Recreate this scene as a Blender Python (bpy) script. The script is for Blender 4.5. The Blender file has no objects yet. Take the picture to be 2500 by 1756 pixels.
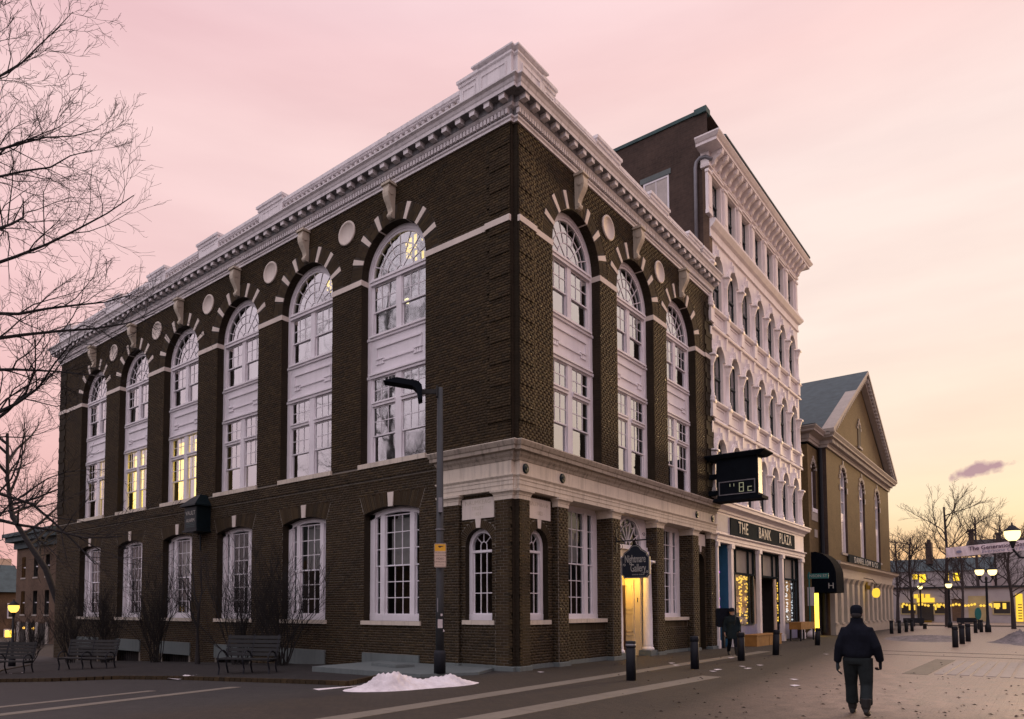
import bpy, math, random
import numpy as np
from mathutils import Matrix, Vector

random.seed(7)
rng = np.random.default_rng(7)
PI = math.pi
rad = math.radians
sc = bpy.context.scene
COL = sc.collection

# ------------------------------------------------------------------ camera
F_PX, CX, CY, IW, IH = 1728.74, 1109.21, 1400.40, 2500.0, 1756.0
PITCH, YAW = rad(2.9551), rad(40.1035)
CAM = Vector((-15.6864, -11.0179, 1.65))
fw = Vector((math.cos(YAW) * math.cos(PITCH), math.sin(YAW) * math.cos(PITCH), math.sin(PITCH)))
rt = Vector((math.sin(YAW), -math.cos(YAW), 0))
up = rt.cross(fw)
cd = bpy.data.cameras.new('camera')
cam = bpy.data.objects.new('camera', cd)
COL.objects.link(cam)
cam.matrix_world = Matrix(((rt.x, up.x, -fw.x, CAM.x), (rt.y, up.y, -fw.y, CAM.y), (rt.z, up.z, -fw.z, CAM.z), (0, 0, 0, 1)))
cd.sensor_fit = 'HORIZONTAL'
cd.sensor_width = 36.0
cd.lens = 36.0 * F_PX / IW
cd.shift_x = (IW / 2 - CX) / IW
cd.shift_y = (CY - IH / 2) / IW
cd.clip_start = 0.1
cd.clip_end = 3000
sc.camera = cam

# ------------------------------------------------------------------ sky
SUN_AZ, SUN_EL = rad(-8.0), rad(5.0)
sun_dir = Vector((math.cos(SUN_AZ) * math.cos(SUN_EL), math.sin(SUN_AZ) * math.cos(SUN_EL), math.sin(SUN_EL)))
w = bpy.data.worlds.new('World')
sc.world = w
w.use_nodes = True
wn, wl = w.node_tree.nodes, w.node_tree.links
wn.clear()


def wnode(t, **k):
    n = wn.new(t)
    for a, b in k.items():
        setattr(n, a, b)
    return n


def wmath(op, a, b=None, clamp=False):
    n = wnode('ShaderNodeMath', operation=op, use_clamp=clamp)
    for i, v in enumerate((a, b)):
        if v is None:
            continue
        if isinstance(v, (int, float)):
            n.inputs[i].default_value = v
        else:
            wl.new(v, n.inputs[i])
    return n.outputs[0]


tc = wnode('ShaderNodeTexCoord')
sep = wnode('ShaderNodeSeparateXYZ')
wl.new(tc.outputs['Generated'], sep.inputs[0])
dotn = wnode('ShaderNodeVectorMath', operation='DOT_PRODUCT')
wl.new(tc.outputs['Generated'], dotn.inputs[0])
dotn.inputs[1].default_value = (math.cos(SUN_AZ), math.sin(SUN_AZ), 0.0)
elev = wmath('MAXIMUM', sep.outputs['Z'], 0.0)
toward = wmath('MULTIPLY_ADD', dotn.outputs['Value'], 0.5)
wn[-1].inputs[2].default_value = 0.5


def wramp(src, stops):
    n = wnode('ShaderNodeValToRGB')
    el = n.color_ramp.elements
    while len(el) > 1:
        el.remove(el[-1])
    el[0].position, el[0].color = stops[0][0], (*stops[0][1], 1)
    for p_, c_ in stops[1:]:
        e = el.new(p_)
        e.color = (*c_, 1)
    wl.new(src, n.inputs[0])
    return n.outputs[0]


# colour away from the sunset, and towards it, by height
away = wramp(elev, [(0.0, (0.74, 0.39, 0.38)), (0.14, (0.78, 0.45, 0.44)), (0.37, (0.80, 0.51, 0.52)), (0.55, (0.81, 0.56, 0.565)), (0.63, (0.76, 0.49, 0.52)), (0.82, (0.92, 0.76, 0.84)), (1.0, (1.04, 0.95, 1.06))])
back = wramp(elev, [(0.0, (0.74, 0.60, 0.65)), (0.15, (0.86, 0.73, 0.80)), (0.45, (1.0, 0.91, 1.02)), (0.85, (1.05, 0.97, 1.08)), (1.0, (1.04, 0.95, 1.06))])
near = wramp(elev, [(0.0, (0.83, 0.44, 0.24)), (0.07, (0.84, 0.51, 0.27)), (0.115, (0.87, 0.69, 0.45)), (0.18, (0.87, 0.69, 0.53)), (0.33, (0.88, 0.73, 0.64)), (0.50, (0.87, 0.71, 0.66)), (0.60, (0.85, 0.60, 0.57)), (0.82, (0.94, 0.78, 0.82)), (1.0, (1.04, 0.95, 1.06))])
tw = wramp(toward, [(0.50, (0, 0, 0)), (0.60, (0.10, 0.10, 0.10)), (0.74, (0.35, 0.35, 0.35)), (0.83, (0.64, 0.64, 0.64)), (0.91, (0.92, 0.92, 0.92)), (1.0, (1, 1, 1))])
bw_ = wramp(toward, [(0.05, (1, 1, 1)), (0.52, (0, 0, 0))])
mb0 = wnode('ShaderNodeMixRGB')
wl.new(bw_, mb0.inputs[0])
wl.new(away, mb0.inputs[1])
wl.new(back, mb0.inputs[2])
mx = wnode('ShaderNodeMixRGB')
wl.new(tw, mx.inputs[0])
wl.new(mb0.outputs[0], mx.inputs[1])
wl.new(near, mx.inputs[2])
# thin cloud streaks all round
mp = wnode('ShaderNodeMapping')
mp.inputs['Scale'].default_value = (1.6, 1.6, 9.0)
wl.new(tc.outputs['Generated'], mp.inputs[0])
nz = wnode('ShaderNodeTexNoise')
nz.inputs['Scale'].default_value = 2.2
nz.inputs['Detail'].default_value = 5.0
wl.new(mp.outputs[0], nz.inputs['Vector'])
st = wramp(nz.outputs['Fac'], [(0.32, (0.955, 0.94, 0.945)), (0.66, (1.03, 1.035, 1.03))])
mul = wnode('ShaderNodeMixRGB', blend_type='MULTIPLY')
mul.inputs[0].default_value = 1.0
wl.new(mx.outputs[0], mul.inputs[1])
wl.new(st, mul.inputs[2])
# one small mauve cloud low over the street end
cdir = (fw + rt * ((2393 - CX) / F_PX) - up * ((1146 - CY) / F_PX)).normalized()
cside = cdir.cross(Vector((0, 0, 1))).normalized()
cup = cside.cross(cdir)


def wdot(vec, c):
    n = wnode('ShaderNodeVectorMath', operation='DOT_PRODUCT')
    wl.new(vec, n.inputs[0])
    n.inputs[1].default_value = tuple(c)
    return n.outputs['Value']


nz2 = wnode('ShaderNodeTexNoise')
nz2.inputs['Scale'].default_value = 55.0
nz2.inputs['Detail'].default_value = 6.0
wl.new(tc.outputs['Generated'], nz2.inputs['Vector'])
ca = wmath('DIVIDE', wmath('ADD', wdot(tc.outputs['Generated'], cside), wmath('MULTIPLY', wdot(tc.outputs['Generated'], cup), -0.9)), 0.024)
cb = wmath('DIVIDE', wdot(tc.outputs['Generated'], cup), 0.0105)
cr_ = wmath('SQRT', wmath('ADD', wmath('MULTIPLY', ca, ca), wmath('MULTIPLY', cb, cb)))
cr_ = wmath('ADD', cr_, wmath('MULTIPLY', wmath('SUBTRACT', nz2.outputs['Fac'], 0.5), 1.7))
infront = wmath('GREATER_THAN', wdot(tc.outputs['Generated'], cdir), 0.5)
cm_ = wmath('MULTIPLY', wramp(cr_, [(0.62, (1, 1, 1)), (1.0, (0, 0, 0))]), infront)
cmx = wnode('ShaderNodeMixRGB')
wl.new(cm_, cmx.inputs[0])
wl.new(mul.outputs[0], cmx.inputs[1])
cmx.inputs[2].default_value = (0.40, 0.25, 0.29, 1)
# the low sun's own glow from a physical sky, at dusk strength
sky = wnode('ShaderNodeTexSky', sky_type='NISHITA')
sky.sun_disc = False
sky.sun_elevation = SUN_EL
sky.sun_rotation = PI / 2 - SUN_AZ
addn = wnode('ShaderNodeMixRGB', blend_type='ADD')
addn.inputs[0].default_value = 0.004
wl.new(cmx.outputs[0], addn.inputs[1])
wl.new(sky.outputs[0], addn.inputs[2])
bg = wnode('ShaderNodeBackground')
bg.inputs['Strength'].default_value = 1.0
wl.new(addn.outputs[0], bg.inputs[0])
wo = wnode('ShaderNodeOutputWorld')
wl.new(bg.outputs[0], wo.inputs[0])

ld = bpy.data.lights.new('sun', 'SUN')
ld.energy = 2.2
ld.angle = rad(12)
ld.color = (1.0, 0.66, 0.34)
lo = bpy.data.objects.new('sun', ld)
COL.objects.link(lo)
lo.rotation_euler = sun_dir.to_track_quat('Z', 'Y').to_euler()
lo.location = (40, -10, 40)

vs = sc.view_settings
vs.view_transform = 'Standard'
vs.look = 'None'
vs.exposure = 0.2
vs.gamma = 1.0
vs.use_curve_mapping = False
sc.cycles.use_denoising = True
sc.cycles.max_bounces = 6
sc.cycles.diffuse_bounces = 3
sc.cycles.glossy_bounces = 3
sc.cycles.transparent_max_bounces = 8
sc.cycles.caustics_reflective = False
sc.cycles.caustics_refractive = False
sc.cycles.sample_clamp_indirect = 4.0

# ------------------------------------------------------------------ materials
M = {}


class NT:
    def __init__(s, name):
        m = bpy.data.materials.new(name)
        m.use_nodes = True
        s.m, s.n, s.l = m, m.node_tree.nodes, m.node_tree.links
        s.n.clear()
        s.out = s.n.new('ShaderNodeOutputMaterial')
        M[name] = m

    def node(s, t, inp=None, **k):
        n = s.n.new(t)
        for a, b in k.items():
            setattr(n, a, b)
        for a, b in (inp or {}).items():
            if hasattr(b, 'is_output'):
                s.l.new(b, n.inputs[a])
            else:
                n.inputs[a].default_value = b
        return n

    def coord(s, kind='Object', scale=(1, 1, 1), rot=(0, 0, 0)):
        if kind == 'World':
            o = s.node('ShaderNodeNewGeometry').outputs['Position']
        else:
            o = s.node('ShaderNodeTexCoord').outputs[kind]
        return s.node('ShaderNodeMapping', {0: o, 'Scale': scale, 'Rotation': rot}).outputs[0]

    def noise(s, vec, scale=5, detail=4, rough=0.55):
        return s.node('ShaderNodeTexNoise', {'Vector': vec, 'Scale': scale, 'Detail': detail, 'Roughness': rough}).outputs['Fac']

    def ramp(s, fac, stops):
        n = s.node('ShaderNodeValToRGB', {0: fac})
        el = n.color_ramp.elements
        while len(el) > 1:
            el.remove(el[-1])
        el[0].position, el[0].color = stops[0][0], (*stops[0][1], 1)
        for p_, c_ in stops[1:]:
            el.new(p_).color = (*c_, 1)
        return n.outputs[0]

    def mix(s, fac, a, b, blend='MIX'):
        n = s.node('ShaderNodeMixRGB', blend_type=blend)
        for i, v in enumerate((fac, a, b)):
            if hasattr(v, 'is_output'):
                s.l.new(v, n.inputs[i])
            else:
                n.inputs[i].default_value = v if i == 0 else (*v, 1)
        return n.outputs[0]

    def math(s, op, a, b=0.0, c=0.0, clamp=False):
        n = s.node('ShaderNodeMath', operation=op, use_clamp=clamp)
        for i, v in enumerate((a, b, c)):
            if hasattr(v, 'is_output'):
                s.l.new(v, n.inputs[i])
            else:
                n.inputs[i].default_value = v
        return n.outputs[0]

    def bump(s, h, strength=0.3, dist=0.01):
        return s.node('ShaderNodeBump', {'Height': h, 'Strength': strength, 'Distance': dist}).outputs[0]

    def bsdf(s, col, rough=0.7, normal=None, metal=0.0, spec=0.5, emit=None, estr=0.0):
        n = s.node('ShaderNodeBsdfPrincipled', {'Metallic': metal, 'Specular IOR Level': spec})
        for k, v in (('Base Color', col), ('Roughness', rough), ('Normal', normal), ('Emission Color', emit)):
            if v is None:
                continue
            if hasattr(v, 'is_output'):
                s.l.new(v, n.inputs[k])
            else:
                n.inputs[k].default_value = (*v, 1) if isinstance(v, tuple) else v
        n.inputs['Emission Strength'].default_value = estr
        s.l.new(n.outputs[0], s.out.inputs[0])
        return n


def mat_plain(name, col, rough=0.6, var=0.25, scale=3.0, metal=0.0, bumpk=0.15, spec=0.4, coord='Object'):
    t = NT(name)
    v = t.coord(coord)
    n1 = t.noise(v, scale, 5)
    n2 = t.noise(v, scale * 9, 3)
    lo_ = tuple(c * (1 - var) for c in col)
    hi_ = tuple(min(1, c * (1 + var * 0.6)) for c in col)
    c = t.ramp(n1, [(0.3, lo_), (0.7, hi_)])
    c = t.mix(0.25, c, t.ramp(n2, [(0.3, lo_), (0.7, hi_)]))
    t.bsdf(c, rough, t.bump(n2, bumpk), metal, spec)
    return t.m


def mat_stone(name, col, dirt, amount=0.5, rough=0.8):
    """pale stone or paint with soot streaks running down"""
    t = NT(name)
    v = t.coord('World', (1, 1, 1))
    vs_ = t.coord('World', (5, 5, 0.35))
    n1 = t.noise(v, 1.3, 5, 0.6)
    n2 = t.noise(vs_, 1.5, 5, 0.65)
    n3 = t.noise(v, 28, 3)
    c = t.ramp(n1, [(0.25, tuple(x * 0.86 for x in col)), (0.75, tuple(min(1, x * 1.06) for x in col))])
    f = t.math('MULTIPLY', t.ramp(n2, [(0.5, (0, 0, 0)), (0.78, (1, 1, 1))]), amount)
    c = t.mix(f, c, dirt)
    c = t.mix(t.math('MULTIPLY', t.ramp(n3, [(0.58, (0, 0, 0)), (0.72, (1, 1, 1))]), amount * 0.5), c, dirt)
    t.bsdf(c, rough, t.bump(n3, 0.12), 0, 0.3)


def mat_brick_pieces(name, cols, dirt, rough=0.85):
    """colour of separately built bricks: each piece its own tint"""
    t = NT(name)
    g = t.node('ShaderNodeNewGeometry')
    oi = t.node('ShaderNodeObjectInfo')
    r = t.math('FRACT', t.math('ADD', g.outputs['Random Per Island'], oi.outputs['Random']))
    n = len(cols)
    c = t.ramp(r, [(i / (n - 1), cols[i]) for i in range(n)])
    v = t.coord('World', (1, 1, 1))
    n1 = t.noise(v, 0.5, 5, 0.6)
    n2 = t.noise(v, 60, 3)
    c = t.mix(t.ramp(n1, [(0.4, (0, 0, 0)), (0.75, (0.6, 0.6, 0.6))]), c, dirt)
    c = t.mix(t.ramp(n2, [(0.45, (0, 0, 0)), (0.9, (0.5, 0.5, 0.5))]), c, tuple(x * 0.5 for x in dirt))
    t.bsdf(c, rough, t.bump(n2, 0.25, 0.004), 0, 0.25)


def mat_brick_tex(name, c1, c2, mortar, axis='XZ', scale=1.0, bw=0.225, bh=0.08, rough=0.88, coord='World', var=0.4):
    t = NT(name)
    v = t.coord(coord)
    s_ = t.node('ShaderNodeSeparateXYZ', {0: v})
    if axis == 'WALL':   # any upright wall: run along x+y
        a = t.math('ADD', s_.outputs[0], s_.outputs[1])
        b = s_.outputs[2]
    else:
        a, b = s_.outputs['XYZ'.index(axis[0])], s_.outputs['XYZ'.index(axis[1])]
    vv = t.node('ShaderNodeCombineXYZ', {0: a, 1: b}).outputs[0]
    bt = t.node('ShaderNodeTexBrick', {'Vector': vv, 'Scale': scale, 'Color1': (*c1, 1), 'Color2': (*c2, 1), 'Mortar': (*mortar, 1),
                                       'Mortar Size': 0.008, 'Mortar Smooth': 0.3, 'Bias': 0.0, 'Brick Width': bw, 'Row Height': bh})
    n1 = t.noise(v, 0.6, 5, 0.6)
    n2 = t.noise(v, 7, 4)
    c = t.mix(var, bt.outputs['Color'], t.ramp(n1, [(0.3, tuple(x * 0.4 for x in c1)), (0.7, tuple(min(1, x * 1.7) for x in c2))]))
    c = t.mix(0.2, c, t.ramp(n2, [(0.35, tuple(x * 0.4 for x in c1)), (0.75, tuple(min(1, x * 1.5) for x in c2))]))
    h = t.math('SUBTRACT', t.math('MULTIPLY', n2, 0.3), bt.outputs['Fac'])
    t.bsdf(c, rough, t.bump(h, 0.35, 0.01), 0, 0.25)
    return t


def mat_emit(name, col, s, var=0.0, scale=2.0):
    t = NT(name)
    if var:
        v = t.coord('Object')
        n1 = t.noise(v, scale, 4)
        c = t.ramp(n1, [(0.3, tuple(x * (1 - var) for x in col)), (0.7, col)])
    else:
        c = (*col, 1)
    e = t.node('ShaderNodeEmission', {'Color': c, 'Strength': s})
    t.l.new(e.outputs[0], t.out.inputs[0])


def mat_glass(name, base=0.30, tint=(0.75, 0.85, 0.88), wav=0.02, rough=0.015, pw=3.0):
    t = NT(name)
    v = t.coord('World')
    n1 = t.noise(v, 0.9, 2)
    oi = t.node('ShaderNodeObjectInfo')
    b = t.bump(t.math('ADD', n1, t.math('MULTIPLY', oi.outputs['Random'], 0.0)), wav, 0.6)
    gl = t.node('ShaderNodeBsdfGlossy', {'Color': (0.95, 0.95, 0.97, 1), 'Roughness': rough, 'Normal': b})
    tr = t.node('ShaderNodeBsdfTransparent', {'Color': (*tint, 1)})
    lw = t.node('ShaderNodeLayerWeight', {'Blend': 0.5})
    p5 = t.math('POWER', lw.outputs['Facing'], pw)
    f = t.math('MULTIPLY_ADD', p5, 1 - base, base)
    ms = t.node('ShaderNodeMixShader', {0: f, 1: tr.outputs[0], 2: gl.outputs[0]})
    t.l.new(ms.outputs[0], t.out.inputs[0])


mat_brick_pieces('brick', [(0.034, 0.0240, 0.0115), (0.054, 0.037, 0.0170), (0.045, 0.0290, 0.0140), (0.074, 0.051, 0.0230), (0.027, 0.0200, 0.0110)], (0.026, 0.0190, 0.0100))
mat_plain('mortar_low', (0.21, 0.19, 0.16), 0.9, 0.3, 2.0)
mat_plain('mortar_high', (0.048, 0.039, 0.029), 0.9, 0.3, 2.0)
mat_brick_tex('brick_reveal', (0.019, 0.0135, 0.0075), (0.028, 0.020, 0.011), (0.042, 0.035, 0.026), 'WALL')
mat_brick_tex('brick_church', (0.125, 0.087, 0.038), (0.165, 0.116, 0.052), (0.15, 0.115, 0.065), 'WALL', var=0.25)
mat_brick_tex('brick_dark', (0.055, 0.038, 0.032), (0.08, 0.054, 0.043), (0.09, 0.075, 0.065), 'WALL', bw=0.3, bh=0.11)
mat_brick_tex('brick_house', (0.10, 0.066, 0.045), (0.14, 0.09, 0.06), (0.15, 0.12, 0.1), 'WALL')
mat_stone('white_paint', (0.88, 0.85, 0.89), (0.34, 0.32, 0.33), 0.14, 0.55)
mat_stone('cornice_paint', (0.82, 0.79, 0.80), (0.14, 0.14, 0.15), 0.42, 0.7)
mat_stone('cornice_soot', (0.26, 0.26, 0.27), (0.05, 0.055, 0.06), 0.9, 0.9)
mat_stone('limestone', (0.70, 0.63, 0.53), (0.10, 0.09, 0.08), 0.45, 0.85)
mat_stone('limestone_sooty', (0.40, 0.35, 0.29), (0.04, 0.039, 0.036), 0.85, 0.9)
mat_stone('granite', (0.15, 0.18, 0.18), (0.06, 0.07, 0.07), 0.4, 0.85)
mat_stone('voussoir_stone', (0.74, 0.67, 0.60), (0.34, 0.30, 0.28), 0.2, 0.85)
mat_stone('console_stone', (0.60, 0.54, 0.44), (0.16, 0.14, 0.11), 0.5, 0.85)
mat_stone('white_front', (0.90, 0.84, 0.83), (0.46, 0.42, 0.42), 0.28, 0.6)
mat_stone('cream_front', (0.50, 0.44, 0.36), (0.30, 0.26, 0.2), 0.2, 0.6)
mat_stone('church_stone', (0.42, 0.38, 0.34), (0.2, 0.18, 0.16), 0.4, 0.8)
mat_glass('glass', 0.46, rough=0.05)
mat_glass('glass_mid', 0.26)
mat_glass('glass_dark', 0.05, (0.85, 0.9, 0.92), pw=5.0)
mat_glass('shop_glass', 0.03, (0.97, 0.97, 0.95), pw=5.0)
mat_plain('black_metal', (0.008, 0.010, 0.016), 0.7, 0.3, 6, 0.0, 0.1)
mat_plain('dark_paint', (0.008, 0.011, 0.016), 0.9, 0.3, 3, spec=0.08)
mat_plain('pole_metal', (0.055, 0.06, 0.065), 0.55, 0.25, 2, 0.3)
mat_plain('grey_metal', (0.22, 0.22, 0.24), 0.45, 0.2, 3, 0.4)
mat_plain('bronze_green', (0.005, 0.016, 0.022), 0.5, 0.4, 6, 0.5)
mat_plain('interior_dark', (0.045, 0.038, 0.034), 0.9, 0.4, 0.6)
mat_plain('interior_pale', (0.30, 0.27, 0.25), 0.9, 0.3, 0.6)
mat_plain('curtain', (0.55, 0.50, 0.47), 0.9, 0.25, 2)
mat_plain('door_wood', (0.06, 0.022, 0.012), 0.5, 0.4, 4)
mat_plain('vestibule_paint', (0.70, 0.60, 0.42), 0.6, 0.08, 2)
mat_plain('sash_dark', (0.028, 0.04, 0.045), 0.5, 0.3, 4)
mat_plain('slate', (0.055, 0.085, 0.095), 0.75, 0.35, 2)
mat_plain('copper_green', (0.05, 0.10, 0.10), 0.7, 0.4, 2)
mat_plain('roof_tar', (0.03, 0.03, 0.032), 0.9, 0.3, 1)
mat_plain('awning_fabric', (0.005, 0.007, 0.012), 0.95, 0.3, 5, spec=0.05)
mat_plain('bark', (0.028, 0.026, 0.027), 0.95, 0.35, 6)
mat_plain('bark_far', (0.05, 0.04, 0.04), 0.95, 0.3, 6)
mat_plain('twig', (0.02, 0.019, 0.019), 0.95, 0.3, 6)
mat_plain('soil', (0.016, 0.015, 0.014), 0.95, 0.5, 3, 0, 0.8)
mat_plain('sign_navy', (0.010, 0.016, 0.028), 0.4, 0.2, 4)
mat_plain('sign_cream', (0.45, 0.44, 0.40), 0.6, 0.15, 5)
mat_plain('sign_slate', (0.022, 0.032, 0.036), 0.95, 0.25, 3, spec=0.05)
mat_plain('sign_yellow', (0.80, 0.42, 0.03), 0.5, 0.1, 5)
mat_plain('sign_pale', (0.62, 0.48, 0.38), 0.5, 0.1, 5)
mat_plain('sign_brown', (0.07, 0.03, 0.025), 0.6, 0.1, 5)
mat_plain('sign_green', (0.02, 0.16, 0.15), 0.5, 0.2, 5)
mat_plain('wood_bench', (0.026, 0.027, 0.027), 0.75, 0.35, 5)
mat_plain('wood_bench_dark', (0.014, 0.016, 0.017), 0.75, 0.35, 5)
mat_plain('wood_planter', (0.34, 0.16, 0.035), 0.7, 0.3, 4)
mat_plain('blue_paint', (0.03, 0.13, 0.24), 0.6, 0.2, 3)
mat_plain('lilac_paint', (0.28, 0.28, 0.42), 0.6, 0.2, 3)
mat_plain('transom_blind', (0.36, 0.33, 0.28), 0.7, 0.15, 2)
mat_plain('banner_cloth', (0.88, 0.76, 0.80), 0.8, 0.12, 3)
mat_plain('banner_ink', (0.10, 0.06, 0.10), 0.8, 0.1, 3)
mat_plain('skin', (0.42, 0.26, 0.19), 0.6, 0.1, 8)
mat_plain('cloth_navy', (0.010, 0.012, 0.019), 0.95, 0.35, 9, 0, 0.5, 0.1)
mat_plain('cloth_grey', (0.022, 0.028, 0.030), 0.95, 0.35, 9, 0, 0.6, 0.1)
mat_plain('cloth_teal', (0.014, 0.022, 0.026), 0.95, 0.35, 9, 0, 0.5, 0.1)
mat_plain('glove', (0.02, 0.032, 0.042), 0.9, 0.3, 9)
mat_plain('boot', (0.014, 0.014, 0.014), 0.6, 0.3, 9)
mat_plain('paper', (0.55, 0.5, 0.5), 0.8, 0.15, 9)
mat_plain('leaf_litter', (0.06, 0.045, 0.035), 0.9, 0.4, 9)
mat_plain('clap_white', (0.40, 0.36, 0.36), 0.8, 0.15, 1)
mat_plain('shop_yellow', (0.42, 0.34, 0.18), 0.8, 0.2, 1)
mat_emit('lamp_glow', (1.0, 0.78, 0.34), 2.2)
mat_emit('lamp_amber', (1.0, 0.55, 0.10), 2.0)
mat_emit('room_glow', (1.0, 0.60, 0.06), 3.8, 0.4, 1.6)
mat_emit('chandelier_glow', (1.0, 0.62, 0.04), 1.7)
mat_emit('bulb_yellow', (1.0, 0.60, 0.08), 1.1)
mat_emit('bulb_white', (0.85, 0.92, 1.0), 0.9)
mat_emit('bulb_purple', (0.62, 0.12, 1.0), 1.0)
mat_emit('shop_glow', (1.0, 0.50, 0.08), 0.16, 0.8, 1.2)
mat_emit('sign_glow', (1.0, 0.60, 0.06), 1.1)
mat_emit('digit_glow', (0.42, 0.40, 0.26), 0.55)
mat_emit('neon_pink', (0.8, 0.2, 0.9), 1.2)

# snow: granular, dirty in places
t = NT('snow')
v = t.coord('World')
n1 = t.noise(v, 3.0, 6, 0.65)
n2 = t.noise(v, 34, 4, 0.7)
c = t.ramp(n1, [(0.25, (0.55, 0.51, 0.53)), (0.6, (0.86, 0.82, 0.85))])
c = t.mix(t.ramp(n2, [(0.62, (0, 0, 0)), (0.8, (0.35, 0.35, 0.35))]), c, (0.25, 0.22, 0.22))
b_ = t.bsdf(c, 0.7, t.bump(t.math('ADD', n1, t.math('MULTIPLY', n2, 0.4)), 0.8, 0.05), 0, 0.3)

t = NT('snow_dirty')
v = t.coord('World')
n1 = t.noise(v, 2.2, 6, 0.7)
n2 = t.noise(v, 22, 4, 0.7)
c = t.ramp(n1, [(0.35, (0.13, 0.125, 0.13)), (0.62, (0.32, 0.28, 0.28)), (0.78, (0.6, 0.54, 0.54))])
c = t.mix(t.ramp(n2, [(0.5, (0, 0, 0)), (0.75, (0.6, 0.6, 0.6))]), c, (0.06, 0.05, 0.05))
t.bsdf(c, 0.75, t.bump(t.math('ADD', n1, n2), 0.9, 0.06), 0, 0.3)

# paving: small bricks, greyer on the side plaza, damp and icy down the street
t = NT('paving')
v = t.coord('World')
s_ = t.node('ShaderNodeSeparateXYZ', {0: v})
vv = t.node('ShaderNodeCombineXYZ', {0: s_.outputs[1], 1: s_.outputs[0]}).outputs[0]
bt = t.node('ShaderNodeTexBrick', {'Vector': vv, 'Scale': 1.0, 'Color1': (0.024, 0.017, 0.011, 1), 'Color2': (0.043, 0.030, 0.018, 1), 'Mortar': (0.014, 0.012, 0.009, 1),
                                   'Mortar Size': 0.008, 'Mortar Smooth': 0.2, 'Brick Width': 0.21, 'Row Height': 0.105})
n1 = t.noise(v, 0.35, 6, 0.65)
n2 = t.noise(v, 3.0, 6, 0.7)
n3 = t.noise(v, 26, 4, 0.7)
c = t.mix(t.ramp(n2, [(0.3, (0, 0, 0)), (0.75, (0.55, 0.55, 0.55))]), bt.outputs['Color'], (0.045, 0.036, 0.027))
c = t.mix(t.ramp(n1, [(0.4, (0, 0, 0)), (0.7, (0.5, 0.5, 0.5))]), c, (0.018, 0.014, 0.011))
gy = t.math('SUBTRACT', s_.outputs[1], t.math('MULTIPLY_ADD', n2, 1.4, -1.2))
fg = t.math('MULTIPLY', t.math('SMOOTH_MIN', 1.0, t.math('MAXIMUM', gy, 0.0), 0.3), t.math('LESS_THAN', s_.outputs[0], 0.0))
c = t.mix(fg, c, t.ramp(n2, [(0.3, (0.018, 0.017, 0.016)), (0.7, (0.034, 0.032, 0.030))]))
# thin trodden snow on the street, warm sky sheen painted into its colour
sx = t.math('MULTIPLY', t.math('SUBTRACT', s_.outputs[0], -8.5), 0.12, clamp=True)
sy = t.math('MULTIPLY', t.math('SUBTRACT', t.math('MULTIPLY_ADD', s_.outputs[0], 0.10, -5.6), s_.outputs[1]), 0.38, clamp=True)
wet = t.math('MULTIPLY', sx, sy)
snow_sheen = t.math('MULTIPLY', wet, t.ramp(t.math('ADD', t.math('MULTIPLY', n2, 0.6), t.math('MULTIPLY', n3, 0.5)), [(0.40, (0.25, 0.25, 0.25)), (0.66, (1, 1, 1))]))
c = t.mix(t.math('MULTIPLY', snow_sheen, 0.80), c, (0.54, 0.40, 0.31))
rough = t.math('SUBTRACT', 0.80, t.math('MULTIPLY', wet, t.ramp(n2, [(0.35, (0.52, 0.52, 0.52)), (0.7, (0.28, 0.28, 0.28))])))
h = t.math('ADD', t.math('MULTIPLY', bt.outputs['Fac'], -0.5), t.math('ADD', t.math('MULTIPLY', n2, 0.8), t.math('MULTIPLY', n3, 0.5)))
t.bsdf(c, rough, t.bump(h, 0.8, 0.018), 0, 0.5)

mat_stone('band_granite', (0.20, 0.178, 0.145), (0.09, 0.08, 0.065), 0.5, 0.75)
mat_stone('strip_granite', (0.34, 0.29, 0.27), (0.10, 0.085, 0.08), 0.6, 0.45)

# ------------------------------------------------------------------ helpers
W = {}
I4 = Matrix.Identity(4)
Tr = Matrix.Translation


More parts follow.
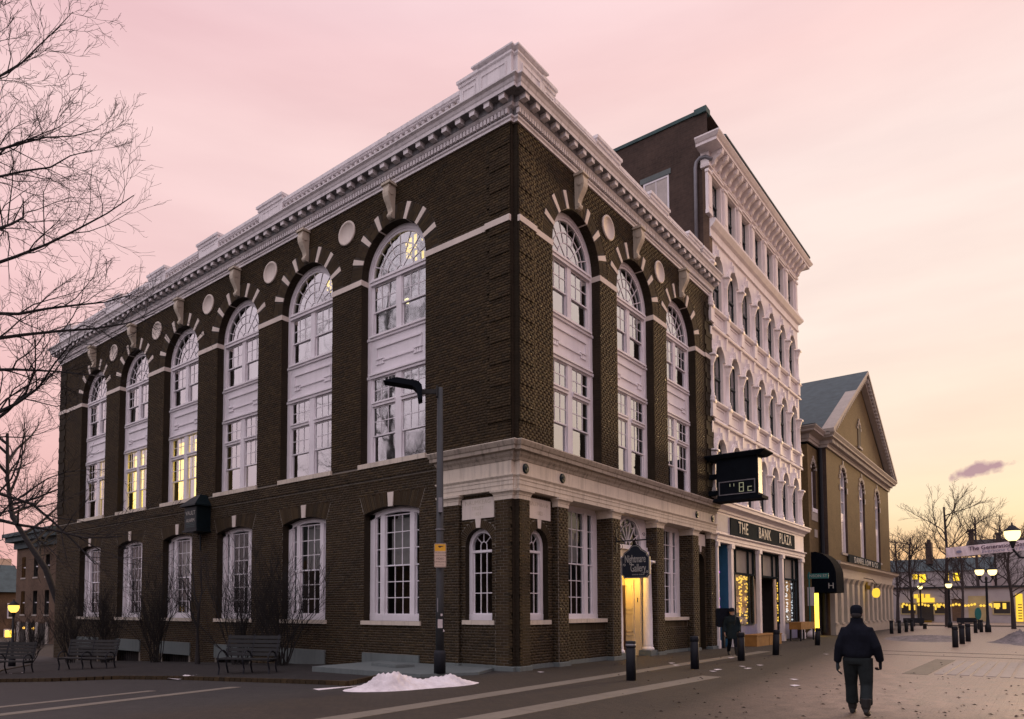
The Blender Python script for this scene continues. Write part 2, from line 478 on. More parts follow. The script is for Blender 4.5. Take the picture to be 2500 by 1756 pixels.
class MB:
    """collects faces of one mesh"""

    def __init__(s):
        s.v, s.f = [], []

    def add(s, vs, fs):
        o = len(s.v)
        s.v.extend(vs)
        s.f.extend([tuple(i + o for i in f) for f in fs])
        return s

    def box(s, x0, x1, y0, y1, z0, z1):
        if x1 < x0: x0, x1 = x1, x0
        if y1 < y0: y0, y1 = y1, y0
        if z1 < z0: z0, z1 = z1, z0
        return s.add([(x0, y0, z0), (x1, y0, z0), (x1, y1, z0), (x0, y1, z0), (x0, y0, z1), (x1, y0, z1), (x1, y1, z1), (x0, y1, z1)],
                     [(0, 3, 2, 1), (4, 5, 6, 7), (0, 1, 5, 4), (1, 2, 6, 5), (2, 3, 7, 6), (3, 0, 4, 7)])

    def taper(s, b, t_, z0, z1):
        """frustum from rectangle b=(x0,x1,y0,y1) to t_"""
        vs = [(b[0], b[2], z0), (b[1], b[2], z0), (b[1], b[3], z0), (b[0], b[3], z0), (t_[0], t_[2], z1), (t_[1], t_[2], z1), (t_[1], t_[3], z1), (t_[0], t_[3], z1)]
        return s.add(vs, [(0, 3, 2, 1), (4, 5, 6, 7), (0, 1, 5, 4), (1, 2, 6, 5), (2, 3, 7, 6), (3, 0, 4, 7)])

    def prism(s, poly, a0, a1, plane='XZ'):
        """extrude a polygon given in a plane along the remaining axis from a0 to a1"""
        n = len(poly)

        def P(p, a):
            return {'XZ': (p[0], a, p[1]), 'YZ': (a, p[0], p[1]), 'XY': (p[0], p[1], a)}[plane]
        vs = [P(p, a0) for p in poly] + [P(p, a1) for p in poly]
        fs = [tuple(range(n)), tuple(range(2 * n - 1, n - 1, -1))] + [(i, i + n, (i + 1) % n + n, (i + 1) % n) for i in range(n)]
        return s.add(vs, fs)

    def lathe(s, prof, seg=10, c=(0, 0, 0), a0=0.0, a1=2 * PI):
        full = abs(a1 - a0 - 2 * PI) < 1e-6
        k = seg if full else seg + 1
        vs, fs = [], []
        for r, z in prof:
            for i in range(k):
                a = a0 + (a1 - a0) * i / seg
                vs.append((c[0] + r * math.cos(a), c[1] + r * math.sin(a), c[2] + z))
        for j in range(len(prof) - 1):
            for i in range(seg):
                i2 = (i + 1) % k if full else i + 1
                fs.append((j * k + i, j * k + i2, (j + 1) * k + i2, (j + 1) * k + i))
        if full:
            if prof[0][0] > 1e-4: fs.append(tuple(range(k - 1, -1, -1)))
            if prof[-1][0] > 1e-4: fs.append(tuple((len(prof) - 1) * k + i for i in range(k)))
        return s.add(vs, fs)

    def tube(s, pts, rs, seg=6, cap=True, sq=None):
        """round bar along points; sq=(a,b) gives elliptic width scale"""
        pts = [Vector(p) for p in pts]
        if isinstance(rs, (int, float)): rs = [rs] * len(pts)
        vs, fs = [], []
        prev = None
        for i, p in enumerate(pts):
            d = (pts[min(i + 1, len(pts) - 1)] - pts[max(i - 1, 0)])
            if d.length < 1e-9: d = Vector((0, 0, 1))
            d.normalize()
            if prev is None:
                u_ = d.cross(Vector((0, 0, 1)))
                if u_.length < 0.05: u_ = d.cross(Vector((0, 1, 0)))
            else:
                u_ = prev - d * prev.dot(d)
                if u_.length < 1e-6: u_ = d.orthogonal()
            u_.normalize()
            prev = u_
            w_ = d.cross(u_)
            for k in range(seg):
                a = 2 * PI * k / seg
                q = p + u_ * (math.cos(a) * rs[i]) + w_ * (math.sin(a) * rs[i])
                vs.append(tuple(q))
        for i in range(len(pts) - 1):
            for k in range(seg):
                k2 = (k + 1) % seg
                fs.append((i * seg + k, i * seg + k2, (i + 1) * seg + k2, (i + 1) * seg + k))
        if cap:
            fs.append(tuple(range(seg - 1, -1, -1)))
            fs.append(tuple((len(pts) - 1) * seg + k for k in range(seg)))
        return s.add(vs, fs)

    def ball(s, c, r, seg=8, ring=5, sz=1.0):
        return s.lathe([(max(1e-5, r * math.sin(PI * j / ring)) if 0 < j < ring else 0.0001, -r * sz * math.cos(PI * j / ring)) for j in range(ring + 1)], seg, c)

    def loft(s, rings, cap=True):
        """rings: lists of equal length of points"""
        k = len(rings[0])
        vs = [tuple(p) for r in rings for p in r]
        fs = []
        for j in range(len(rings) - 1):
            for i in range(k):
                fs.append((j * k + i, j * k + (i + 1) % k, (j + 1) * k + (i + 1) % k, (j + 1) * k + i))
        if cap:
            fs.append(tuple(range(k - 1, -1, -1)))
            fs.append(tuple((len(rings) - 1) * k + i for i in range(k)))
        return s.add(vs, fs)

    def mesh(s, name='mesh', smooth=False):
        m = bpy.data.meshes.new(name)
        m.from_pydata(s.v, [], s.f)
        if smooth:
            m.polygons.foreach_set('use_smooth', [True] * len(m.polygons))
        m.update()
        return m


def props(o, label=None, cat=None, group=None, kind=None):
    if label: o['label'] = label
    if cat: o['category'] = cat
    if group: o['group'] = group
    if kind: o['kind'] = kind
    return o


WORLD_ROOTS = set()


def ob(name, mesh, mat=None, parent=None, mw=None, smooth=False, kind=None, label=None):
    if isinstance(mesh, MB):
        mesh = mesh.mesh(name, smooth)
    if mat is not None and len(mesh.materials) == 0:
        mesh.materials.append(M[mat])
    o = bpy.data.objects.new(name, mesh)
    COL.objects.link(o)
    if mw is None: mw = I4 if (parent is None or parent.name in WORLD_ROOTS) else W[parent.name]
    W[o.name] = mw.copy()
    if parent:
        o.parent = parent
        o.matrix_basis = W[parent.name].inverted() @ mw
    else:
        o.matrix_basis = mw
    if kind: o['kind'] = kind
    if label: o['label'] = label
    return o


def thing(name, label, cat, loc=(0, 0, 0), rz=0.0, group=None, mw=None):
    o = bpy.data.objects.new(name, None)
    o.empty_display_size = 0.2
    COL.objects.link(o)
    mw = mw or (Tr(loc) @ Matrix.Rotation(rz, 4, 'Z'))
    o.matrix_basis = mw
    W[o.name] = mw.copy()
    props(o, label, cat, group)
    return o


def copy_tree(o, mw, parent=None):
    """copy a thing with its parts and sub-parts to a new place"""
    c = o.copy()
    COL.objects.link(c)
    W[c.name] = mw.copy()
    c.parent = parent
    c.matrix_basis = mw if parent is None else W[parent.name].inverted() @ mw
    for ch in o.children:
        rel = W[o.name].inverted() @ W[ch.name]
        copy_tree(ch, mw @ rel, c)
    return c


def frame(o, s, d):
    """local x runs along the wall, y out of it, z up"""
    s, d = Vector(s), Vector(d)
    return Matrix(((s.x, d.x, 0, o[0]), (s.y, d.y, 0, o[1]), (s.z, d.z, 1, o[2]), (0, 0, 0, 1)))


def FL(y, x=0.0, z=0.0):
    return frame((x, y, z), (0, 1, 0), (-1, 0, 0))


def FR(x, y=0.0, z=0.0):
    return frame((x, y, z), (-1, 0, 0), (0, -1, 0))


def sweep(prof, path, closed=False, cap=True):
    """moulding profile [(out, z)] run along a plan path; outward is on the right hand"""
    n = len(path)
    mbx = MB()
    k = len(prof)
    dirs = [(Vector(path[i + 1]) - Vector(path[i])).normalized() for i in range(n - 1)]
    vs = []
    for i in range(n):
        d0 = dirs[max(0, i - 1)]
        d1 = dirs[min(n - 2, i)]
        n0, n1_ = Vector((d0.y, -d0.x)), Vector((d1.y, -d1.x))
        m_ = (n0 + n1_)
        m_ = m_ / max(0.2, (1 + n0.dot(n1_)))
        for (d, z) in prof:
            vs.append((path[i][0] + m_.x * d, path[i][1] + m_.y * d, z))
    fs = []
    for i in range(n - 1):
        for j in range(k):
            if not closed and j == k - 1: continue
            j2 = (j + 1) % k
            fs.append((i * k + j, i * k + j2, (i + 1) * k + j2, (i + 1) * k + j))
    if cap:
        fs.append(tuple(range(k)))
        fs.append(tuple((n - 1) * k + j for j in range(k - 1, -1, -1)))
    return mbx.add(vs, fs)


def arc(cx, cz, r, a0, a1, n):
    return [(cx + r * math.cos(a0 + (a1 - a0) * i / n), cz + r * math.sin(a0 + (a1 - a0) * i / n)) for i in range(n + 1)]


def ring_sector(mbx, cx, cz, r0, r1, a0, a1, d0, d1, n=6):
    """flat curved bar in the wall plane (local x,z), from depth d0 to d1"""
    poly = arc(cx, cz, r1, a0, a1, n) + arc(cx, cz, r0, a1, a0, n)
    m_ = n + 1
    vs = [(p[0], d0, p[1]) for p in poly] + [(p[0], d1, p[1]) for p in poly]
    N = len(poly)
    fs = []
    for i in range(n):
        a, b, c, d = i, i + 1, N - 2 - i, N - 1 - i
        fs += [(a, b, c, d), (a + N, d + N, c + N, b + N)]
    fs += [(i, i + N, (i + 1) % N + N, (i + 1) % N) for i in range(N)]
    return mbx.add(vs, fs)


def text_mesh(s, size=1.0, extrude=0.01, align='CENTER', shear=0.0, space=1.0, offset=0.0):
    cu = bpy.data.curves.new('t', 'FONT')
    cu.body = s
    cu.size = size
    cu.extrude = extrude
    cu.align_x = align
    cu.align_y = 'CENTER'
    cu.shear = shear
    cu.space_character = space
    cu.offset = offset
    cu.resolution_u = 3
    o = bpy.data.objects.new('t', cu)
    COL.objects.link(o)
    dg = bpy.context.evaluated_depsgraph_get()
    m_ = bpy.data.meshes.new_from_object(o.evaluated_get(dg))
    bpy.data.objects.remove(o)
    bpy.data.curves.remove(cu)
    m_.materials.clear()
    return m_


# text lies in x-y with face +z; turn it so it stands on a wall frame (local x right as seen from outside)
def text_on(frame_m, x, d, z, sx=1.0):
    return frame_m @ Tr((x, d, z)) @ Matrix(((-1 * sx, 0, 0, 0), (0, 0, 1, 0), (0, 1, 0, 0), (0, 0, 0, 1)))


def wall_front(mbx, s0, s1, z0, z1, ops, d=0.0):
    """front face of a wall with openings. ops: (centre, half, sill, spring, rise) rise=half gives a round arch, 0 a flat head"""
    q = lambda a, b, c, e: mbx.add([(a, d, c), (b, d, c), (b, d, e), (a, d, e)], [(0, 1, 2, 3)])
    xs = sorted({s0, s1} | {o[0] - o[1] for o in ops} | {o[0] + o[1] for o in ops})
    for a, b in zip(xs[:-1], xs[1:]):
        m_ = (a + b) / 2
        here = sorted([o for o in ops if abs(m_ - o[0]) < o[1]], key=lambda o: o[2])
        z = z0
        for (c, h, sill, spring, rise) in here:
            if sill > z: q(a, b, z, sill)
            z = spring + rise
            if rise > 0:
                n = 14
                if abs(rise - h) < 1e-6:
                    cur = [(c - h * math.cos(PI * i / n), spring + h * math.sin(PI * i / n)) for i in range(n + 1)]
                else:
                    R_ = (h * h + rise * rise) / (2 * rise)
                    cur = [(c - h + 2 * h * i / n, spring + rise - R_ + math.sqrt(R_ * R_ - (h - 2 * h * i / n) ** 2)) for i in range(n + 1)]
                for p, r in zip(cur[:-1], cur[1:]):
                    mbx.add([(p[0], d, p[1]), (r[0], d, r[1]), (r[0], d, z), (p[0], d, z)], [(0, 1, 2, 3)])
        if z < z1: q(a, b, z, z1)
    return mbx


def reveal(mbx, op, d0, d1):
    """side faces of an opening running back from d0 to d1"""
    c, h, sill, spring, rise = op
    n = 14
    if rise == 0:
        cur = [(c - h, spring), (c + h, spring)]
    elif abs(rise - h) < 1e-6:
        cur = [(c - h * math.cos(PI * i / n), spring + h * math.sin(PI * i / n)) for i in range(n + 1)]
    else:
        R_ = (h * h + rise * rise) / (2 * rise)
        cur = [(c - h + 2 * h * i / n, spring + rise - R_ + math.sqrt(R_ * R_ - (h - 2 * h * i / n) ** 2)) for i in range(n + 1)]
    poly = [(c - h, sill)] + cur + [(c + h, sill)]
    for a, b in zip(poly, poly[1:] + poly[:1]):
        mbx.add([(a[0], d0, a[1]), (b[0], d0, b[1]), (b[0], d1, b[1]), (a[0], d1, a[1])], [(0, 1, 2, 3)])
    return mbx


BR_V = np.array([(0, 0, 0), (1, 0, 0), (1, 0, 1), (0, 0, 1), (0, 1, 0), (1, 1, 0), (1, 1, 1), (0, 1, 1)], float)
BR_F = np.array([(4, 5, 6, 7), (0, 1, 5, 4), (3, 7, 6, 2), (0, 4, 7, 3), (1, 2, 6, 5)])


def brick_rows(s0, s1, z0, z1, cuts, bl=0.215, bh=0.080, j=0.010, full_at=None):
    """lay a bond; returns (s, z, length, height) of every brick. cuts(z) gives blocked spans"""
    out = []
    row = 0
    z = z0
    while z + bh * 0.6 < z1:
        hh = min(bh - j, z1 - z - 0.004)
        zc = z + bh / 2
        spans = [(s0, s1)]
        for a, b in (cuts(zc) if cuts else []):
            ns = []
            for p, q in spans:
                if b <= p or a >= q:
                    ns.append((p, q))
                else:
                    if a > p: ns.append((p, a))
                    if b < q: ns.append((b, q))
            spans = ns
        head = (row % 6 == 5)
        L = bl / 2 if head else bl
        off = (row % 2) * bl / 2 + (0.06 if head else 0)
        for p, q in spans:
            k = math.floor((p - off) / L)
            s = off + k * L
            while s < q:
                a, b = max(s, p), min(s + L - j, q)
                if b - a > 0.02: out.append((a, z, b - a, hh))
                s += L
        z += bh
        row += 1
    return out


def brick_mesh(name, lst, mw, d0=0.0, proud=0.007, flip=False):
    """one mesh of many bricks standing proud of the mortar face (local frame mw)"""
    a = np.array(lst)
    n = len(a)
    P = BR_V[None, :, :].repeat(n, 0)
    pr = proud + rng.uniform(-0.003, 0.003, n)
    V = np.empty((n, 8, 3))
    V[:, :, 0] = a[:, 0, None] + P[:, :, 0] * a[:, 2, None]
    V[:, :, 1] = d0 - 0.002 + P[:, :, 1] * (pr[:, None] + 0.002)
    V[:, :, 2] = a[:, 1, None] + P[:, :, 2] * a[:, 3, None]
    R3 = np.array([[mw[i][k] for k in range(3)] for i in range(3)])
    T3 = np.array([mw[i][3] for i in range(3)])
    V = V.reshape(-1, 3) @ R3.T + T3
    Fc = (BR_F[None] + (np.arange(n) * 8)[:, None, None]).reshape(-1, 4)
    if flip: Fc = Fc[:, ::-1]
    m_ = bpy.data.meshes.new(name)
    m_.vertices.add(n * 8)
    m_.vertices.foreach_set('co', V.ravel())
    m_.loops.add(len(Fc) * 4)
    m_.loops.foreach_set('vertex_index', Fc.ravel().astype(np.int32))
    m_.polygons.add(len(Fc))
    m_.polygons.foreach_set('loop_start', np.arange(len(Fc), dtype=np.int32) * 4)
    m_.polygons.foreach_set('loop_total', np.full(len(Fc), 4, np.int32))
    m_.update(calc_edges=True)
    m_.validate()
    return m_


def ground_z(x, y):
    s = 0.038 * (math.log1p(math.exp(min(40, (y - 1.0) * 1.6))) / 1.6)
    k = min(1.0, max(0.0, (4.0 - x) / 4.0)) if y < 29 else 1.0
    k = k * k * (3 - 2 * k)
    return -min(s, 2.6) * k

# ------------------------------------------------------------------ the brick bank on the corner
bank = thing('bank_building', 'big dark brick corner bank with white arched windows and heavy white cornice', 'building')
LY, LX, NT_ = 30.95, 14.85, 0.13
CL = [4.785 + 4.372 * i for i in range(6)]
CR = [3.37, 7.45, 11.53]
SPR, HW, SILL = 12.70, 1.44, 6.40
GH, GS, GSP, GRI = 1.22, 1.31, 4.75, 0.19
L0, R0 = FL(0), FR(0)
up_L = [(c, HW, SILL, SPR, HW) for c in CL]
up_R = [(-c, HW, SILL, SPR, HW) for c in CR]
gr_L = [(c + 0.02, GH, GS, GSP, GRI) for c in CL]
ba_L = [(c + 0.02, 1.1, -1.25, -0.25, 0) for c in CL]

wm = MB()
wall_front(wm, NT_, LY, 6.3, 16.25, up_L)
wallL = ob('wall', wm, 'mortar_high', bank, L0)
wm = MB()
wall_front(wm, -LX, -NT_, 6.3, 16.25, up_R)
wallR = ob('wall', wm, 'mortar_high', bank, R0)
for z0_, z1_ in ((0.12, 4.69), (6.3, 15.4)):
    ob('corner_notch', MB().box(NT_ - 0.004, NT_ + 0.15, -0.0, NT_ + 0.15, z0_, z1_).box(0.0, NT_ + 0.14, NT_ - 0.005, NT_ + 0.14, z0_, z1_), 'brick_reveal', bank)
wm = MB()
wall_front(wm, 2.72, LY, -1.7, 6.3, gr_L + ba_L)
ob('lower_wall', wm, 'mortar_low', bank, L0)
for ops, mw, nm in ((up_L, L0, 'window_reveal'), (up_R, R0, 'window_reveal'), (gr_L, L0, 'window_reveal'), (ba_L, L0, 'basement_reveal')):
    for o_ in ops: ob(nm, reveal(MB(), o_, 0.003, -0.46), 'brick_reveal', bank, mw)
# rear walls and roof
wm = MB()
wm.add([(0, LY, -1.7), (LX, LY, -1.7), (LX, LY, 16.2), (0, LY, 16.2), (LX, 0, -0.2), (LX, 0, 16.2), (LX, LY, -1.7)], [(0, 1, 2, 3), (4, 6, 2, 5)])
ob('rear_wall', wm, 'brick_dark', bank)
ob('roof', MB().box(0.3, LX - 0.05, 0.3, LY - 0.3, 16.05, 16.15), 'roof_tar', bank)
# floors and inner walls that close the view through the panes
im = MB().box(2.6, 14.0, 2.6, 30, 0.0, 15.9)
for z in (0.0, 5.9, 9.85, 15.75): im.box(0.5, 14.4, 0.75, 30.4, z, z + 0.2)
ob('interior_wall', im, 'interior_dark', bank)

# --- bricks: laid course by course, each proud of the mortar
def cut_from(ops, ring=0.0):
    def f(z):
        r = []
        for (c, h, s0, sp, rise) in ops:
            if s0 - 0.01 < z < sp: r.append((c - h - 0.003, c + h + 0.003))
            elif rise == h and sp <= z < sp + h + ring:
                k = math.sqrt(max(0, (h + ring) ** 2 - (z - sp) ** 2))
                r.append((c - k, c + k))
            elif rise and rise != h and sp <= z < 5.37:
                k = h + 0.02 + 0.24 * (z - sp) / (5.37 - sp)
                r.append((c - k, c + k))
        return r
    return f


def stuff_bricks(name, lst, mw, d0=0.0, proud=0.007, parent=bank):
    return ob(name, brick_mesh(name, lst, mw, d0, proud), 'brick', parent, I4, kind='stuff')


cutL, cutR, cutG, cutB = cut_from(up_L, 0.53), cut_from(up_R, 0.53), cut_from(gr_L), cut_from([(c + 0.02, 1.25, -1.3, 0.28, 0) for c in CL])
stuff_bricks('brickwork', brick_rows(NT_ + 0.02, LY, 6.34, 15.36, cutL), L0, parent=wallL)
stuff_bricks('brickwork', brick_rows(-LX, -NT_ - 0.02, 6.40, 15.36, cutR), R0, parent=wallR)
stuff_bricks('lower_brickwork', brick_rows(2.74, LY, -1.62, 5.86, lambda z: cutG(z) + cutB(z)), L0)
bm_ = MB().box(2.74, LY, -0.05, 0.045, 5.86, 6.25)
belt = ob('belt_course', bm_, 'mortar_low', bank, L0)
stuff_bricks('belt_bricks', brick_rows(2.74, LY, 5.865, 6.25, None), L0, 0.045, parent=belt)

# brick arches over the tall windows: radial bricks in two rings
VA = [rad(a) for a in (20, 44, 67.5, 112.5, 136, 160)]
am = MB()
for r0, r1, stp, off in ((1.452, 1.69, 0.052, 0.0), (1.70, 1.945, 0.046, 0.02)):
    a = off + 0.01
    while a < PI - 0.03:
        if all(abs(a + stp / 2 - v_) > 0.075 for v_ in VA) and abs(a + stp / 2 - PI / 2) > 0.10:
            p = random.uniform(0.004, 0.011)
            a1 = a + stp - 0.006
            poly = [(r0 * math.cos(a), r0 * math.sin(a)), (r1 * math.cos(a), r1 * math.sin(a)), (r1 * math.cos(a1), r1 * math.sin(a1)), (r0 * math.cos(a1), r0 * math.sin(a1))]
            am.prism(poly, -0.002, p, 'XZ')
        a += stp
arch_mesh = am.mesh('brick_arch')
arch_mesh.materials.append(M['brick'])
# pale wedge stones
vm = []
for a in VA:
    hw = 0.047
    poly = [(1.436 * math.cos(a - hw), 1.436 * math.sin(a - hw)), (1.97 * math.cos(a - hw), 1.97 * math.sin(a - hw)), (1.97 * math.cos(a + hw), 1.97 * math.sin(a + hw)), (1.436 * math.cos(a + hw), 1.436 * math.sin(a + hw))]
    m_ = MB().prism(poly, -0.29, 0.026, 'XZ').mesh('voussoir')
    m_.materials.append(M['voussoir_stone'])
    vm.append(m_)
# scrolled keystone console
prof = [(0, 15.22), (0.30, 15.22), (0.31, 15.14), (0.335, 15.05), (0.34, 14.95), (0.32, 14.84), (0.26, 14.72), (0.19, 14.61), (0.135, 14.50), (0.115, 14.42), (0.13, 14.37), (0.165, 14.34), (0.175, 14.28), (0.15, 14.23), (0.10, 14.20), (0, 14.20)]
n_ = len(prof)
cm = MB()
hwid = [0.14 - 0.045 * (15.22 - z) / 1.0 for d, z in prof]
cm.add([(-hwid[i], prof[i][0], prof[i][1]) for i in range(n_)] + [(hwid[i], prof[i][0], prof[i][1]) for i in range(n_)],
       [tuple(range(n_)), tuple(range(2 * n_ - 1, n_ - 1, -1))] + [(i, i + n_, (i + 1) % n_ + n_, (i + 1) % n_) for i in range(n_)])
cm.box(-0.20, 0.20, 0, 0.36, 15.22, 15.26).box(-0.19, 0.19, 0, 0.34, 15.26, 15.31)
for sgn in (-1, 1):
    for (rr, zc, dc) in ((0.11, 15.00, 0.215), (0.042, 14.29, 0.125)):
        ring = [(dc + rr * math.cos(q * PI / 5), zc + rr * math.sin(q * PI / 5)) for q in range(10)]
        cm.prism(ring, sgn * (0.125 if rr > 0.1 else 0.085), sgn * (0.15 if rr > 0.1 else 0.11), 'YZ')
console_mesh = cm.mesh('keystone')
console_mesh.materials.append(M['console_stone'])

# --- the tall two-storey window of each bay
WF = MB()   # frame: jambs, head, mullions, rails, spandrel panel
D0, D1 = -0.29, -0.44
for s in (-1, 1):
    WF.box(s * 1.28, s * 1.44, D0, D1, 6.49, SPR)
    WF.box(s * 1.20, s * 1.28, D0 - 0.03, D1, 6.49, SPR)
ring_sector(WF, 0, SPR, 1.28, 1.437, 0, PI, D0, D1, 20)
ring_sector(WF, 0, SPR, 1.20, 1.28, 0, PI, D0 - 0.03, D1, 20)
WF.box(-1.28, 1.28, -0.20, D1, 12.56, 12.63).box(-1.28, 1.28, -0.24, D1, 12.46, 12.56)
WF.box(-0.115, 0.115, D0 - 0.005, D1, 10.74, 12.46)
WF.box(-1.28, 1.28, -0.20, D1, 10.68, 10.745).box(-1.44, 1.44, -0.25, D1, 10.60, 10.68)
WF.box(-1.44, 1.44, -0.31, D1, 9.45, 10.60)
WF.box(-1.30, 1.30, -0.20, D1, 9.40, 9.455).box(-1.44, 1.44, -0.25, D1, 9.31, 9.40)
WF.box(-0.14, 0.14, D0 - 0.004, D1, 6.49, 9.31)
for s in (-1, 1):
    WF.box(s * 0.14, s * 1.20, -0.22, D1, 8.45, 8.50).box(s * 0.14, s * 1.20, -0.26, D1, 8.36, 8.45)
WF.box(-1.44, 1.44, -0.26, D1, 6.40, 6.49)
# panel mouldings with little drops
WF.box(-1.02, 1.02, -0.262, -0.31, 10.285, 10.345)
WF.box(-0.70, 0.70, -0.265, -0.31, 9.825, 9.875)
for s in (-1, 1):
    WF.box(s * 0.985, s * 1.02, -0.28, -0.31, 9.96, 10.285)
    WF.box(s * 0.66, s * 1.04, -0.26, -0.31, 9.90, 9.935)
    WF.box(s * 0.67, s * 1.03, -0.265, -0.31, 9.74, 9.765)
    for k in range(3):
        x = s * (0.735 + 0.11 * k)
        WF.taper((x - 0.045, x + 0.045, -0.31, -0.275), (x - 0.028, x + 0.028, -0.31, -0.285), 9.765, 9.90)
frame_mesh = WF.mesh('window_frame')
frame_mesh.materials.append(M['white_paint'])

BARW = 0.013
upper_panes = []


def lights(mbx, x0, x1, z0, z1, nc, nr, d, st=0.045, th=0.035):
    """a glazed sash: stiles, rails, bars; the panes go to upper_panes"""
    mbx.box(x0, x0 + st, d, d - th, z0, z1).box(x1 - st, x1, d, d - th, z0, z1)
    mbx.box(x0 + st, x1 - st, d - 0.001, d - th, z0, z0 + st).box(x0 + st, x1 - st, d - 0.001, d - th, z1 - st, z1)
    a0, a1, b0, b1 = x0 + st, x1 - st, z0 + st, z1 - st
    for i in range(1, nc):
        x = a0 + (a1 - a0) * i / nc
        mbx.box(x - BARW, x + BARW, d - 0.006, d - th + 0.004, b0, b1)
    for j in range(1, nr):
        z = b0 + (b1 - b0) * j / nr
        mbx.box(a0, a1, d - 0.008, d - th + 0.006, z - BARW, z + BARW)
    out = []
    for i in range(nc):
        for j in range(nr):
            xa, xb = a0 + (a1 - a0) * i / nc, a0 + (a1 - a0) * (i + 1) / nc
            za, zb = b0 + (b1 - b0) * j / nr, b0 + (b1 - b0) * (j + 1) / nr
            out.append(([(xa, za), (xb, za), (xb, zb), (xa, zb)], d - 0.02))
    return out


sash_meshes = []


def add_sash(x0, x1, z0, z1, nc, nr, d, mat='white_paint'):
    m_ = MB()
    upper_panes.extend(lights(m_, x0, x1, z0, z1, nc, nr, d))
    q = m_.mesh('sash')
    q.materials.append(M[mat])
    sash_meshes.append(q)


for s in (-1, 1):
    xs = sorted((s * 0.115, s * 1.20))
    add_sash(xs[0], xs[1], 11.53, 12.46, 3, 2, -0.33)
    add_sash(xs[0], xs[1], 10.75, 11.57, 1, 1, -0.37)
    xs = sorted((s * 0.14, s * 1.20))
    add_sash(xs[0], xs[1], 8.50, 9.31, 3, 2, -0.33)
    add_sash(xs[0], xs[1], 7.36, 8.36, 3, 2, -0.33)
    add_sash(xs[0], xs[1], 6.49, 7.40, 1, 1, -0.37)
# fanlight
fm = MB()
FZ = 12.63
fr = [0.20, 0.60, 0.92, 1.21]
fd = -0.335
for r_ in fr[:3]: ring_sector(fm, 0, FZ, r_ - BARW, r_ + BARW, 0, PI, fd, fd - 0.03, 16)
for k in range(1, 8):
    a = PI * k / 8
    r0_ = fr[0] if k % 2 == 0 else fr[1]
    c_, s_ = math.cos(a), math.sin(a)
    q = BARW
    fm.prism([(r0_ * c_ + q * s_, FZ + r0_ * s_ - q * c_), (1.22 * c_ + q * s_, FZ + 1.26 * s_ - q * c_), (1.22 * c_ - q * s_, FZ + 1.26 * s_ + q * c_), (r0_ * c_ - q * s_, FZ + r0_ * s_ + q * c_)], fd - 0.003, fd - 0.028, 'XZ')
q = fm.mesh('fanlight')
q.materials.append(M['white_paint'])
sash_meshes.append(q)
upper_panes.append((arc(0, FZ, fr[0], 0, PI, 8), fd - 0.02))
for k in range(4):
    a0, a1 = PI * k / 4, PI * (k + 1) / 4
    upper_panes.append((arc(0, FZ, fr[1], a0, a1, 4) + arc(0, FZ, fr[0], a1, a0, 2), fd - 0.02))
for k in range(8):
    a0, a1 = PI * k / 8, PI * (k + 1) / 8
    upper_panes.append((arc(0, FZ, fr[2], a0, a1, 2) + arc(0, FZ, fr[1], a1, a0, 2), fd - 0.02))
    upper_panes.append(([(x, FZ + (z - FZ) * 1.045) for x, z in arc(0, FZ, fr[3], a0, a1, 3)] + arc(0, FZ, fr[2], a1, a0, 2), fd - 0.02))


def pane_mesh(poly, d, mat='glass'):
    m_ = MB().add([(p[0], d, p[1]) for p in poly], [tuple(range(len(poly)))]).mesh('pane')
    m_.materials.append(M[mat])
    return m_


upper_pane_meshes = [pane_mesh(*p) for p in upper_panes]
rest_panes = MB()


def rest_pane(poly, d, mw):
    rest_panes.add([tuple(mw @ Vector((p[0], d, p[1]))) for p in poly], [tuple(range(len(poly)))])


sill_mesh = MB().box(-1.50, 1.50, -0.44, 0.085, 6.245, 6.40).mesh('sill')
sill_mesh.materials.append(M['limestone'])
cur = MB()
for s in (-1, 1):
    for a, b in ((0.2, 0.62), (0.78, 1.16)):
        n = 18
        pts = [(s * (a + (b - a) * i / n), -0.56 + 0.03 * math.sin(i * 1.9)) for i in range(n + 1)]
        for p, q_ in zip(pts[:-1], pts[1:]):
            cur.add([(p[0], p[1], 10.3), (q_[0], q_[1], 10.3), (q_[0], q_[1], 12.5), (p[0], p[1], 12.5)], [(0, 1, 2, 3)])
curtain_mesh = cur.mesh('curtain')
curtain_mesh.materials.append(M['curtain'])

for side, cs in (('L', CL), ('R', CR)):
    for i, c in enumerate(cs):
        mw = FL(c) if side == 'L' else FR(c)
        wn_ = ob('window', frame_mesh, None, bank, mw)
        for sm in sash_meshes: ob(sm.name.split('.')[0], sm, None, wn_, mw)
        if (side == 'L' and i < 2) or (side == 'R' and i < 2):
            for pm in upper_pane_meshes: ob('pane', pm, None, wn_, mw)
        else:
            for poly, d in upper_panes: rest_pane(poly, d, mw)
        ob('brick_arch', arch_mesh, None, bank, mw @ Tr((0, 0, SPR)), kind='stuff')
        for m_ in vm: ob('wedge_stone', m_, None, bank, mw @ Tr((0, 0, SPR)))
        ob('keystone', console_mesh, None, bank, mw)
        if side == 'L':
            ob('sill', sill_mesh, None, wn_, mw)
            ob('curtain', curtain_mesh, None, wn_, mw)

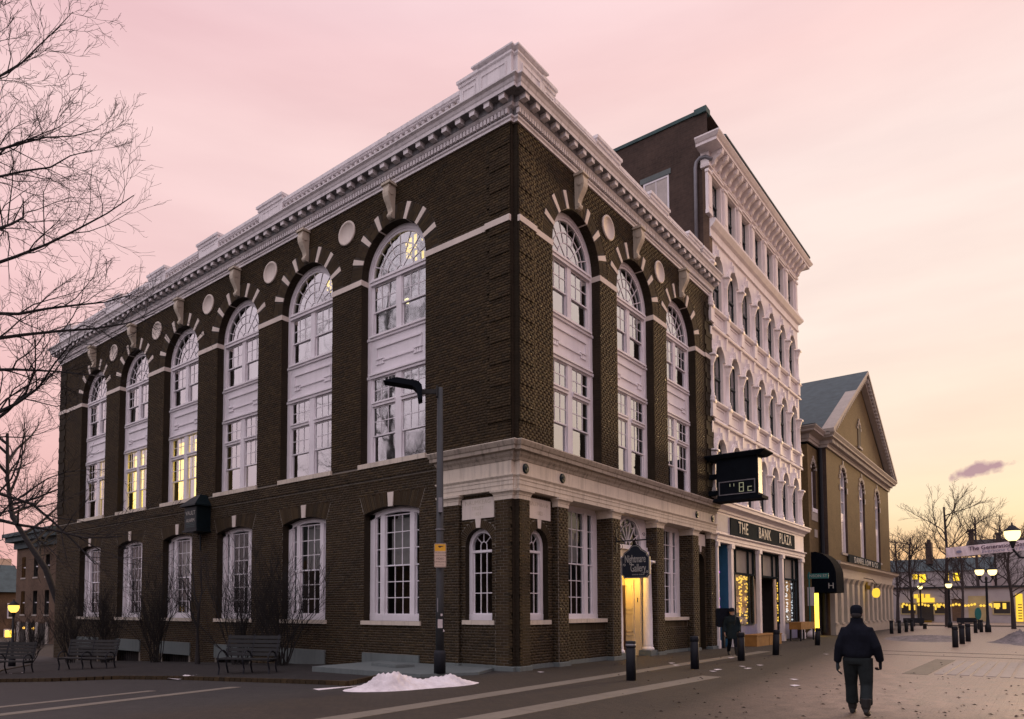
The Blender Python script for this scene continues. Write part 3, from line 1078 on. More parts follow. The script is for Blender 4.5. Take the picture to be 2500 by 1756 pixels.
# lit rooms and hanging lamps behind some windows
lw_ = MB()
for i, spans in ((3, [(-1.1, -0.2), (0.75, 1.15)]), (4, [(-1.15, -0.2), (0.2, 1.15)]), (5, [(-1.15, -0.3)])):
    for a, b in spans: lw_.box(CL[i] + a, CL[i] + b, -0.62, -0.66, 6.6, 9.2)
for i, a in ((2, -0.5), (2, 0.55)):
    lw_.box(CL[i] + a - 0.05, CL[i] + a + 0.05, -0.7, -0.74, 6.7, 7.05)
ob('lit_room', lw_, 'room_glow', bank, L0)
for i, sc_, dz in ((0, 1.0, 0.0), (1, 0.72, -0.05)):
    ch = MB()
    rr = random.Random(i + 3)
    for k in range(16):
        a = 2 * PI * k / 16
        x, d = 0.75 * math.cos(a) * sc_, -1.35 + 0.55 * math.sin(a) * sc_
        h = rr.uniform(0.1, 0.34) * sc_
        wd = rr.uniform(0.035, 0.075) * sc_
        z = 13.95 + dz + rr.uniform(-0.05, 0.05)
        ch.box(x - wd, x + wd, d - 0.01, d + 0.01, z - h, z)
        ch.box(x - wd * 0.8, x + wd * 0.8, d - 0.02, d, z - h - 0.16 * sc_, z - h - 0.05)
    ob('ceiling_lamp', ch, 'chandelier_glow', bank, FL(CL[i] - 0.25))
ob('ceiling_lamp', MB().box(-0.16, 0.12, -1.0, -1.3, 12.02, 12.06), 'lamp_glow', bank, FL(CL[0] + 0.45))

# pale impost band, in lengths between the windows
bs = [(NT_ + 0.01, CL[0] - HW)] + [(CL[i] + HW, CL[i + 1] - HW) for i in range(5)] + [(CL[5] + HW, LY + 0.05)]
for a, b in bs:
    m_ = MB().box(a + (0.0 if a < 1 else -0.006), b + (0.006 if b < 29 else 0), -0.29, 0.03, 12.475, 12.655)
    if a < 1: m_.box(NT_, 1.0, 0.0, 0.085, 12.475, 12.655)
    if b > 29: m_.box(30.05, LY + 0.05, 0.0, 0.085, 12.475, 12.655)
    ob('impost_band', m_, 'voussoir_stone', bank, L0)
bs = [(NT_ + 0.01, CR[0] - HW), (CR[0] + HW, CR[1] - HW), (CR[1] + HW, CR[2] - HW), (CR[2] + HW, LX + 0.05)]
for a, b in bs:
    m_ = MB().box(-a - (0.0 if a < 1 else -0.006), -b - (0.006 if b < 14 else 0), -0.29, 0.03, 12.475, 12.655)
    if a < 1: m_.box(-NT_, -1.0, 0.0, 0.085, 12.475, 12.655)
    if b > 14: m_.box(-13.95, -LX - 0.03, 0.0, 0.085, 12.475, 12.655)
    ob('impost_band', m_, 'voussoir_stone', bank, R0)
# roundels
rm = MB().lathe([(0.42, 0), (0.42, 0.05), (0.38, 0.065), (0.345, 0.05), (0.33, 0.02), (0.0001, 0.018)], 28).mesh('roundel', True)
rm.materials.append(M['voussoir_stone'])
RX = Matrix.Rotation(-PI / 2, 4, 'X')
for i in range(5): ob('roundel', rm, None, bank, FL(CL[i] + 2.186, z=14.5) @ RX)
for i in range(2): ob('roundel', rm, None, bank, FR(CR[i] + 2.04, z=14.5) @ RX)

# brick quoins, tall and low blocks in turn
qa = MB().box(0.0, 0.82, -0.02, 0.035, 0, 0.385).mesh('quoin')
qb = MB().box(0.0, 0.71, -0.02, 0.055, 0, 0.225).mesh('quoin')
mat_brick_tex('brick_quoin', (0.018, 0.0135, 0.007), (0.026, 0.019, 0.0095), (0.030, 0.024, 0.017), 'WALL')
for m_ in (qa, qb): m_.materials.append(M['brick_quoin'])
qz = []
k = -4
while True:
    z0 = 12.46 - 0.62 * k
    if z0 < 6.5: break
    if z0 + 0.6 < 15.3: qz.append(z0)
    k += 1
for mw, sgn in ((L0, 1), (R0, -1)):
    lst_a, lst_b = [], []
    for z in qz:
        e0, e1 = (NT_ + 0.015, NT_ + 0.825) if sgn > 0 else (-NT_ - 0.825, -NT_ - 0.015)
        lst_a += brick_rows(e0, e1, z, z + 0.384, None, bh=0.0768)
        e0, e1 = (NT_ + 0.015, NT_ + 0.715) if sgn > 0 else (-NT_ - 0.715, -NT_ - 0.015)
        lst_b += brick_rows(e0, e1, z + 0.388, z + 0.611, None, bh=0.0745)
    stuff_bricks('quoin_bricks', lst_a, mw, 0.035, 0.006)
    stuff_bricks('quoin_bricks', lst_b, mw, 0.055, 0.006)
for z in qz:
    for (m_, dz) in ((qa, 0.0), (qb, 0.387)):
        ob('quoin', m_, None, bank, FL(NT_ + 0.01, z=z + dz))
        ob('quoin', m_, None, bank, FL(LY - 0.82 if m_ is qa else LY - 0.71, z=z + dz))
        ob('quoin', m_, None, bank, FR(NT_ + 0.01 + (0.82 if m_ is qa else 0.71), z=z + dz))
        ob('quoin', m_, None, bank, FR(LX, z=z + dz))

# --- main cornice
CP = [(6, LY), (0, LY), (0, NT_), (NT_, NT_), (NT_, 0), (LX + 0.05, 0)]
cpf = [(0, 15.32), (0.06, 15.32), (0.06, 15.39), (0.10, 15.42), (0.10, 15.47), (0.065, 15.475), (0.065, 15.66), (0.15, 15.68), (0.20, 15.75), (0.20, 15.92), (0.45, 15.925), (0.45, 16.03), (0.475, 16.06), (0.505, 16.13), (0.575, 16.18), (0.575, 16.225), (0, 16.30)]
ob('cornice', sweep(cpf, CP, True), 'cornice_paint', bank)
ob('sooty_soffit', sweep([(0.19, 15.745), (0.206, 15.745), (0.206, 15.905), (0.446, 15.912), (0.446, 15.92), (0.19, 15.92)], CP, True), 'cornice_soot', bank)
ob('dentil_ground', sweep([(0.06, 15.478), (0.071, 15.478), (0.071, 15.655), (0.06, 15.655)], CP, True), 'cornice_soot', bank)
mm = MB().box(-0.095, 0.095, 0.19, 0.41, 15.775, 15.92).box(-0.11, 0.11, 0.19, 0.425, 15.895, 15.923).mesh('modillion')
mm.materials.append(M['cornice_paint'])
y = 0.15
while y < LY + 0.3:
    ob('modillion', mm, None, bank, FL(y)); y += 0.525
x = 0.05
while x < LX:
    ob('modillion', mm, None, bank, FR(x)); x += 0.525
dm = MB()
y = 0.16
while y < LY + 0.1:
    dm.add([tuple(L0 @ Vector(v_)) for v_ in MB().box(y - 0.041, y + 0.041, 0.06, 0.17, 15.50, 15.645).v], [(0, 3, 2, 1), (4, 5, 6, 7), (0, 1, 5, 4), (1, 2, 6, 5), (2, 3, 7, 6), (3, 0, 4, 7)])
    y += 0.1265
x = 0.05
while x < LX:
    dm.add([tuple(R0 @ Vector(v_)) for v_ in MB().box(-x - 0.041, -x + 0.041, 0.06, 0.17, 15.50, 15.645).v], [(0, 3, 2, 1), (4, 5, 6, 7), (0, 1, 5, 4), (1, 2, 6, 5), (2, 3, 7, 6), (3, 0, 4, 7)])
    x += 0.1265
ob('dentil_course', dm, 'cornice_paint', bank, kind='stuff')

# --- parapet
def ped_profile(z0, z1, d=0.10):
    return [(-0.35, z0), (d, z0), (d, z1 - 0.26), (d + 0.05, z1 - 0.22), (d + 0.05, z1 - 0.17), (d, z1 - 0.15), (d, z1 - 0.10), (d + 0.10, z1 - 0.05), (d + 0.10, z1), (-0.35, z1)]


ob('corner_pedestal', sweep(ped_profile(16.24, 17.45), [(0.35, 1.2), (0, 1.2), (0, NT_), (NT_, NT_), (NT_, 0), (1.3, 0), (1.3, 0.35)], True), 'cornice_paint', bank)
for mw, a, b in ((L0, 1.21, 1.93), (R0, -2.03, -1.31)):
    pm = MB()
    pm.box(a, b, -0.3, 0.07, 16.24, 17.12).box(a - 0.03, b + 0.06, -0.33, 0.16, 17.22, 17.31).box(a, b + 0.03, -0.3, 0.11, 17.12, 17.22)
    ob('pedestal', pm, 'cornice_paint', bank, mw)
pl = []
for mw, spans in ((L0, ((0.2, 1.1), (1.33, 1.82))), (R0, ((-1.15, -0.25), (-1.92, -1.43)))):
    for a, b in spans:
        dd = 0.10 if abs(a) < 1.3 and abs(b) < 1.25 else 0.07
        t_ = 17.08 if dd == 0.10 else 17.0
        pm = MB()
        for (p, q, z0, z1) in ((a, b, t_ - 0.05, t_), (a, b, 16.55, 16.59), (a, a + 0.035, 16.59, t_ - 0.05), (b - 0.035, b, 16.59, t_ - 0.05)):
            pm.box(p, q, dd - 0.01, dd + 0.025, z0, z1)
        ob('parapet_panel', pm, 'cornice_paint', bank, mw)
LP = [(10.58, 12.05), (14.97, 16.46), (19.32, 20.85), (23.75, 25.3), (29.55, 31.2)]
for a, b in LP:
    pm = MB().box(a, b, -0.3, 0.08, 16.24, 17.08).box(a - 0.09, b + 0.09, -0.36, 0.18, 17.2, 17.30).box(a - 0.04, b + 0.04, -0.33, 0.13, 17.08, 17.2)
    pm.box(a + 0.25, b - 0.25, 0.07, 0.10, 16.93, 16.97).box(a + 0.25, b - 0.25, 0.07, 0.10, 16.55, 16.58)
    ob('pedestal', pm, 'cornice_paint', bank, L0)
balm = MB().lathe([(0.075, 0), (0.075, 0.05), (0.045, 0.07), (0.085, 0.17), (0.06, 0.27), (0.04, 0.33), (0.06, 0.36), (0.075, 0.38), (0.075, 0.44)], 8).mesh('baluster', True)
balm.materials.append(M['cornice_paint'])
e = 1.93
for a, b in LP:
    ob('balustrade_rail', MB().box(e, a, -0.2, 0.09, 16.95, 17.07).box(e, a, -0.17, 0.05, 16.90, 16.95), 'cornice_paint', bank, L0)
    ob('balustrade_base', MB().box(e, a, -0.2, 0.07, 16.24, 16.46), 'cornice_paint', bank, L0)
    n = int((a - e) / 0.235)
    if a < 24:
        for k in range(n): ob('baluster', balm, None, bank, FL(e + (a - e) * (k + 0.5) / n, x=0.06, z=16.46))
    else:
        ob('balustrade_panel', MB().box(e, a, -0.12, -0.02, 16.46, 16.9), 'cornice_paint', bank, L0)
    e = b
RP = [(4.55, 6.15), (8.62, 10.2), (12.25, 13.55), (13.82, 14.98)]
e = 2.03
for a, b in RP:
    if a - e > 0.4:
        pm = MB().box(-e, -a, -0.2, 0.04, 16.24, 16.9).box(-e, -a, -0.22, 0.09, 16.95, 17.07).box(-e, -a, -0.2, 0.06, 16.90, 16.95)
        n = max(2, int((a - e) / 0.75))
        for k in range(n):
            p, q = e + (a - e) * (k + 0.12) / n, e + (a - e) * (k + 0.88) / n
            pm.box(-p, -q, 0.03, 0.065, 16.80, 16.84).box(-p, -q, 0.03, 0.065, 16.5, 16.53)
        ob('blind_parapet', pm, 'cornice_paint', bank, R0)
    pm = MB().box(-a, -b, -0.3, 0.08, 16.24, 17.02).box(-a + 0.08, -b - 0.08, -0.36, 0.18, 17.12, 17.22).box(-a + 0.04, -b - 0.04, -0.33, 0.13, 17.02, 17.12)
    ob('pedestal', pm, 'cornice_paint', bank, R0)
    e = b

# --- ground-floor windows of the long side
GW = MB()
for s in (-1, 1):
    GW.box(s * 1.00, s * GH, -0.27, -0.42, 1.38, GSP + 0.02)
    GW.box(s * 0.56, s * 0.76, -0.28, -0.42, 1.38, 4.80)
GW.box(-GH, GH, -0.26, -0.42, 1.31, 1.52)
Rg = (GH * GH + GRI * GRI) / (2 * GRI)
zt = lambda x: GSP + GRI - Rg + math.sqrt(Rg * Rg - x * x)
n = 16
xs_ = [-GH + 2 * GH * i / n for i in range(n + 1)]
for a, b in zip(xs_[:-1], xs_[1:]):
    GW.prism([(a, zt(a) - 0.17), (b, zt(b) - 0.17), (b, zt(b)), (a, zt(a))], -0.27, -0.42, 'XZ')
gframe = GW.mesh('window_frame')
gframe.materials.append(M['white_paint'])
gpanes, gsash = [], []
for (x0, x1, nc) in ((-0.56, 0.56, 3), (-1.0, -0.76, 1), (0.76, 1.0, 1)):
    for (z0, z1, d) in ((3.05, 4.70, -0.33), (1.50, 3.10, -0.365)):
        m_ = MB()
        gpanes.extend(lights(m_, x0, x1, z0, z1, nc, 3, d, 0.035))
        q = m_.mesh('sash')
        q.materials.append(M['white_paint'])
        gsash.append(q)
gpm = [pane_mesh(p, d, 'glass_dark') for p, d in gpanes]
gsill = MB().box(-1.31, 1.31, -0.42, 0.07, 1.18, 1.31).mesh('sill')
gsill.materials.append(M['limestone'])
gkey = MB().prism([(-0.10, 4.92), (0.10, 4.92), (0.135, 5.37), (-0.135, 5.37)], -0.02, 0.035, 'XZ').mesh('keystone')
gkey.materials.append(M['voussoir_stone'])
sm_ = MB()
k = -16
for k in range(-17, 18):
    t0, t1 = (k - 0.44) / 17.5, (k + 0.44) / 17.5
    if abs(k) < 2: continue
    a, b = t0 * GH, t1 * GH
    sm_.prism([(a, zt(a) + 0.004), (b, zt(b) + 0.004), (t1 * (GH + 0.23), 5.36), (t0 * (GH + 0.23), 5.36)], -0.002, random.uniform(0.004, 0.011), 'XZ')
soldier = sm_.mesh('flat_arch')
soldier.materials.append(M['brick'])
lint = MB().box(-1.25, 1.25, -0.1, 0.05, -0.25, 0.28).mesh('basement_lintel')
lint.materials.append(M['granite'])
bw = MB().box(-1.1, 1.1, -0.36, -0.40, -1.6, -0.25).mesh('basement_pane')
bw.materials.append(M['interior_dark'])
bg_ = MB()
for k in range(12): bg_.box(-1.05 + k * 0.19, -1.035 + k * 0.19, -0.12, -0.14, -1.5, -0.27)
grm = bg_.mesh('basement_grille')
grm.materials.append(M['black_metal'])
blind = MB().box(-0.5, 0.5, -0.55, -0.57, 3.1, 4.6).mesh('blind')
blind.materials.append(M['interior_pale'])
rest_dark = MB()
for i, c in enumerate(CL):
    mw = FL(c + 0.02)
    wn_ = ob('window', gframe, None, bank, mw)
    for q in gsash: ob('sash', q, None, wn_, mw)
    if i == 0:
        for q in gpm: ob('pane', q, None, wn_, mw)
    else:
        for poly, d in gpanes: rest_dark.add([tuple(mw @ Vector((p[0], d, p[1]))) for p in poly], [(0, 1, 2, 3)])
    ob('sill', gsill, None, wn_, mw)
    ob('keystone', gkey, None, bank, mw)
    ob('flat_arch', soldier, None, bank, mw, kind='stuff')
    ob('basement_lintel', lint, None, bank, mw)
    ob('basement_window', bw, None, bank, mw)
    ob('basement_grille', grm, None, bank, mw)
    if i in (0, 1, 3): ob('blind', blind, None, wn_, mw)

# --- corner pavilion: piers, recessed bays, entablature
EP = [(0.3, 2.72), (0, 2.72), (0, NT_), (NT_, NT_), (NT_, 0), (LX + 0.05, 0)]
ob('architrave', sweep([(-0.25, 4.96), (0.05, 4.96), (0.05, 5.08), (0.065, 5.085), (0.065, 5.20), (0.08, 5.205), (0.08, 5.27), (0.125, 5.33), (0.125, 5.352), (-0.25, 5.352)], EP, True), 'limestone', bank)
ob('lower_cornice', sweep([(-0.25, 5.752), (0.05, 5.752), (0.075, 5.83), (0.13, 5.90), (0.15, 5.98), (0.24, 6.0), (0.24, 6.10), (0.265, 6.12), (0.30, 6.21), (0.30, 6.25), (0, 6.34), (-0.25, 6.34)], EP, True), 'limestone_sooty', bank)
ob('cornice_lip', sweep([(0.26, 6.252), (0.312, 6.238), (0.312, 6.262), (0.26, 6.275)], EP, True), 'limestone', bank)
mat_emit_dummy = None
# soffit over the recessed bays
ob('bay_soffit', MB().box(0.0, LX, 0.02, 1.2, 4.965, 5.3).box(0.02, 0.6, 0.6, 2.7, 4.965, 5.3), 'limestone', bank)


def slabs(cuts, mw, z0, z1, d0, d1, name, mat, gap=0.006):
    for a, b in zip(cuts[:-1], cuts[1:]):
        ob(name, MB().box(a + gap / 2, b - gap / 2, d0, d1, z0, z1), mat, bank, mw)


slabs([NT_, 0.58, 1.92, 2.70], L0, 5.354, 5.75, -0.2, 0.035, 'frieze_block', 'limestone')
slabs([-14.88, -13.9, -12.5, -11.0, -9.4, -7.9, -6.6, -5.3, -4.05, -2.7, -1.95, -0.62, -NT_], R0, 5.354, 5.75, -0.2, 0.035, 'frieze_block', 'limestone')
ob('frieze_block', MB().box(0.16, NT_ + 0.03, NT_ - 0.035, 0.2, 5.354, 5.75).box(NT_ - 0.035, 0.2, 0.165, NT_ + 0.0, 5.354, 5.75), 'limestone', bank)
md = MB().lathe([(0.14, 0), (0.14, 0.03), (0.11, 0.05), (0.085, 0.035), (0.04, 0.06), (0.0001, 0.065)], 18).mesh('bronze_medallion', True)
md.materials.append(M['bronze_green'])
for x in (0.40, 2.32, 12.75, 14.5): ob('bronze_medallion', md, None, bank, FR(x, -0.035, 5.55) @ RX)

mortar_pier = lambda mbx, nm: ob(nm, mbx, 'mortar_low', bank)
# plan of the corner pier with its notched edge
cp_poly = [(0.4, 0.72), (0, 0.72), (0, NT_), (NT_, NT_), (NT_, 0), (0.65, 0), (0.65, 0.4)]
corner = mortar_pier(MB().prism(cp_poly, 0.10, 4.70, 'XY'), 'corner_pier')
cap_prof = [(-0.1, 4.69), (0.02, 4.69), (0.02, 4.80), (0.035, 4.805), (0.035, 4.83), (0.06, 4.87), (0.105, 4.90), (0.11, 4.962), (-0.1, 4.962)]
ob('capital', sweep(cap_prof, cp_poly, True), 'limestone', bank)
base_prof = [(-0.1, -0.4), (0.045, -0.4), (0.045, 0.11), (0.02, 0.125), (-0.1, 0.125)]
ob('plinth', sweep(base_prof, cp_poly, True), 'granite', bank)
mb_ = {}


def brick_piece(L, h):
    k = (round(L, 2), round(h, 3))
    if k not in mb_:
        m_ = MB().add([tuple(v_) for v_ in (BR_V - (0, 0, 0)) * (k[0], 0.010, k[1])], [tuple(f_) for f_ in BR_F]).mesh('brick')
        m_.materials.append(M['brick'])
        mb_[k] = m_
    return mb_[k]


cnt = 0
pl_bricks = [(b, L0) for b in brick_rows(NT_ + 0.012, 0.712, 0.13, 4.69, None)]
pr_bricks = [(b, R0) for b in brick_rows(-0.642, -NT_ - 0.012, 0.13, 4.69, None)]
rest = {0: [], 1: []}
allb = sorted(pl_bricks + pr_bricks, key=lambda q: -q[0][2])
for (b, mw) in allb:
    s, z, L, h = b
    if cnt < 300 and L > 0.09:
        ob('brick', brick_piece(L, h), None, corner, mw @ Tr((s, -0.003 + random.uniform(-0.002, 0.002), z)))
        cnt += 1
    else:
        rest[0 if mw is L0 else 1].append(b)
for k, mw in ((0, L0), (1, R0)):
    if rest[k]: stuff_bricks('closer_bricks', rest[k], mw, parent=corner)
# other piers
lp = [(0.4, 2.72), (0, 2.72), (0, 2.05), (0.4, 2.05)]
piers = [('L', lp)] + [('R', [(a, 0.60), (a, 0), (b, 0), (b, 0.60)]) for a, b in ((2.13, 2.70), (5.50, 6.06), (8.96, 9.56), (12.385, 12.99), (14.35, 14.9))]
for side, poly in piers:
    body = mortar_pier(MB().prism(poly, 0.10, 4.70, 'XY'), 'pier')
    ob('capital', sweep(cap_prof, poly, True), 'limestone', bank)
    ob('plinth', sweep(base_prof, poly, True), 'granite', bank)
    if side == 'L':
        stuff_bricks('pier_bricks', brick_rows(2.058, 2.712, 0.13, 4.69, None), L0, parent=body)
        stuff_bricks('pier_bricks', brick_rows(0.0, 0.13, 0.13, 4.69, None), frame((0, 2.05, 0), (1, 0, 0), (0, -1, 0)), parent=body)
    else:
        a, b = poly[1][0], poly[2][0]
        stuff_bricks('pier_bricks', brick_rows(-b + 0.008, -a - 0.008, 0.13, 4.69, None), R0, parent=body)
        stuff_bricks('pier_bricks', brick_rows(0.008, 0.6, 0.13, 4.69, None), frame((a, 0, 0), (0, 1, 0), (-1, 0, 0)), parent=body)

# recessed bay walls with round-headed openings
arch_ops = {}


def bay_wall(mw, s0, s1, d, op, zb=0.10, z1=4.965):
    m_ = MB()
    wall_front(m_, s0, s1, zb, z1, [op], d)
    o_ = ob('bay_wall', m_, 'mortar_low', bank, mw)
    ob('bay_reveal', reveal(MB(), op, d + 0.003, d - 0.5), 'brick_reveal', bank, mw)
    cf = cut_from([op], 0.25 if op[4] == op[1] else 0.0)
    stuff_bricks('bay_bricks', brick_rows(s0 + 0.004, s1 - 0.004, zb + 0.03, z1, cf), mw, d, parent=o_)
    if op[4] == op[1]:
        c, h, _, sp, _ = op
        am = MB()
        a = 0.01
        while a < PI:
            a1 = min(PI, a + 0.105)
            if abs((a + a1) / 2 - PI / 2) > 0.12:
                am.prism([(c + r_ * math.cos(q_), sp + r_ * math.sin(q_)) for r_, q_ in ((h + 0.005, a), (h + 0.235, a), (h + 0.235, a1 - 0.016), (h + 0.005, a1 - 0.016))], d - 0.002, d + random.uniform(0.004, 0.010), 'XZ')
            a += 0.105
        ob('brick_arch', am, 'brick', bank, mw, kind='stuff')
    return o_


opL = (1.40, 0.48, 1.36, 3.50, 0.48)
opA = (-1.39, 0.48, 1.36, 3.50, 0.48)
opE = (-13.67, 0.46, 0.02, 3.55, 0.46)
bay_wall(L0, 0.72, 2.05, -0.13, opL)
bay_wall(R0, -2.13, -0.65, -0.19, opA)
bay_wall(R0, -14.35, -12.99, -0.20, opE)
ob('niche_door', MB().box(-14.2, -13.1, -0.69, -0.74, 0.0, 4.1), 'interior_dark', bank, R0)
for mw, s0, s1, d in ((L0, 0.72, 2.05, -0.13), (R0, -2.13, -0.65, -0.19)):
    ob('plinth', MB().box(s0, s1, d - 0.2, d + 0.035, -0.4, 0.12), 'granite', bank, mw)
# apron walls below the three-light windows
for a, b in ((2.70, 5.50), (9.56, 12.385)):
    o_ = ob('apron_wall', MB().box(-b, -a, -0.6, -0.27, -0.3, 1.26), 'mortar_low', bank, R0)
    stuff_bricks('apron_bricks', brick_rows(-b + 0.004, -a - 0.004, 0.13, 1.00, None), R0, -0.27, parent=o_)
    sb = MB()
    x = a + 0.05
    while x < b - 0.1:
        sb.box(-x - 0.07, -x, -0.272, -0.262 + random.uniform(-0.002, 0.003), 1.01, 1.235)
        x += 0.08
    ob('soldier_bricks', sb, 'brick', o_, R0, kind='stuff')
    ob('plinth', MB().box(-b, -a, -0.5, -0.235, -0.4, 0.12), 'granite', bank, R0)
    ob('window_sill', MB().box(-b + 0.06, -a - 0.02, -0.62, -0.17, 1.255, 1.375), 'limestone', bank, R0)

# plaques with incised words, each on a stem
def plaque(mw, c, w, z0, z1, d, rows):
    pm = MB().box(c - w / 2, c + w / 2, d - 0.03, d + 0.035, z0, z1).prism([(c - 0.07, z0 - 0.26), (c + 0.07, z0 - 0.26), (c + 0.1, z0), (c - 0.1, z0)], d - 0.03, d + 0.03, 'XZ')
    o_ = ob('plaque', pm, 'voussoir_stone', bank, mw)
    for (s, dz, size) in rows:
        ob('lettering', text_mesh(s, size, 0.002), 'console_stone', o_, text_on(mw, c, d + 0.036, (z0 + z1) / 2 + dz))


plaque(L0, 1.40, 1.16, 4.25, 4.83, -0.13, [('NAUMKEAG', 0.17, 0.17), ('TRUST', 0.0, 0.15), ('· 1831 ·', -0.16, 0.13)])
plaque(R0, -1.39, 1.16, 4.25, 4.83, -0.19, [('SALEM·BANK', 0.13, 0.17), ('· 1803 ·', -0.12, 0.17)])
plaque(R0, -13.67, 0.98, 4.35, 4.84, -0.20, [])

# small arched windows beside the corner
AW = MB()
for s in (-1, 1): AW.box(s * 0.36, s * 0.48, -0.18, -0.3, 1.36, 3.50)
ring_sector(AW, 0, 3.50, 0.36, 0.478, 0, PI, -0.18, -0.3, 14)
AW.box(-0.48, 0.48, -0.17, -0.3, 1.36, 1.53)
awf = AW.mesh('window_frame')
awf.materials.append(M['white_paint'])
asash, apanes = MB(), []
apanes += lights(asash, -0.36, 0.36, 1.53, 3.32, 3, 3, -0.24, 0.03)
asash.box(-0.36, 0.36, -0.2, -0.28, 3.30, 3.37)
ring_sector(asash, 0, 3.50, 0.10, 0.12, 0, PI, -0.24, -0.27, 8)
for s in (-1, 1): asash.box(s * 0.10, s * 0.12, -0.24, -0.27, 3.37, 3.5)
for a in (45, 90, 135):
    c_, s_ = math.cos(rad(a)), math.sin(rad(a))
    asash.prism([(0.11 * c_ + 0.01 * s_, 3.5 + 0.11 * s_ - 0.01 * c_), (0.37 * c_ + 0.01 * s_, 3.5 + 0.37 * s_ - 0.01 * c_), (0.37 * c_ - 0.01 * s_, 3.5 + 0.37 * s_ + 0.01 * c_), (0.11 * c_ - 0.01 * s_, 3.5 + 0.11 * s_ + 0.01 * c_)], -0.242, -0.268, 'XZ')
asm = asash.mesh('sash')
asm.materials.append(M['white_paint'])
apm = [pane_mesh(p, d, 'glass_dark') for p, d in apanes] + [pane_mesh(arc(0, 3.5, 0.365, 0, PI, 12) + [(-0.36, 3.36), (0.36, 3.36)], -0.255, 'glass_dark')]
for mw, c, d in ((L0, 1.40, -0.13), (R0, -1.39, -0.19)):
    m2 = mw @ Tr((c, d, 0))
    wn_ = ob('window', awf, None, bank, m2)
    ob('sash', asm, None, wn_, m2)
    for q in apm: ob('pane', q, None, wn_, m2)
    ob('sill', MB().box(-0.58, 0.58, -0.3, 0.05, 1.235, 1.36), 'limestone', wn_, m2)
hl = MB().ball((0, 0, 0), 0.07, 8, 5, 1.2)
hl.tube([(0, 0, 0.07), (0, 0, 0.2)], 0.02, 5)
ob('hanging_lamp', hl, 'lamp_amber', bank, L0 @ Tr((1.12, -0.75, 2.0)))
sg = MB()
for dx in (-0.01, 0.0): sg.ball((dx, 0, 0), 0.035, 6, 4)
ob('window_ornament', sg, 'grey_metal', bank, L0 @ Tr((1.32, -0.5, 1.56)))

# three-light windows between the piers
TW = MB()
for s in (-1, 1):
    TW.box(s * 1.10, s * 1.40, -0.57, -0.7, 1.37, 4.965).box(s * 0.54, s * 0.77, -0.575, -0.7, 1.37, 4.965)
TW.box(-1.4, 1.4, -0.56, -0.7, 1.37, 1.52).box(-1.4, 1.4, -0.572, -0.7, 4.80, 4.965)
twf = TW.mesh('window_frame')
twf.materials.append(M['white_paint'])
tsash, tpanes = [], []
for (x0, x1, nc) in ((-0.54, 0.54, 3), (-1.1, -0.77, 1), (0.77, 1.1, 1)):
    for (z0, z1, d) in ((3.10, 4.81, -0.60), (1.50, 3.15, -0.635)):
        m_ = MB()
        tpanes.extend(lights(m_, x0, x1, z0, z1, nc, 3, d, 0.035))
        q = m_.mesh('sash')
        q.materials.append(M['white_paint'])
        tsash.append(q)
for c in (4.10, 10.97):
    mw = FR(c)
    wn_ = ob('window', twf, None, bank, mw)
    for q in tsash: ob('sash', q, None, wn_, mw)
    for p, d in tpanes: rest_dark.add([tuple(mw @ Vector((a, d, b))) for a, b in p], [(0, 1, 2, 3)])
    ob('blind', MB().box(-0.5, 0.15, -0.8, -0.82, 3.2, 4.7), 'interior_pale', wn_, mw)
ob('glass_panes', rest_panes, 'glass', bank, kind='stuff')
ob('lower_glass_panes', rest_dark, 'glass_dark', bank, kind='stuff')

# --- entrance: columns, fanlight, lit lobby
ent = ob('doorcase', MB().box(-8.96, -6.06, -0.36, -0.6, 3.80, 3.95).box(-8.96, -8.62, -0.30, -0.6, 3.45, 3.80).box(-6.40, -6.06, -0.30, -0.6, 3.45, 3.80)
         .box(-8.96, -8.88, -0.36, -0.6, 0, 3.45).box(-6.14, -6.06, -0.36, -0.6, 0, 3.45), 'white_paint', bank, R0)
fp = MB()
wall_front(fp, -8.96, -6.06, 3.95, 4.965, [(-7.51, 0.92, 3.96, 3.97, 0.92)], -0.42)
ob('fanlight_panel', fp, 'white_paint', ent, R0)
fl = MB()
ring_sector(fl, 0, 3.97, 0.92, 1.0, 0, PI, -0.38, -0.5, 18)
ring_sector(fl, 0, 3.97, 1.06, 1.10, 0, PI, -0.39, -0.44, 18)
ring_sector(fl, 0, 3.97, 0.12, 0.16, 0, PI, -0.43, -0.46, 10)
for k in range(1, 7):
    a = PI * k / 7
    c_, s_ = math.cos(a), math.sin(a)
    fl.prism([(0.14 * c_ + 0.014 * s_, 3.97 + 0.14 * s_ - 0.014 * c_), (0.92 * c_ + 0.014 * s_, 3.97 + 0.92 * s_ - 0.014 * c_), (0.92 * c_ - 0.014 * s_, 3.97 + 0.92 * s_ + 0.014 * c_), (0.14 * c_ - 0.014 * s_, 3.97 + 0.14 * s_ + 0.014 * c_)], -0.43, -0.46, 'XZ')
for k in range(7):   # swags between the rays
    a0, a1 = PI * k / 7, PI * (k + 1) / 7
    pts = []
    for j in range(7):
        a = a0 + (a1 - a0) * j / 6
        r_ = 0.84 - 0.16 * math.sin(PI * j / 6)
        pts.append((r_ * math.cos(a), -0.445, 3.97 + r_ * math.sin(a)))
    fl.tube(pts, 0.018, 5)
ob('fanlight', fl, 'white_paint', ent, FR(7.51))
ob('fanlight_pane', MB().add([(p[0], -0.47, p[1]) for p in arc(0, 3.97, 0.93, 0, PI, 18)], [tuple(range(19))]), 'glass_dark', ent, FR(7.51))
colp = [(0.22, 0.20), (0.22, 0.26), (0.20, 0.30), (0.17, 0.32), (0.185, 0.36), (0.17, 0.42), (0.17, 1.3), (0.145, 3.12), (0.16, 3.14), (0.16, 3.18), (0.145, 3.2), (0.145, 3.26), (0.19, 3.33), (0.20, 3.36)]
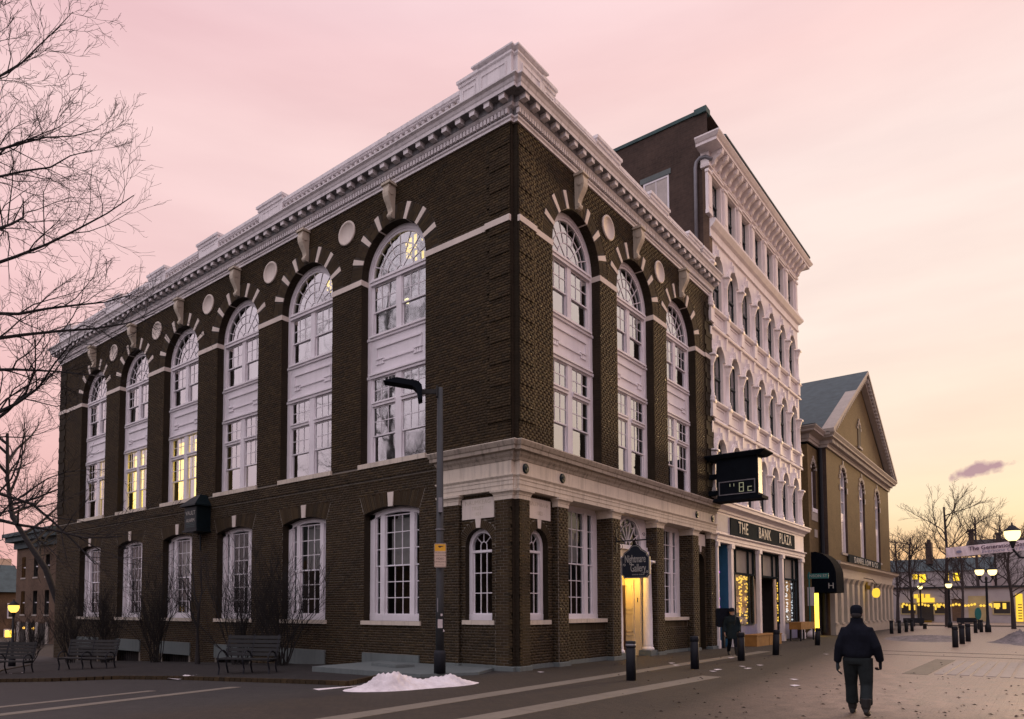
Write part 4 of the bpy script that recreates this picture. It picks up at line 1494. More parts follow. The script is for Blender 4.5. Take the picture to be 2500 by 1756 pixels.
cmx = MB().lathe(colp, 16).box(-0.23, 0.23, -0.23, 0.23, 3.36, 3.45).mesh('column', True)
cmx.materials.append(M['white_paint'])
for x in (6.34, 8.66):
    ob('column', cmx, None, ent, Tr((x, 0.26, 0)))
    ob('column_block', MB().box(x - 0.26, x + 0.26, 0.02, 0.5, -0.15, 0.2), 'granite', ent, I4)
lob = MB()
lob.box(8.47, 8.6, 0.45, 1.2, -0.05, 3.0).box(6.4, 6.5, 0.45, 1.2, -0.05, 3.0).box(6.4, 8.6, 0.42, 1.2, 2.98, 3.8)
lob.box(6.4, 8.6, 1.04, 1.2, -0.05, 3.0)
ob('lobby_wall', lob, 'vestibule_paint', ent, I4)
ob('lobby_floor', MB().box(6.1, 8.9, 0.35, 1.9, -0.12, -0.01), 'granite', ent, I4)
dr = MB().box(8.40, 8.47, 0.68, 1.02, 0.0, 2.75)
for (a, b, z0, z1) in ((0.73, 0.98, 0.25, 0.75), (0.73, 0.98, 0.85, 1.55), (0.73, 0.98, 1.65, 2.55)):
    dr.box(8.385, 8.41, a, b, z0, z0 + 0.04).box(8.385, 8.41, a, b, z1 - 0.04, z1).box(8.385, 8.41, a, a + 0.03, z0, z1).box(8.385, 8.41, b - 0.03, b, z0, z1)
ob('door', dr, 'vestibule_paint', ent, I4)
ob('inner_door', MB().box(7.0, 8.36, 0.99, 1.03, 0.0, 2.56), 'door_wood', ent, I4)
ob('bell', MB().box(8.45, 8.47, 0.54, 0.57, 1.95, 2.1), 'black_metal', ent, I4)
lamp = ob('lobby_lamp', MB().lathe([(0.02, 0.12), (0.12, 0.08), (0.13, 0.0), (0.0001, -0.06)], 12, (7.6, 0.75, 2.9)), 'lamp_amber', ent, I4)
pd = bpy.data.lights.new('lobby_light', 'POINT')
pd.energy = 60
pd.color = (1.0, 0.56, 0.10)
pd.shadow_soft_size = 0.12
po = bpy.data.objects.new('lobby_light', pd)
COL.objects.link(po)
po.parent = lamp
po.matrix_basis = Tr((7.6, 0.72, 2.75))

# --- things fixed to or standing on the bank
al = thing('alarm_box', 'dark green metal alarm box with hipped lid fixed high on the brick wall', 'alarm box', mw=FL(15.75, -0.0, 4.72))
ab = ob('case', MB().box(-0.48, 0.48, 0.0, 0.62, 0.18, 1.22), 'bronze_green', al)
ob('lid', MB().taper((-0.6, 0.6, 0.0, 0.78), (-0.16, 0.16, 0.0, 0.3), 1.22, 1.68).box(-0.6, 0.6, 0.0, 0.78, 1.16, 1.22), 'bronze_green', al)
ob('base_rail', MB().box(-0.54, 0.54, 0.0, 0.68, 0.12, 0.18), 'bronze_green', al)
ob('conduit', MB().tube([(0.2, 0.06, 0.15), (0.2, 0.05, -0.6)], 0.03, 6), 'bronze_green', al)
fa = ob('face_panel', MB().box(-0.44, 0.44, 0.62, 0.635, 0.25, 1.12), 'bronze_green', al)
for s, z, h in (('VAULT', 0.88, 0.24), ('ALARM', 0.58, 0.20)):
    ob('lettering', text_mesh(s, h, 0.003), 'sign_cream', al, text_on(W[al.name], 0, 0.638, z))
for z in (0.32, 0.39, 0.46): ob('lettering_rule', MB().box(-0.32, 0.32, 0.635, 0.64, z, z + 0.015), 'copper_green', al)

an = thing('roof_antenna', 'grey cylindrical antenna mast rising behind the corner parapet', 'antenna', (3.05, 1.25, 16.15))
ob('mast', MB().lathe([(0.10, 0), (0.10, 0.6)], 10), 'grey_metal', an, smooth=True)
ob('radome', MB().lathe([(0.165, 0.6), (0.17, 0.62), (0.17, 2.28), (0.15, 2.33), (0.0001, 2.35)], 14), 'grey_metal', an, smooth=True)
an = thing('roof_antenna', 'pair of slim panel antennas on a pipe above the balustrade', 'antenna', (1.6, 6.35, 16.15))
ob('mast', MB().lathe([(0.04, 0), (0.04, 2.2)], 8), 'grey_metal', an)
ob('panel', MB().box(-0.08, 0.08, 0.14, 0.30, 0.9, 2.55), 'sign_cream', an)
ob('panel', MB().box(-0.05, 0.05, -0.27, -0.19, 1.2, 2.3), 'grey_metal', an)
ob('bracket', MB().box(-0.03, 0.03, -0.2, 0.2, 1.4, 1.46).box(-0.03, 0.03, -0.2, 0.2, 1.9, 1.96), 'grey_metal', an)

# ------------------------------------------------------------------ hanging sign and temperature clock
def at_plane_x(u, v, X):
    """photo pixel -> point on the plane x = X"""
    d = fw + rt * ((u - CX) / F_PX) - up * ((v - CY) / F_PX)
    return CAM + d * ((X - CAM.x) / d.x)


def at_plane_y(u, v, Y):
    d = fw + rt * ((u - CX) / F_PX) - up * ((v - CY) / F_PX)
    return CAM + d * ((Y - CAM.y) / d.y)


def at_ground(u, v, z=0.0):
    d = fw + rt * ((u - CX) / F_PX) - up * ((v - CY) / F_PX)
    return CAM + d * ((z - CAM.z) / d.z)


# frame: local x = -y (to the right in the picture), local y = -x (towards the viewer)
HS = frame((5.78, 0, 0), (0, -1, 0), (-1, 0, 0))
# that frame is left-handed in s,d; use s=+y so it stays a rotation
HS = frame((5.78, 0, 0), (0, 1, 0), (-1, 0, 0))
sg = thing('hanging_sign', 'navy shaped sign board with pale lettering hanging from an iron wall bracket', 'sign', mw=HS)
br = MB().tube([(0.02, 0, 3.93), (-1.30, 0, 3.93)], 0.022, 7)
br.box(-0.02, 0.0, -0.05, 0.05, 3.55, 4.35)
ob('bracket_bar', br, 'black_metal', sg)


def scroll(mbx, cx, cz, r, a0, turns, sgn=1, th=0.010, n=22, shrink=0.25):
    pts = []
    for i in range(n + 1):
        t_ = i / n
        a = a0 + sgn * turns * 2 * PI * t_
        rr = r * (1 - (1 - shrink) * t_)
        pts.append((cx + rr * math.cos(a), 0, cz + rr * math.sin(a)))
    mbx.tube(pts, th, 5)


sl = MB()
sl.tube([(-0.02 - 0.34 * (1 - math.cos(PI * i / 12)) , 0, 3.93 + 0.62 * math.sin(PI * i / 16)) for i in range(13)], 0.010, 5)
scroll(sl, -0.12, 4.30, 0.13, 0, 1.2)
scroll(sl, -0.14, 4.08, 0.10, PI, 1.2, -1)
scroll(sl, -0.12, 3.74, 0.12, PI / 2, 1.2)
scroll(sl, -1.12, 4.00, 0.08, -PI / 2, 1.1)
scroll(sl, -1.28, 3.84, 0.07, PI / 2, 1.1)
scroll(sl, -1.28, 4.02, 0.07, -PI / 2, 1.1, -1)
scroll(sl, -0.98, 4.10, 0.06, 0, 1.1)
ob('bracket_scroll', sl, 'black_metal', sg)
bp = []
cxb, hb = -0.68, 0.50
zb0, zb1 = 2.69, 3.50
for p in ((hb - 0.09, zb0), (hb - 0.08, zb0 + 0.05), (hb - 0.03, zb0 + 0.10), (hb, zb0 + 0.11), (hb, zb1 - 0.12), (hb - 0.04, zb1 - 0.10), (hb - 0.08, zb1 - 0.05), (hb - 0.10, zb1 + 0.02), (0.22, zb1 + 0.13), (0.15, zb1 + 0.23), (0.06, zb1 + 0.28)):
    bp.append(p)
board = [(cxb + p[0], p[1]) for p in bp] + [(cxb - p[0], p[1]) for p in reversed(bp)]
bo = ob('board', MB().prism(board, -0.035, 0.035, 'XZ'), 'sign_navy', sg)
edge = MB()
ins = [(cxb + (x - cxb) * 0.95, 3.1 + (z - 3.1) * 0.95) for x, z in board]
edge.tube([(x, 0.036, z) for x, z in ins] + [(ins[0][0], 0.036, ins[0][1])], 0.008, 4)
ob('border', edge, 'sign_cream', bo, HS)
for s, z, h, sx, dx in (('Nightmare', 3.31, 0.29, 0.62, 0.0), ('Gallery', 3.01, 0.29, 0.68, -0.10), ('MONSTER  MUSEUM', 2.80, 0.05, 1.0, -0.1)):
    ob('lettering', text_mesh(s, h, 0.004, space=0.95), 'sign_cream', bo, text_on(HS, cxb + dx, 0.037, z) @ Matrix.Diagonal((sx, 1.25 if h > 0.1 else 1.0, 1, 1)))
orn = MB()
orn.tube([(cxb - 0.12 - 0.1, 0.037, 2.86), (cxb - 0.12 - 0.28, 0.037, 2.86)], 0.004, 4)
scroll(orn, cxb + 0.38, 3.12, 0.05, 0, 1.0)
scroll(orn, cxb - 0.42, 2.88, 0.04, 0, 1.0)
scroll(orn, cxb + 0.12, 3.12, 0.035, 0, 1.0)
orn.v = [(x, 0.037 + y, z) if abs(y) < 0.02 else (x, y, z) for x, y, z in orn.v]
ob('flourish', orn, 'sign_cream', bo, HS)
hk = MB()
for dx in (-0.1, 0.1): hk.tube([(cxb + dx, 0, 3.93), (cxb + dx, 0, 3.72)], 0.010, 5)
ob('hanger', hk, 'black_metal', sg)

KX = 14.0
KS = frame((KX, 0, 0), (0, 1, 0), (-1, 0, 0))
ck = thing('temperature_clock', 'dark box-shaped bank thermometer with lit digits jutting from the brick wall', 'clock', mw=KS)
cas = ob('case', MB().box(-2.09, -0.44, -0.62, 0.0, 6.30, 7.98), 'dark_paint', ck)
ob('roof_plate', MB().taper((-2.25, -0.1, -0.78, 0.14), (-2.45, 0.0, -0.9, 0.26), 7.95, 8.08).box(-2.45, 0.1, -0.9, 0.26, 8.08, 8.13), 'dark_paint', ck)
ob('floor_plate', MB().box(-2.28, -0.02, -0.72, 0.12, 6.17, 6.30), 'dark_paint', ck)
ob('side_panel', MB().box(-2.10, -2.085, -0.56, -0.06, 6.42, 7.86), 'grey_metal', ck)
ob('wall_arm', MB().box(-0.44, 0.0, -0.4, -0.2, 7.2, 7.4).box(-0.44, 0.0, -0.4, -0.2, 6.5, 6.7), 'dark_paint', ck)
df = MB()
for (a, b, z0, z1) in ((-1.99, -0.52, 6.96, 7.0), (-1.99, -0.52, 6.42, 6.46), (-0.56, -0.52, 6.46, 6.96), (-1.99, -1.95, 6.46, 6.96)): df.box(a, b, 0.0, 0.02, z0, z1)
ob('display_frame', df, 'grey_metal', ck)


def seg7(mbx, x, z, w_, h, segs, t_=0.028):
    """x is the left edge as seen; picture right is -x here"""
    S = {'a': (0, w_, h, h), 'd': (0, w_, 0, 0), 'g': (0, w_, h / 2, h / 2), 'f': (0, 0, h / 2, h), 'b': (w_, w_, h / 2, h), 'e': (0, 0, 0, h / 2), 'c': (w_, w_, 0, h / 2)}
    for q in segs:
        a, b, c_, d_ = S[q]
        mbx.box(x - a + t_ / 2, x - b - t_ / 2, 0.004, 0.012, z + c_ - t_ / 2, z + d_ + t_ / 2)


dg_ = MB()
seg7(dg_, -1.36, 6.52, 0.16, 0.36, 'abcdefg')
seg7(dg_, -1.70, 6.52, 0.14, 0.34, 'ged')
dg_.box(-0.97, -0.99, 0.004, 0.012, 6.76, 6.88).box(-1.13, -1.15, 0.004, 0.012, 6.76, 6.88)
ob('digits', dg_, 'digit_glow', ck)

# ------------------------------------------------------------------ tall white iron-fronted block next door
wb = thing('white_commercial_block', 'five-storey white iron-fronted block with rows of arched windows above shop', 'building', (14.9, 0, 0))
WORLD_ROOTS.add(wb.name)
WX0, WX1 = 14.88, 29.05
WC = [15.88 + 2.03 * k for k in range(7)]
WC = [15.72 + 1.985 * k for k in range(7)]
rows = [(6.62, 8.62, 0.56), (10.78, 12.80, 0.56), (15.0, 16.92, 0.56)]
wops = []
for c in WC:
    for (a, b, h) in rows: wops.append((-c, h, a, b, h))
    wops.append((-c, 0.52, 19.1, 20.95, 0))
fm = MB()
wall_front(fm, -WX1, -WX0, 6.3, 22.2, wops)
ob('front_wall', fm, 'white_front', wb, R0)
for o_ in wops: ob('window_reveal', reveal(MB(), o_, 0, -0.20), 'white_front', wb, R0)
ob('inner_floor', MB().box(WX0 + 0.3, WX1 - 0.3, 1.4, 1.5, 0, 22).box(WX0 + 0.3, WX1 - 0.3, 0.4, 1.5, 9.8, 10.1).box(WX0 + 0.3, WX1 - 0.3, 0.4, 1.5, 14.2, 14.5).box(WX0 + 0.3, WX1 - 0.3, 0.4, 1.5, 18.3, 18.6), 'interior_dark', wb)
sw = MB()
sw.add([(WX0, 0, 16), (WX0, 14, 16), (WX0, 14, 23.95), (WX0, 0, 23.95), (WX1, 0, 0), (WX1, 14, 0), (WX1, 14, 23.9), (WX1, 0, 23.9), (WX0, 14, 0), (WX0, 0, 0), (WX0, 0.45, 16), (WX0, 0.45, 23.95), (WX1, 0.45, 23.9), (WX0, 0.45, 21), (WX1, 0.45, 21)], [(0, 1, 2, 3), (4, 5, 6, 7), (8, 5, 6, 2), (11, 12, 14, 13), (2, 3, 7, 6)])
ob('side_wall', sw, 'brick_dark', wb)
ob('side_pilaster', MB().box(WX0 - 0.02, WX0 + 0.3, -0.02, 0.25, 16.0, 22.6), 'brick_house', wb)
ob('parapet_coping', MB().box(WX0 - 0.06, WX0 + 0.35, 0.5, 14, 23.9, 24.06).box(WX0 - 0.1, WX0 + 0.4, 0.0, 0.55, 23.86, 24.12), 'copper_green', wb)
ob('chimney', MB().box(WX0 + 0.05, WX0 + 0.7, 5.2, 6.2, 23.9, 24.6), 'brick_dark', wb)
# side window and downpipe
swf = ob('side_window', MB().box(WX0 - 0.03, WX0 + 0.04, 1.80, 3.05, 20.0, 20.06).box(WX0 - 0.03, WX0 + 0.04, 1.80, 3.05, 21.6, 21.68).box(WX0 - 0.03, WX0 + 0.04, 1.80, 1.88, 20.06, 21.6).box(WX0 - 0.03, WX0 + 0.04, 2.97, 3.05, 20.06, 21.6).box(WX0 - 0.02, WX0 + 0.02, 2.41, 2.44, 20.06, 21.6), 'white_paint', wb)
ob('side_pane', MB().add([(WX0 - 0.005, 1.88, 20.06), (WX0 - 0.005, 2.97, 20.06), (WX0 - 0.005, 2.97, 21.6), (WX0 - 0.005, 1.88, 21.6)], [(0, 1, 2, 3)]), 'curtain', wb)
ob('side_lintel', MB().box(WX0 - 0.05, WX0 + 0.02, 1.7, 3.2, 21.7, 21.95), 'granite', wb)
ob('downpipe', MB().tube([(WX0 - 0.12, 0.52, 16.2), (WX0 - 0.12, 0.52, 21.4), (WX0 - 0.12, 0.47, 21.65), (WX0 - 0.12, 0.30, 21.78), (WX0 - 0.1, 0.05, 21.75), (WX0 - 0.05, -0.2, 21.55)], 0.085, 8), 'grey_metal', wb, smooth=True)

# sashes and panes
def simple_window(h, z0, z1, arched):
    f_ = MB()
    g_ = []
    d = -0.13
    st = 0.05
    top = z1
    for s in (-1, 1): f_.box(s * (h - st), s * h, d, d - 0.06, z0, top)
    zm = z0 + (top + (h if arched else 0) - z0) * 0.48
    f_.box(-h, h, d, d - 0.06, z0, z0 + 0.07).box(-h, h, d + 0.015, d - 0.06, zm - 0.045, zm + 0.045)
    f_.box(-0.016, 0.016, d - 0.01, d - 0.04, z0, top + (h if arched else 0) - 0.02)
    if arched: ring_sector(f_, 0, top, h - st, h, 0, PI, d, d - 0.06, 12)
    else: f_.box(-h, h, d, d - 0.06, top - 0.06, top)
    g_.append(([(-h, z0), (0, z0), (0, zm), (-h, zm)], d - 0.045))
    g_.append(([(0, z0), (h, z0), (h, zm), (0, zm)], d - 0.045))
    if arched:
        g_.append(([(-h, zm), (0, zm), (0, top + h)] + [(h * math.cos(a), top + h * math.sin(a)) for a in (rad(112), rad(135), rad(158), PI)], d - 0.03))
        g_.append(([(0, zm), (h, zm)] + [(h * math.cos(a), top + h * math.sin(a)) for a in (0, rad(22), rad(45), rad(68))] + [(0, top + h)], d - 0.03))
    else:
        g_.append(([(-h, zm), (0, zm), (0, top), (-h, top)], d - 0.03))
        g_.append(([(0, zm), (h, zm), (h, top), (0, top)], d - 0.03))
    fm_ = f_.mesh('window')
    fm_.materials.append(M['sash_dark'])
    return fm_, [pane_mesh(p, d_, 'glass_mid') for p, d_ in g_]


# engaged column between arched windows, with its capital and base
def pier_mesh(z0, z1, top):
    m_ = MB().lathe([(0.17, z0), (0.17, z0 + 0.12), (0.13, z0 + 0.18), (0.14, z0 + 0.26), (0.11, z0 + 0.3), (0.10, z1 - 0.45), (0.13, z1 - 0.42), (0.11, z1 - 0.38), (0.13, z1 - 0.3), (0.21, z1 - 0.08), (0.22, z1)], 10, (0, 0.03, 0))
    m_.box(-0.25, 0.25, -0.02, 0.26, z1, z1 + 0.09).box(-0.20, 0.20, -0.02, 0.18, z0 - 0.16, z0)
    q = m_.mesh('column', True)
    q.materials.append(M['white_front'])
    return q


for (z0, zs, h) in rows:
    fm_, pm_ = simple_window(h, z0, zs, True)
    pcol = pier_mesh(z0 + 0.02, zs - 0.12, zs)
    am = MB()
    ring_sector(am, 0, zs, h + 0.0, h + 0.10, 0, PI, 0.0, 0.11, 14)
    ring_sector(am, 0, zs, h + 0.10, h + 0.17, 0, PI, 0.0, 0.07, 14)
    am.prism([(-0.09, zs + h - 0.02), (0.09, zs + h - 0.02), (0.13, zs + h + 0.30), (-0.13, zs + h + 0.30)], 0.0, 0.16, 'XZ')
    am.box(-0.05, 0.05, 0.0, 0.05, zs + h + 0.30, zs + h + 0.55)
    arm = am.mesh('archivolt')
    arm.materials.append(M['white_front'])
    for c in WC:
        wo_ = ob('window', fm_, None, wb, FR(c))
        for q in pm_: ob('pane', q, None, wo_, FR(c))
        ob('archivolt', arm, None, wb, FR(c))
    for k in range(8): ob('column', pcol, None, wb, FR(WC[0] - 0.9925 + 1.985 * k if k < 7 else WC[-1] + 0.9925))
fm_, pm_ = simple_window(0.52, 19.1, 20.95, False)
th = MB().box(-0.66, 0.66, 0.0, 0.10, 20.98, 21.08).box(-0.70, 0.70, 0.0, 0.16, 21.08, 21.16).box(-0.64, -0.53, 0.0, 0.06, 19.1, 20.98).box(0.53, 0.64, 0.0, 0.06, 19.1, 20.98)
thm = th.mesh('window_surround')
thm.materials.append(M['white_front'])
pm2 = MB().box(-0.2, 0.2, 0.0, 0.12, 19.02, 21.0).box(-0.24, 0.24, 0.0, 0.17, 20.9, 21.02).box(-0.24, 0.24, 0.0, 0.16, 19.02, 19.2).box(-0.12, 0.12, 0.12, 0.14, 19.35, 20.75)
pm2 = pm2.mesh('pilaster')
pm2.materials.append(M['white_front'])
for c in WC:
    wo_ = ob('window', fm_, None, wb, FR(c))
    for q in pm_: ob('pane', q, None, wo_, FR(c))
    ob('window_surround', thm, None, wb, FR(c))
for k in range(8): ob('pilaster', pm2, None, wb, FR(WC[0] - 0.9925 + 1.985 * k))
WP = [(WX0, 0), (WX1, 0), (WX1, 0.5)]
for z, d in ((9.86, 0.10), (14.05, 0.10)):
    ob('belt_course', sweep([(0, z), (d, z), (d + 0.02, z + 0.05), (d, z + 0.1), (d - 0.03, z + 0.16), (0, z + 0.16)], WP, True), 'white_front', wb)
    ob('belt_course', sweep([(0, z + 0.78), (d - 0.02, z + 0.78), (d + 0.06, z + 0.86), (d + 0.06, z + 0.92), (0, z + 0.95)], WP, True), 'white_front', wb)
    for k in range(8):
        xk = WC[0] - 0.9925 + 1.985 * k
        ob('pedestal_block', MB().box(-0.2, 0.2, 0.0, 0.15, z + 0.16, z + 0.78), 'white_front', wb, FR(xk))
        ob('ornament_drop', MB().taper((-0.09, 0.09, 0, 0.08), (-0.03, 0.03, 0, 0.04), z - 0.02, z - 0.55), 'white_front', wb, FR(xk))
    for c in WC: ob('spandrel_panel', MB().box(-0.62, 0.62, 0.0, 0.03, z + 0.24, z + 0.3).box(-0.62, 0.62, 0.0, 0.03, z + 0.66, z + 0.72).box(-0.62, -0.56, 0, 0.03, z + 0.3, z + 0.66).box(0.56, 0.62, 0, 0.03, z + 0.3, z + 0.66), 'white_front', wb, FR(c))
ob('belt_course', sweep([(0, 18.15), (0.08, 18.15), (0.08, 18.25), (0.05, 18.27), (0.05, 18.55), (0.16, 18.62), (0.30, 18.80), (0.30, 18.9), (0, 18.98)], WP, True), 'white_front', wb)
# top cornice with paired scroll brackets
TC = [(WX0 + 0.0, 0.3), (WX0, 0), (WX1, 0), (WX1, 0.6)]
ob('top_cornice', sweep([(0, 21.3), (0.10, 21.32), (0.12, 21.42), (0.08, 21.46), (0.08, 22.0), (0.62, 22.02), (0.62, 22.14), (0.68, 22.18), (0.78, 22.30), (0.78, 22.36), (0, 22.6)], TC, True), 'white_front', wb)
bk = [(0.07, 21.42), (0.16, 21.40), (0.24, 21.46), (0.26, 21.56), (0.34, 21.66), (0.46, 21.72), (0.56, 21.80), (0.60, 21.92), (0.60, 22.02), (0.07, 22.02)]
bkm = MB().prism(bk, -0.11, 0.11, 'YZ')
for s in (-1, 1): bkm.prism([(0.47 + 0.09 * math.cos(q * PI / 4), 21.88 + 0.09 * math.sin(q * PI / 4)) for q in range(8)], s * 0.11, s * 0.14, 'YZ')
bkm = bkm.mesh('bracket')
bkm.materials.append(M['white_front'])
n = 22
for k in range(n): ob('bracket', bkm, None, wb, FR(WX0 + 0.25 + (WX1 - WX0 - 0.5) * k / (n - 1)))
ob('gutter', sweep([(0.74, 22.362), (0.82, 22.38), (0.82, 22.46), (0.5, 22.6)], [(WX0, -0.0), (WX1, -0.0)], True), 'slate', wb)

# shop front
ob('shop_cornice', sweep([(0, 5.95), (0.10, 5.95), (0.12, 6.05), (0.2, 6.12), (0.34, 6.2), (0.36, 6.32), (0.40, 6.36), (0.40, 6.42), (0, 6.55)], [(WX0 + 0.05, 0), (WX1, 0), (WX1, 0.8)], True), 'white_front', wb)
ob('shop_frieze', MB().box(-WX1, -WX0 - 0.02, -0.4, 0.05, 4.98, 5.95), 'white_front', wb, R0)
ob('shop_architrave', sweep([(-0.3, 4.62), (0.06, 4.62), (0.06, 4.74), (0.09, 4.75), (0.09, 4.88), (0.18, 4.95), (0.18, 4.985), (-0.3, 4.985)], [(WX0 + 0.05, 0), (WX1, 0), (WX1, 0.5)], True), 'white_front', wb)
ob('lilac_panel', MB().box(-16.5, -15.0, 0.045, 0.06, 5.1, 5.85), 'lilac_paint', wb, R0)
sbd = ob('sign_board', MB().box(-27.0, -16.6, 0.05, 0.10, 5.05, 5.82), 'sign_slate', wb, R0)
for s, x in (('THE', 18.25), ('BANK', 21.5), ('PLAZA', 25.1)):
    ob('lettering', text_mesh(s, 0.72, 0.012, space=1.2, offset=0.008), 'sign_cream', sbd, text_on(R0, -x, 0.115, 5.43) @ Matrix.Diagonal((0.92, 1.05, 1, 1)))
pils = [(15.02, 15.16), (16.73, 17.03), (20.72, 21.02), (24.64, 24.94), (28.5, 28.92)]
for a, b in pils:
    pm = MB().box(-b, -a, -0.12, 0.05, 0.0, 4.5).box(-b - 0.05, -a + 0.05, -0.12, 0.11, 4.42, 4.62).box(-b - 0.03, -a + 0.03, -0.12, 0.08, 0.0, 0.35)
    ob('shop_pilaster', pm, 'white_front', wb, R0)
ob('blue_door', MB().box(-16.73, -15.35, -0.75, -0.8, 0.05, 4.4).box(-16.74, -16.70, -0.3, -0.8, 0.05, 4.6), 'blue_paint', wb, R0)
ob('inner_partition', MB().box(16.68, 16.76, 0.1, 2.5, 0.0, 4.6).box(15.2, 16.7, 0.82, 0.9, 0.0, 4.6), 'blue_paint', wb)
ob('side_door_gap', MB().box(-15.4, -15.2, -1.0, -1.05, 0.0, 4.6), 'interior_dark', wb, R0)
for (a, b) in ((17.05, 20.70), (21.10, 24.62), (25.02, 28.45)):
    tb = MB().box(-b, -a, -0.20, -0.28, 3.32, 3.42).box(-b, -a, -0.20, -0.28, 4.5, 4.62)
    nn = 3
    for k in (0.0, 0.28, 0.78, 1.0):
        x = a + (b - a) * k
        tb.box(-x - 0.035, -x + 0.035, -0.19, -0.28, 3.42, 4.5)
    ob('transom_frame', tb, 'sign_slate', wb, R0)
    ob('transom_pane', MB().box(-b, -a, -0.30, -0.32, 3.36, 4.6), 'transom_blind', wb, R0)
shop_in = MB().box(17.0, 28.6, 2.4, 2.5, 0, 3.4).box(17.0, 28.6, 0.25, 2.5, 3.32, 3.36).box(17.0, 28.6, 0.2, 2.5, 0.0, 0.06).box(20.85, 20.95, 0.35, 2.4, 0, 3.3).box(24.8, 24.9, 0.35, 2.4, 0, 3.3)
ob('shop_interior', shop_in, 'interior_dark', wb)
for (a, b) in ((17.05, 20.70), (25.02, 28.45)):
    ob('stall_riser', MB().box(-b, -a, -0.25, -0.3, 0.0, 0.92), 'lilac_paint', wb, R0)
    ob('window_ledge', MB().box(-b, -a, -0.22, -1.1, 0.92, 0.98), 'sash_dark', wb, R0)
    wfm = MB()
    for x in (a + 0.02, a + (b - a) * 0.28, a + (b - a) * 0.82, b - 0.02): wfm.box(-x - 0.03, -x + 0.03, -0.22, -0.3, 0.98, 3.32)
    swd = ob('shop_window', wfm, 'sash_dark', wb, R0)
    for p, q in ((0.0, 0.28), (0.28, 0.82), (0.82, 1.0)):
        xa, xb = -(a + (b - a) * q), -(a + (b - a) * p)
        ob('pane', MB().add([(xa, -0.27, 0.98), (xb, -0.27, 0.98), (xb, -0.27, 3.32), (xa, -0.27, 3.32)], [(0, 1, 2, 3)]), 'shop_glass', swd, R0)
# glowing back of the window display, shelves and goods
dsp = MB()
rr = random.Random(5)
for k in range(60):
    x = rr.uniform(17.3, 20.5)
    z = 0.98 + rr.choice((0.0, 0.0, 0.55, 1.05))
    wd, hh = rr.uniform(0.05, 0.16), rr.uniform(0.08, 0.38)
    y = rr.uniform(0.5, 1.0)
    dsp.box(x - wd, x + wd, y - wd, y + wd, z, z + hh)
ob('display_goods', dsp, 'sign_pale', wb, kind='stuff')
ob('display_glow', MB().box(17.2, 20.6, 1.6, 1.62, 0.98, 3.2), 'shop_glow', wb)
ob('display_light', MB().box(18.3, 19.3, 0.7, 0.8, 2.55, 2.75), 'lamp_amber', wb)
ob('door_glow', MB().box(21.3, 22.6, 1.9, 1.92, 1.9, 3.1), 'shop_glow', wb)
ob('shop_door', MB().box(-24.55, -24.2, -0.25, -0.32, 0, 3.3).box(-23.2, -22.9, -0.9, -0.95, 0.0, 3.3), 'sign_pale', wb, R0)
ob('door_riser', MB().box(-22.9, -21.12, -0.5, -0.55, 0.0, 0.95), 'lilac_paint', wb, R0)


def lights_string(label, pts, mat, n, jit, r=0.035, group=None):
    """a wire with small lit bulbs"""
    t_ = thing('string_lights', label, 'string lights', pts[0], group=group)
    o0 = Vector(pts[0])
    wire = MB().tube([tuple(Vector(p) - o0) for p in pts], 0.006, 4)
    ob('wire', wire, 'sash_dark', t_)
    b_ = MB()
    seg = [(Vector(pts[i + 1]) - Vector(pts[i])).length for i in range(len(pts) - 1)]
    tot = sum(seg)
    rr = random.Random(len(label))
    for k in range(n):
        d = tot * (k + rr.uniform(0.1, 0.9)) / n
        for i, s in enumerate(seg):
            if d <= s:
                p = Vector(pts[i]).lerp(Vector(pts[i + 1]), d / s)
                break
            d -= s
        p = p - o0 + Vector((rr.uniform(-jit, jit), rr.uniform(-jit, jit) * 0.4, rr.uniform(-jit, jit)))
        b_.ball(tuple(p), r * rr.uniform(0.7, 1.3), 6, 4)
    ob('bulbs', b_, mat, t_, kind='stuff')


lights_string('warm fairy lights framing the shop window display', [(17.2, 0.40, 1.1), (17.2, 0.40, 3.2), (20.1, 0.40, 3.22), (20.1, 0.40, 1.05)], 'bulb_yellow', 95, 0.16, 0.042)
lights_string('second strand of warm fairy lights hanging beside the display glow', [(19.4, 0.45, 3.2), (19.4, 0.45, 1.05)], 'bulb_yellow', 42, 0.12, 0.042)
lights_string('yellow fairy lights hanging in the dark window near the planter table', [(25.35, 0.40, 3.15), (25.35, 0.40, 1.1)], 'bulb_yellow', 24, 0.10, 0.05)
lights_string('cool white fairy lights hanging in the dark window near the planter table', [(27.1, 0.40, 3.25), (27.1, 0.40, 1.1)], 'bulb_white', 22, 0.10, 0.045)
lights_string('cool white fairy lights beside the last white shop pilaster', [(28.1, 0.40, 3.25), (28.1, 0.40, 1.1)], 'bulb_white', 18, 0.08, 0.045)
lights_string('purple fairy lights hanging beside the narrow blue door', [(15.33, 0.05, 3.3), (15.33, 0.05, 1.1)], 'bulb_purple', 20, 0.05, 0.035)
lt = thing('ground_lantern', 'small glowing lantern hung low on the post near the blue door', 'lantern', (15.42, -0.10, 0.92))
ob('flame_glass', MB().lathe([(0.06, 0.0), (0.085, 0.05), (0.085, 0.18), (0.05, 0.22)], 8), 'lamp_glow', lt)
ob('cap', MB().lathe([(0.1, 0.22), (0.02, 0.28), (0.015, 0.34)], 8), 'black_metal', lt)
ob('post', MB().box(-0.07, 0.07, -0.05, 0.05, -0.95, 0.0), 'black_metal', lt)

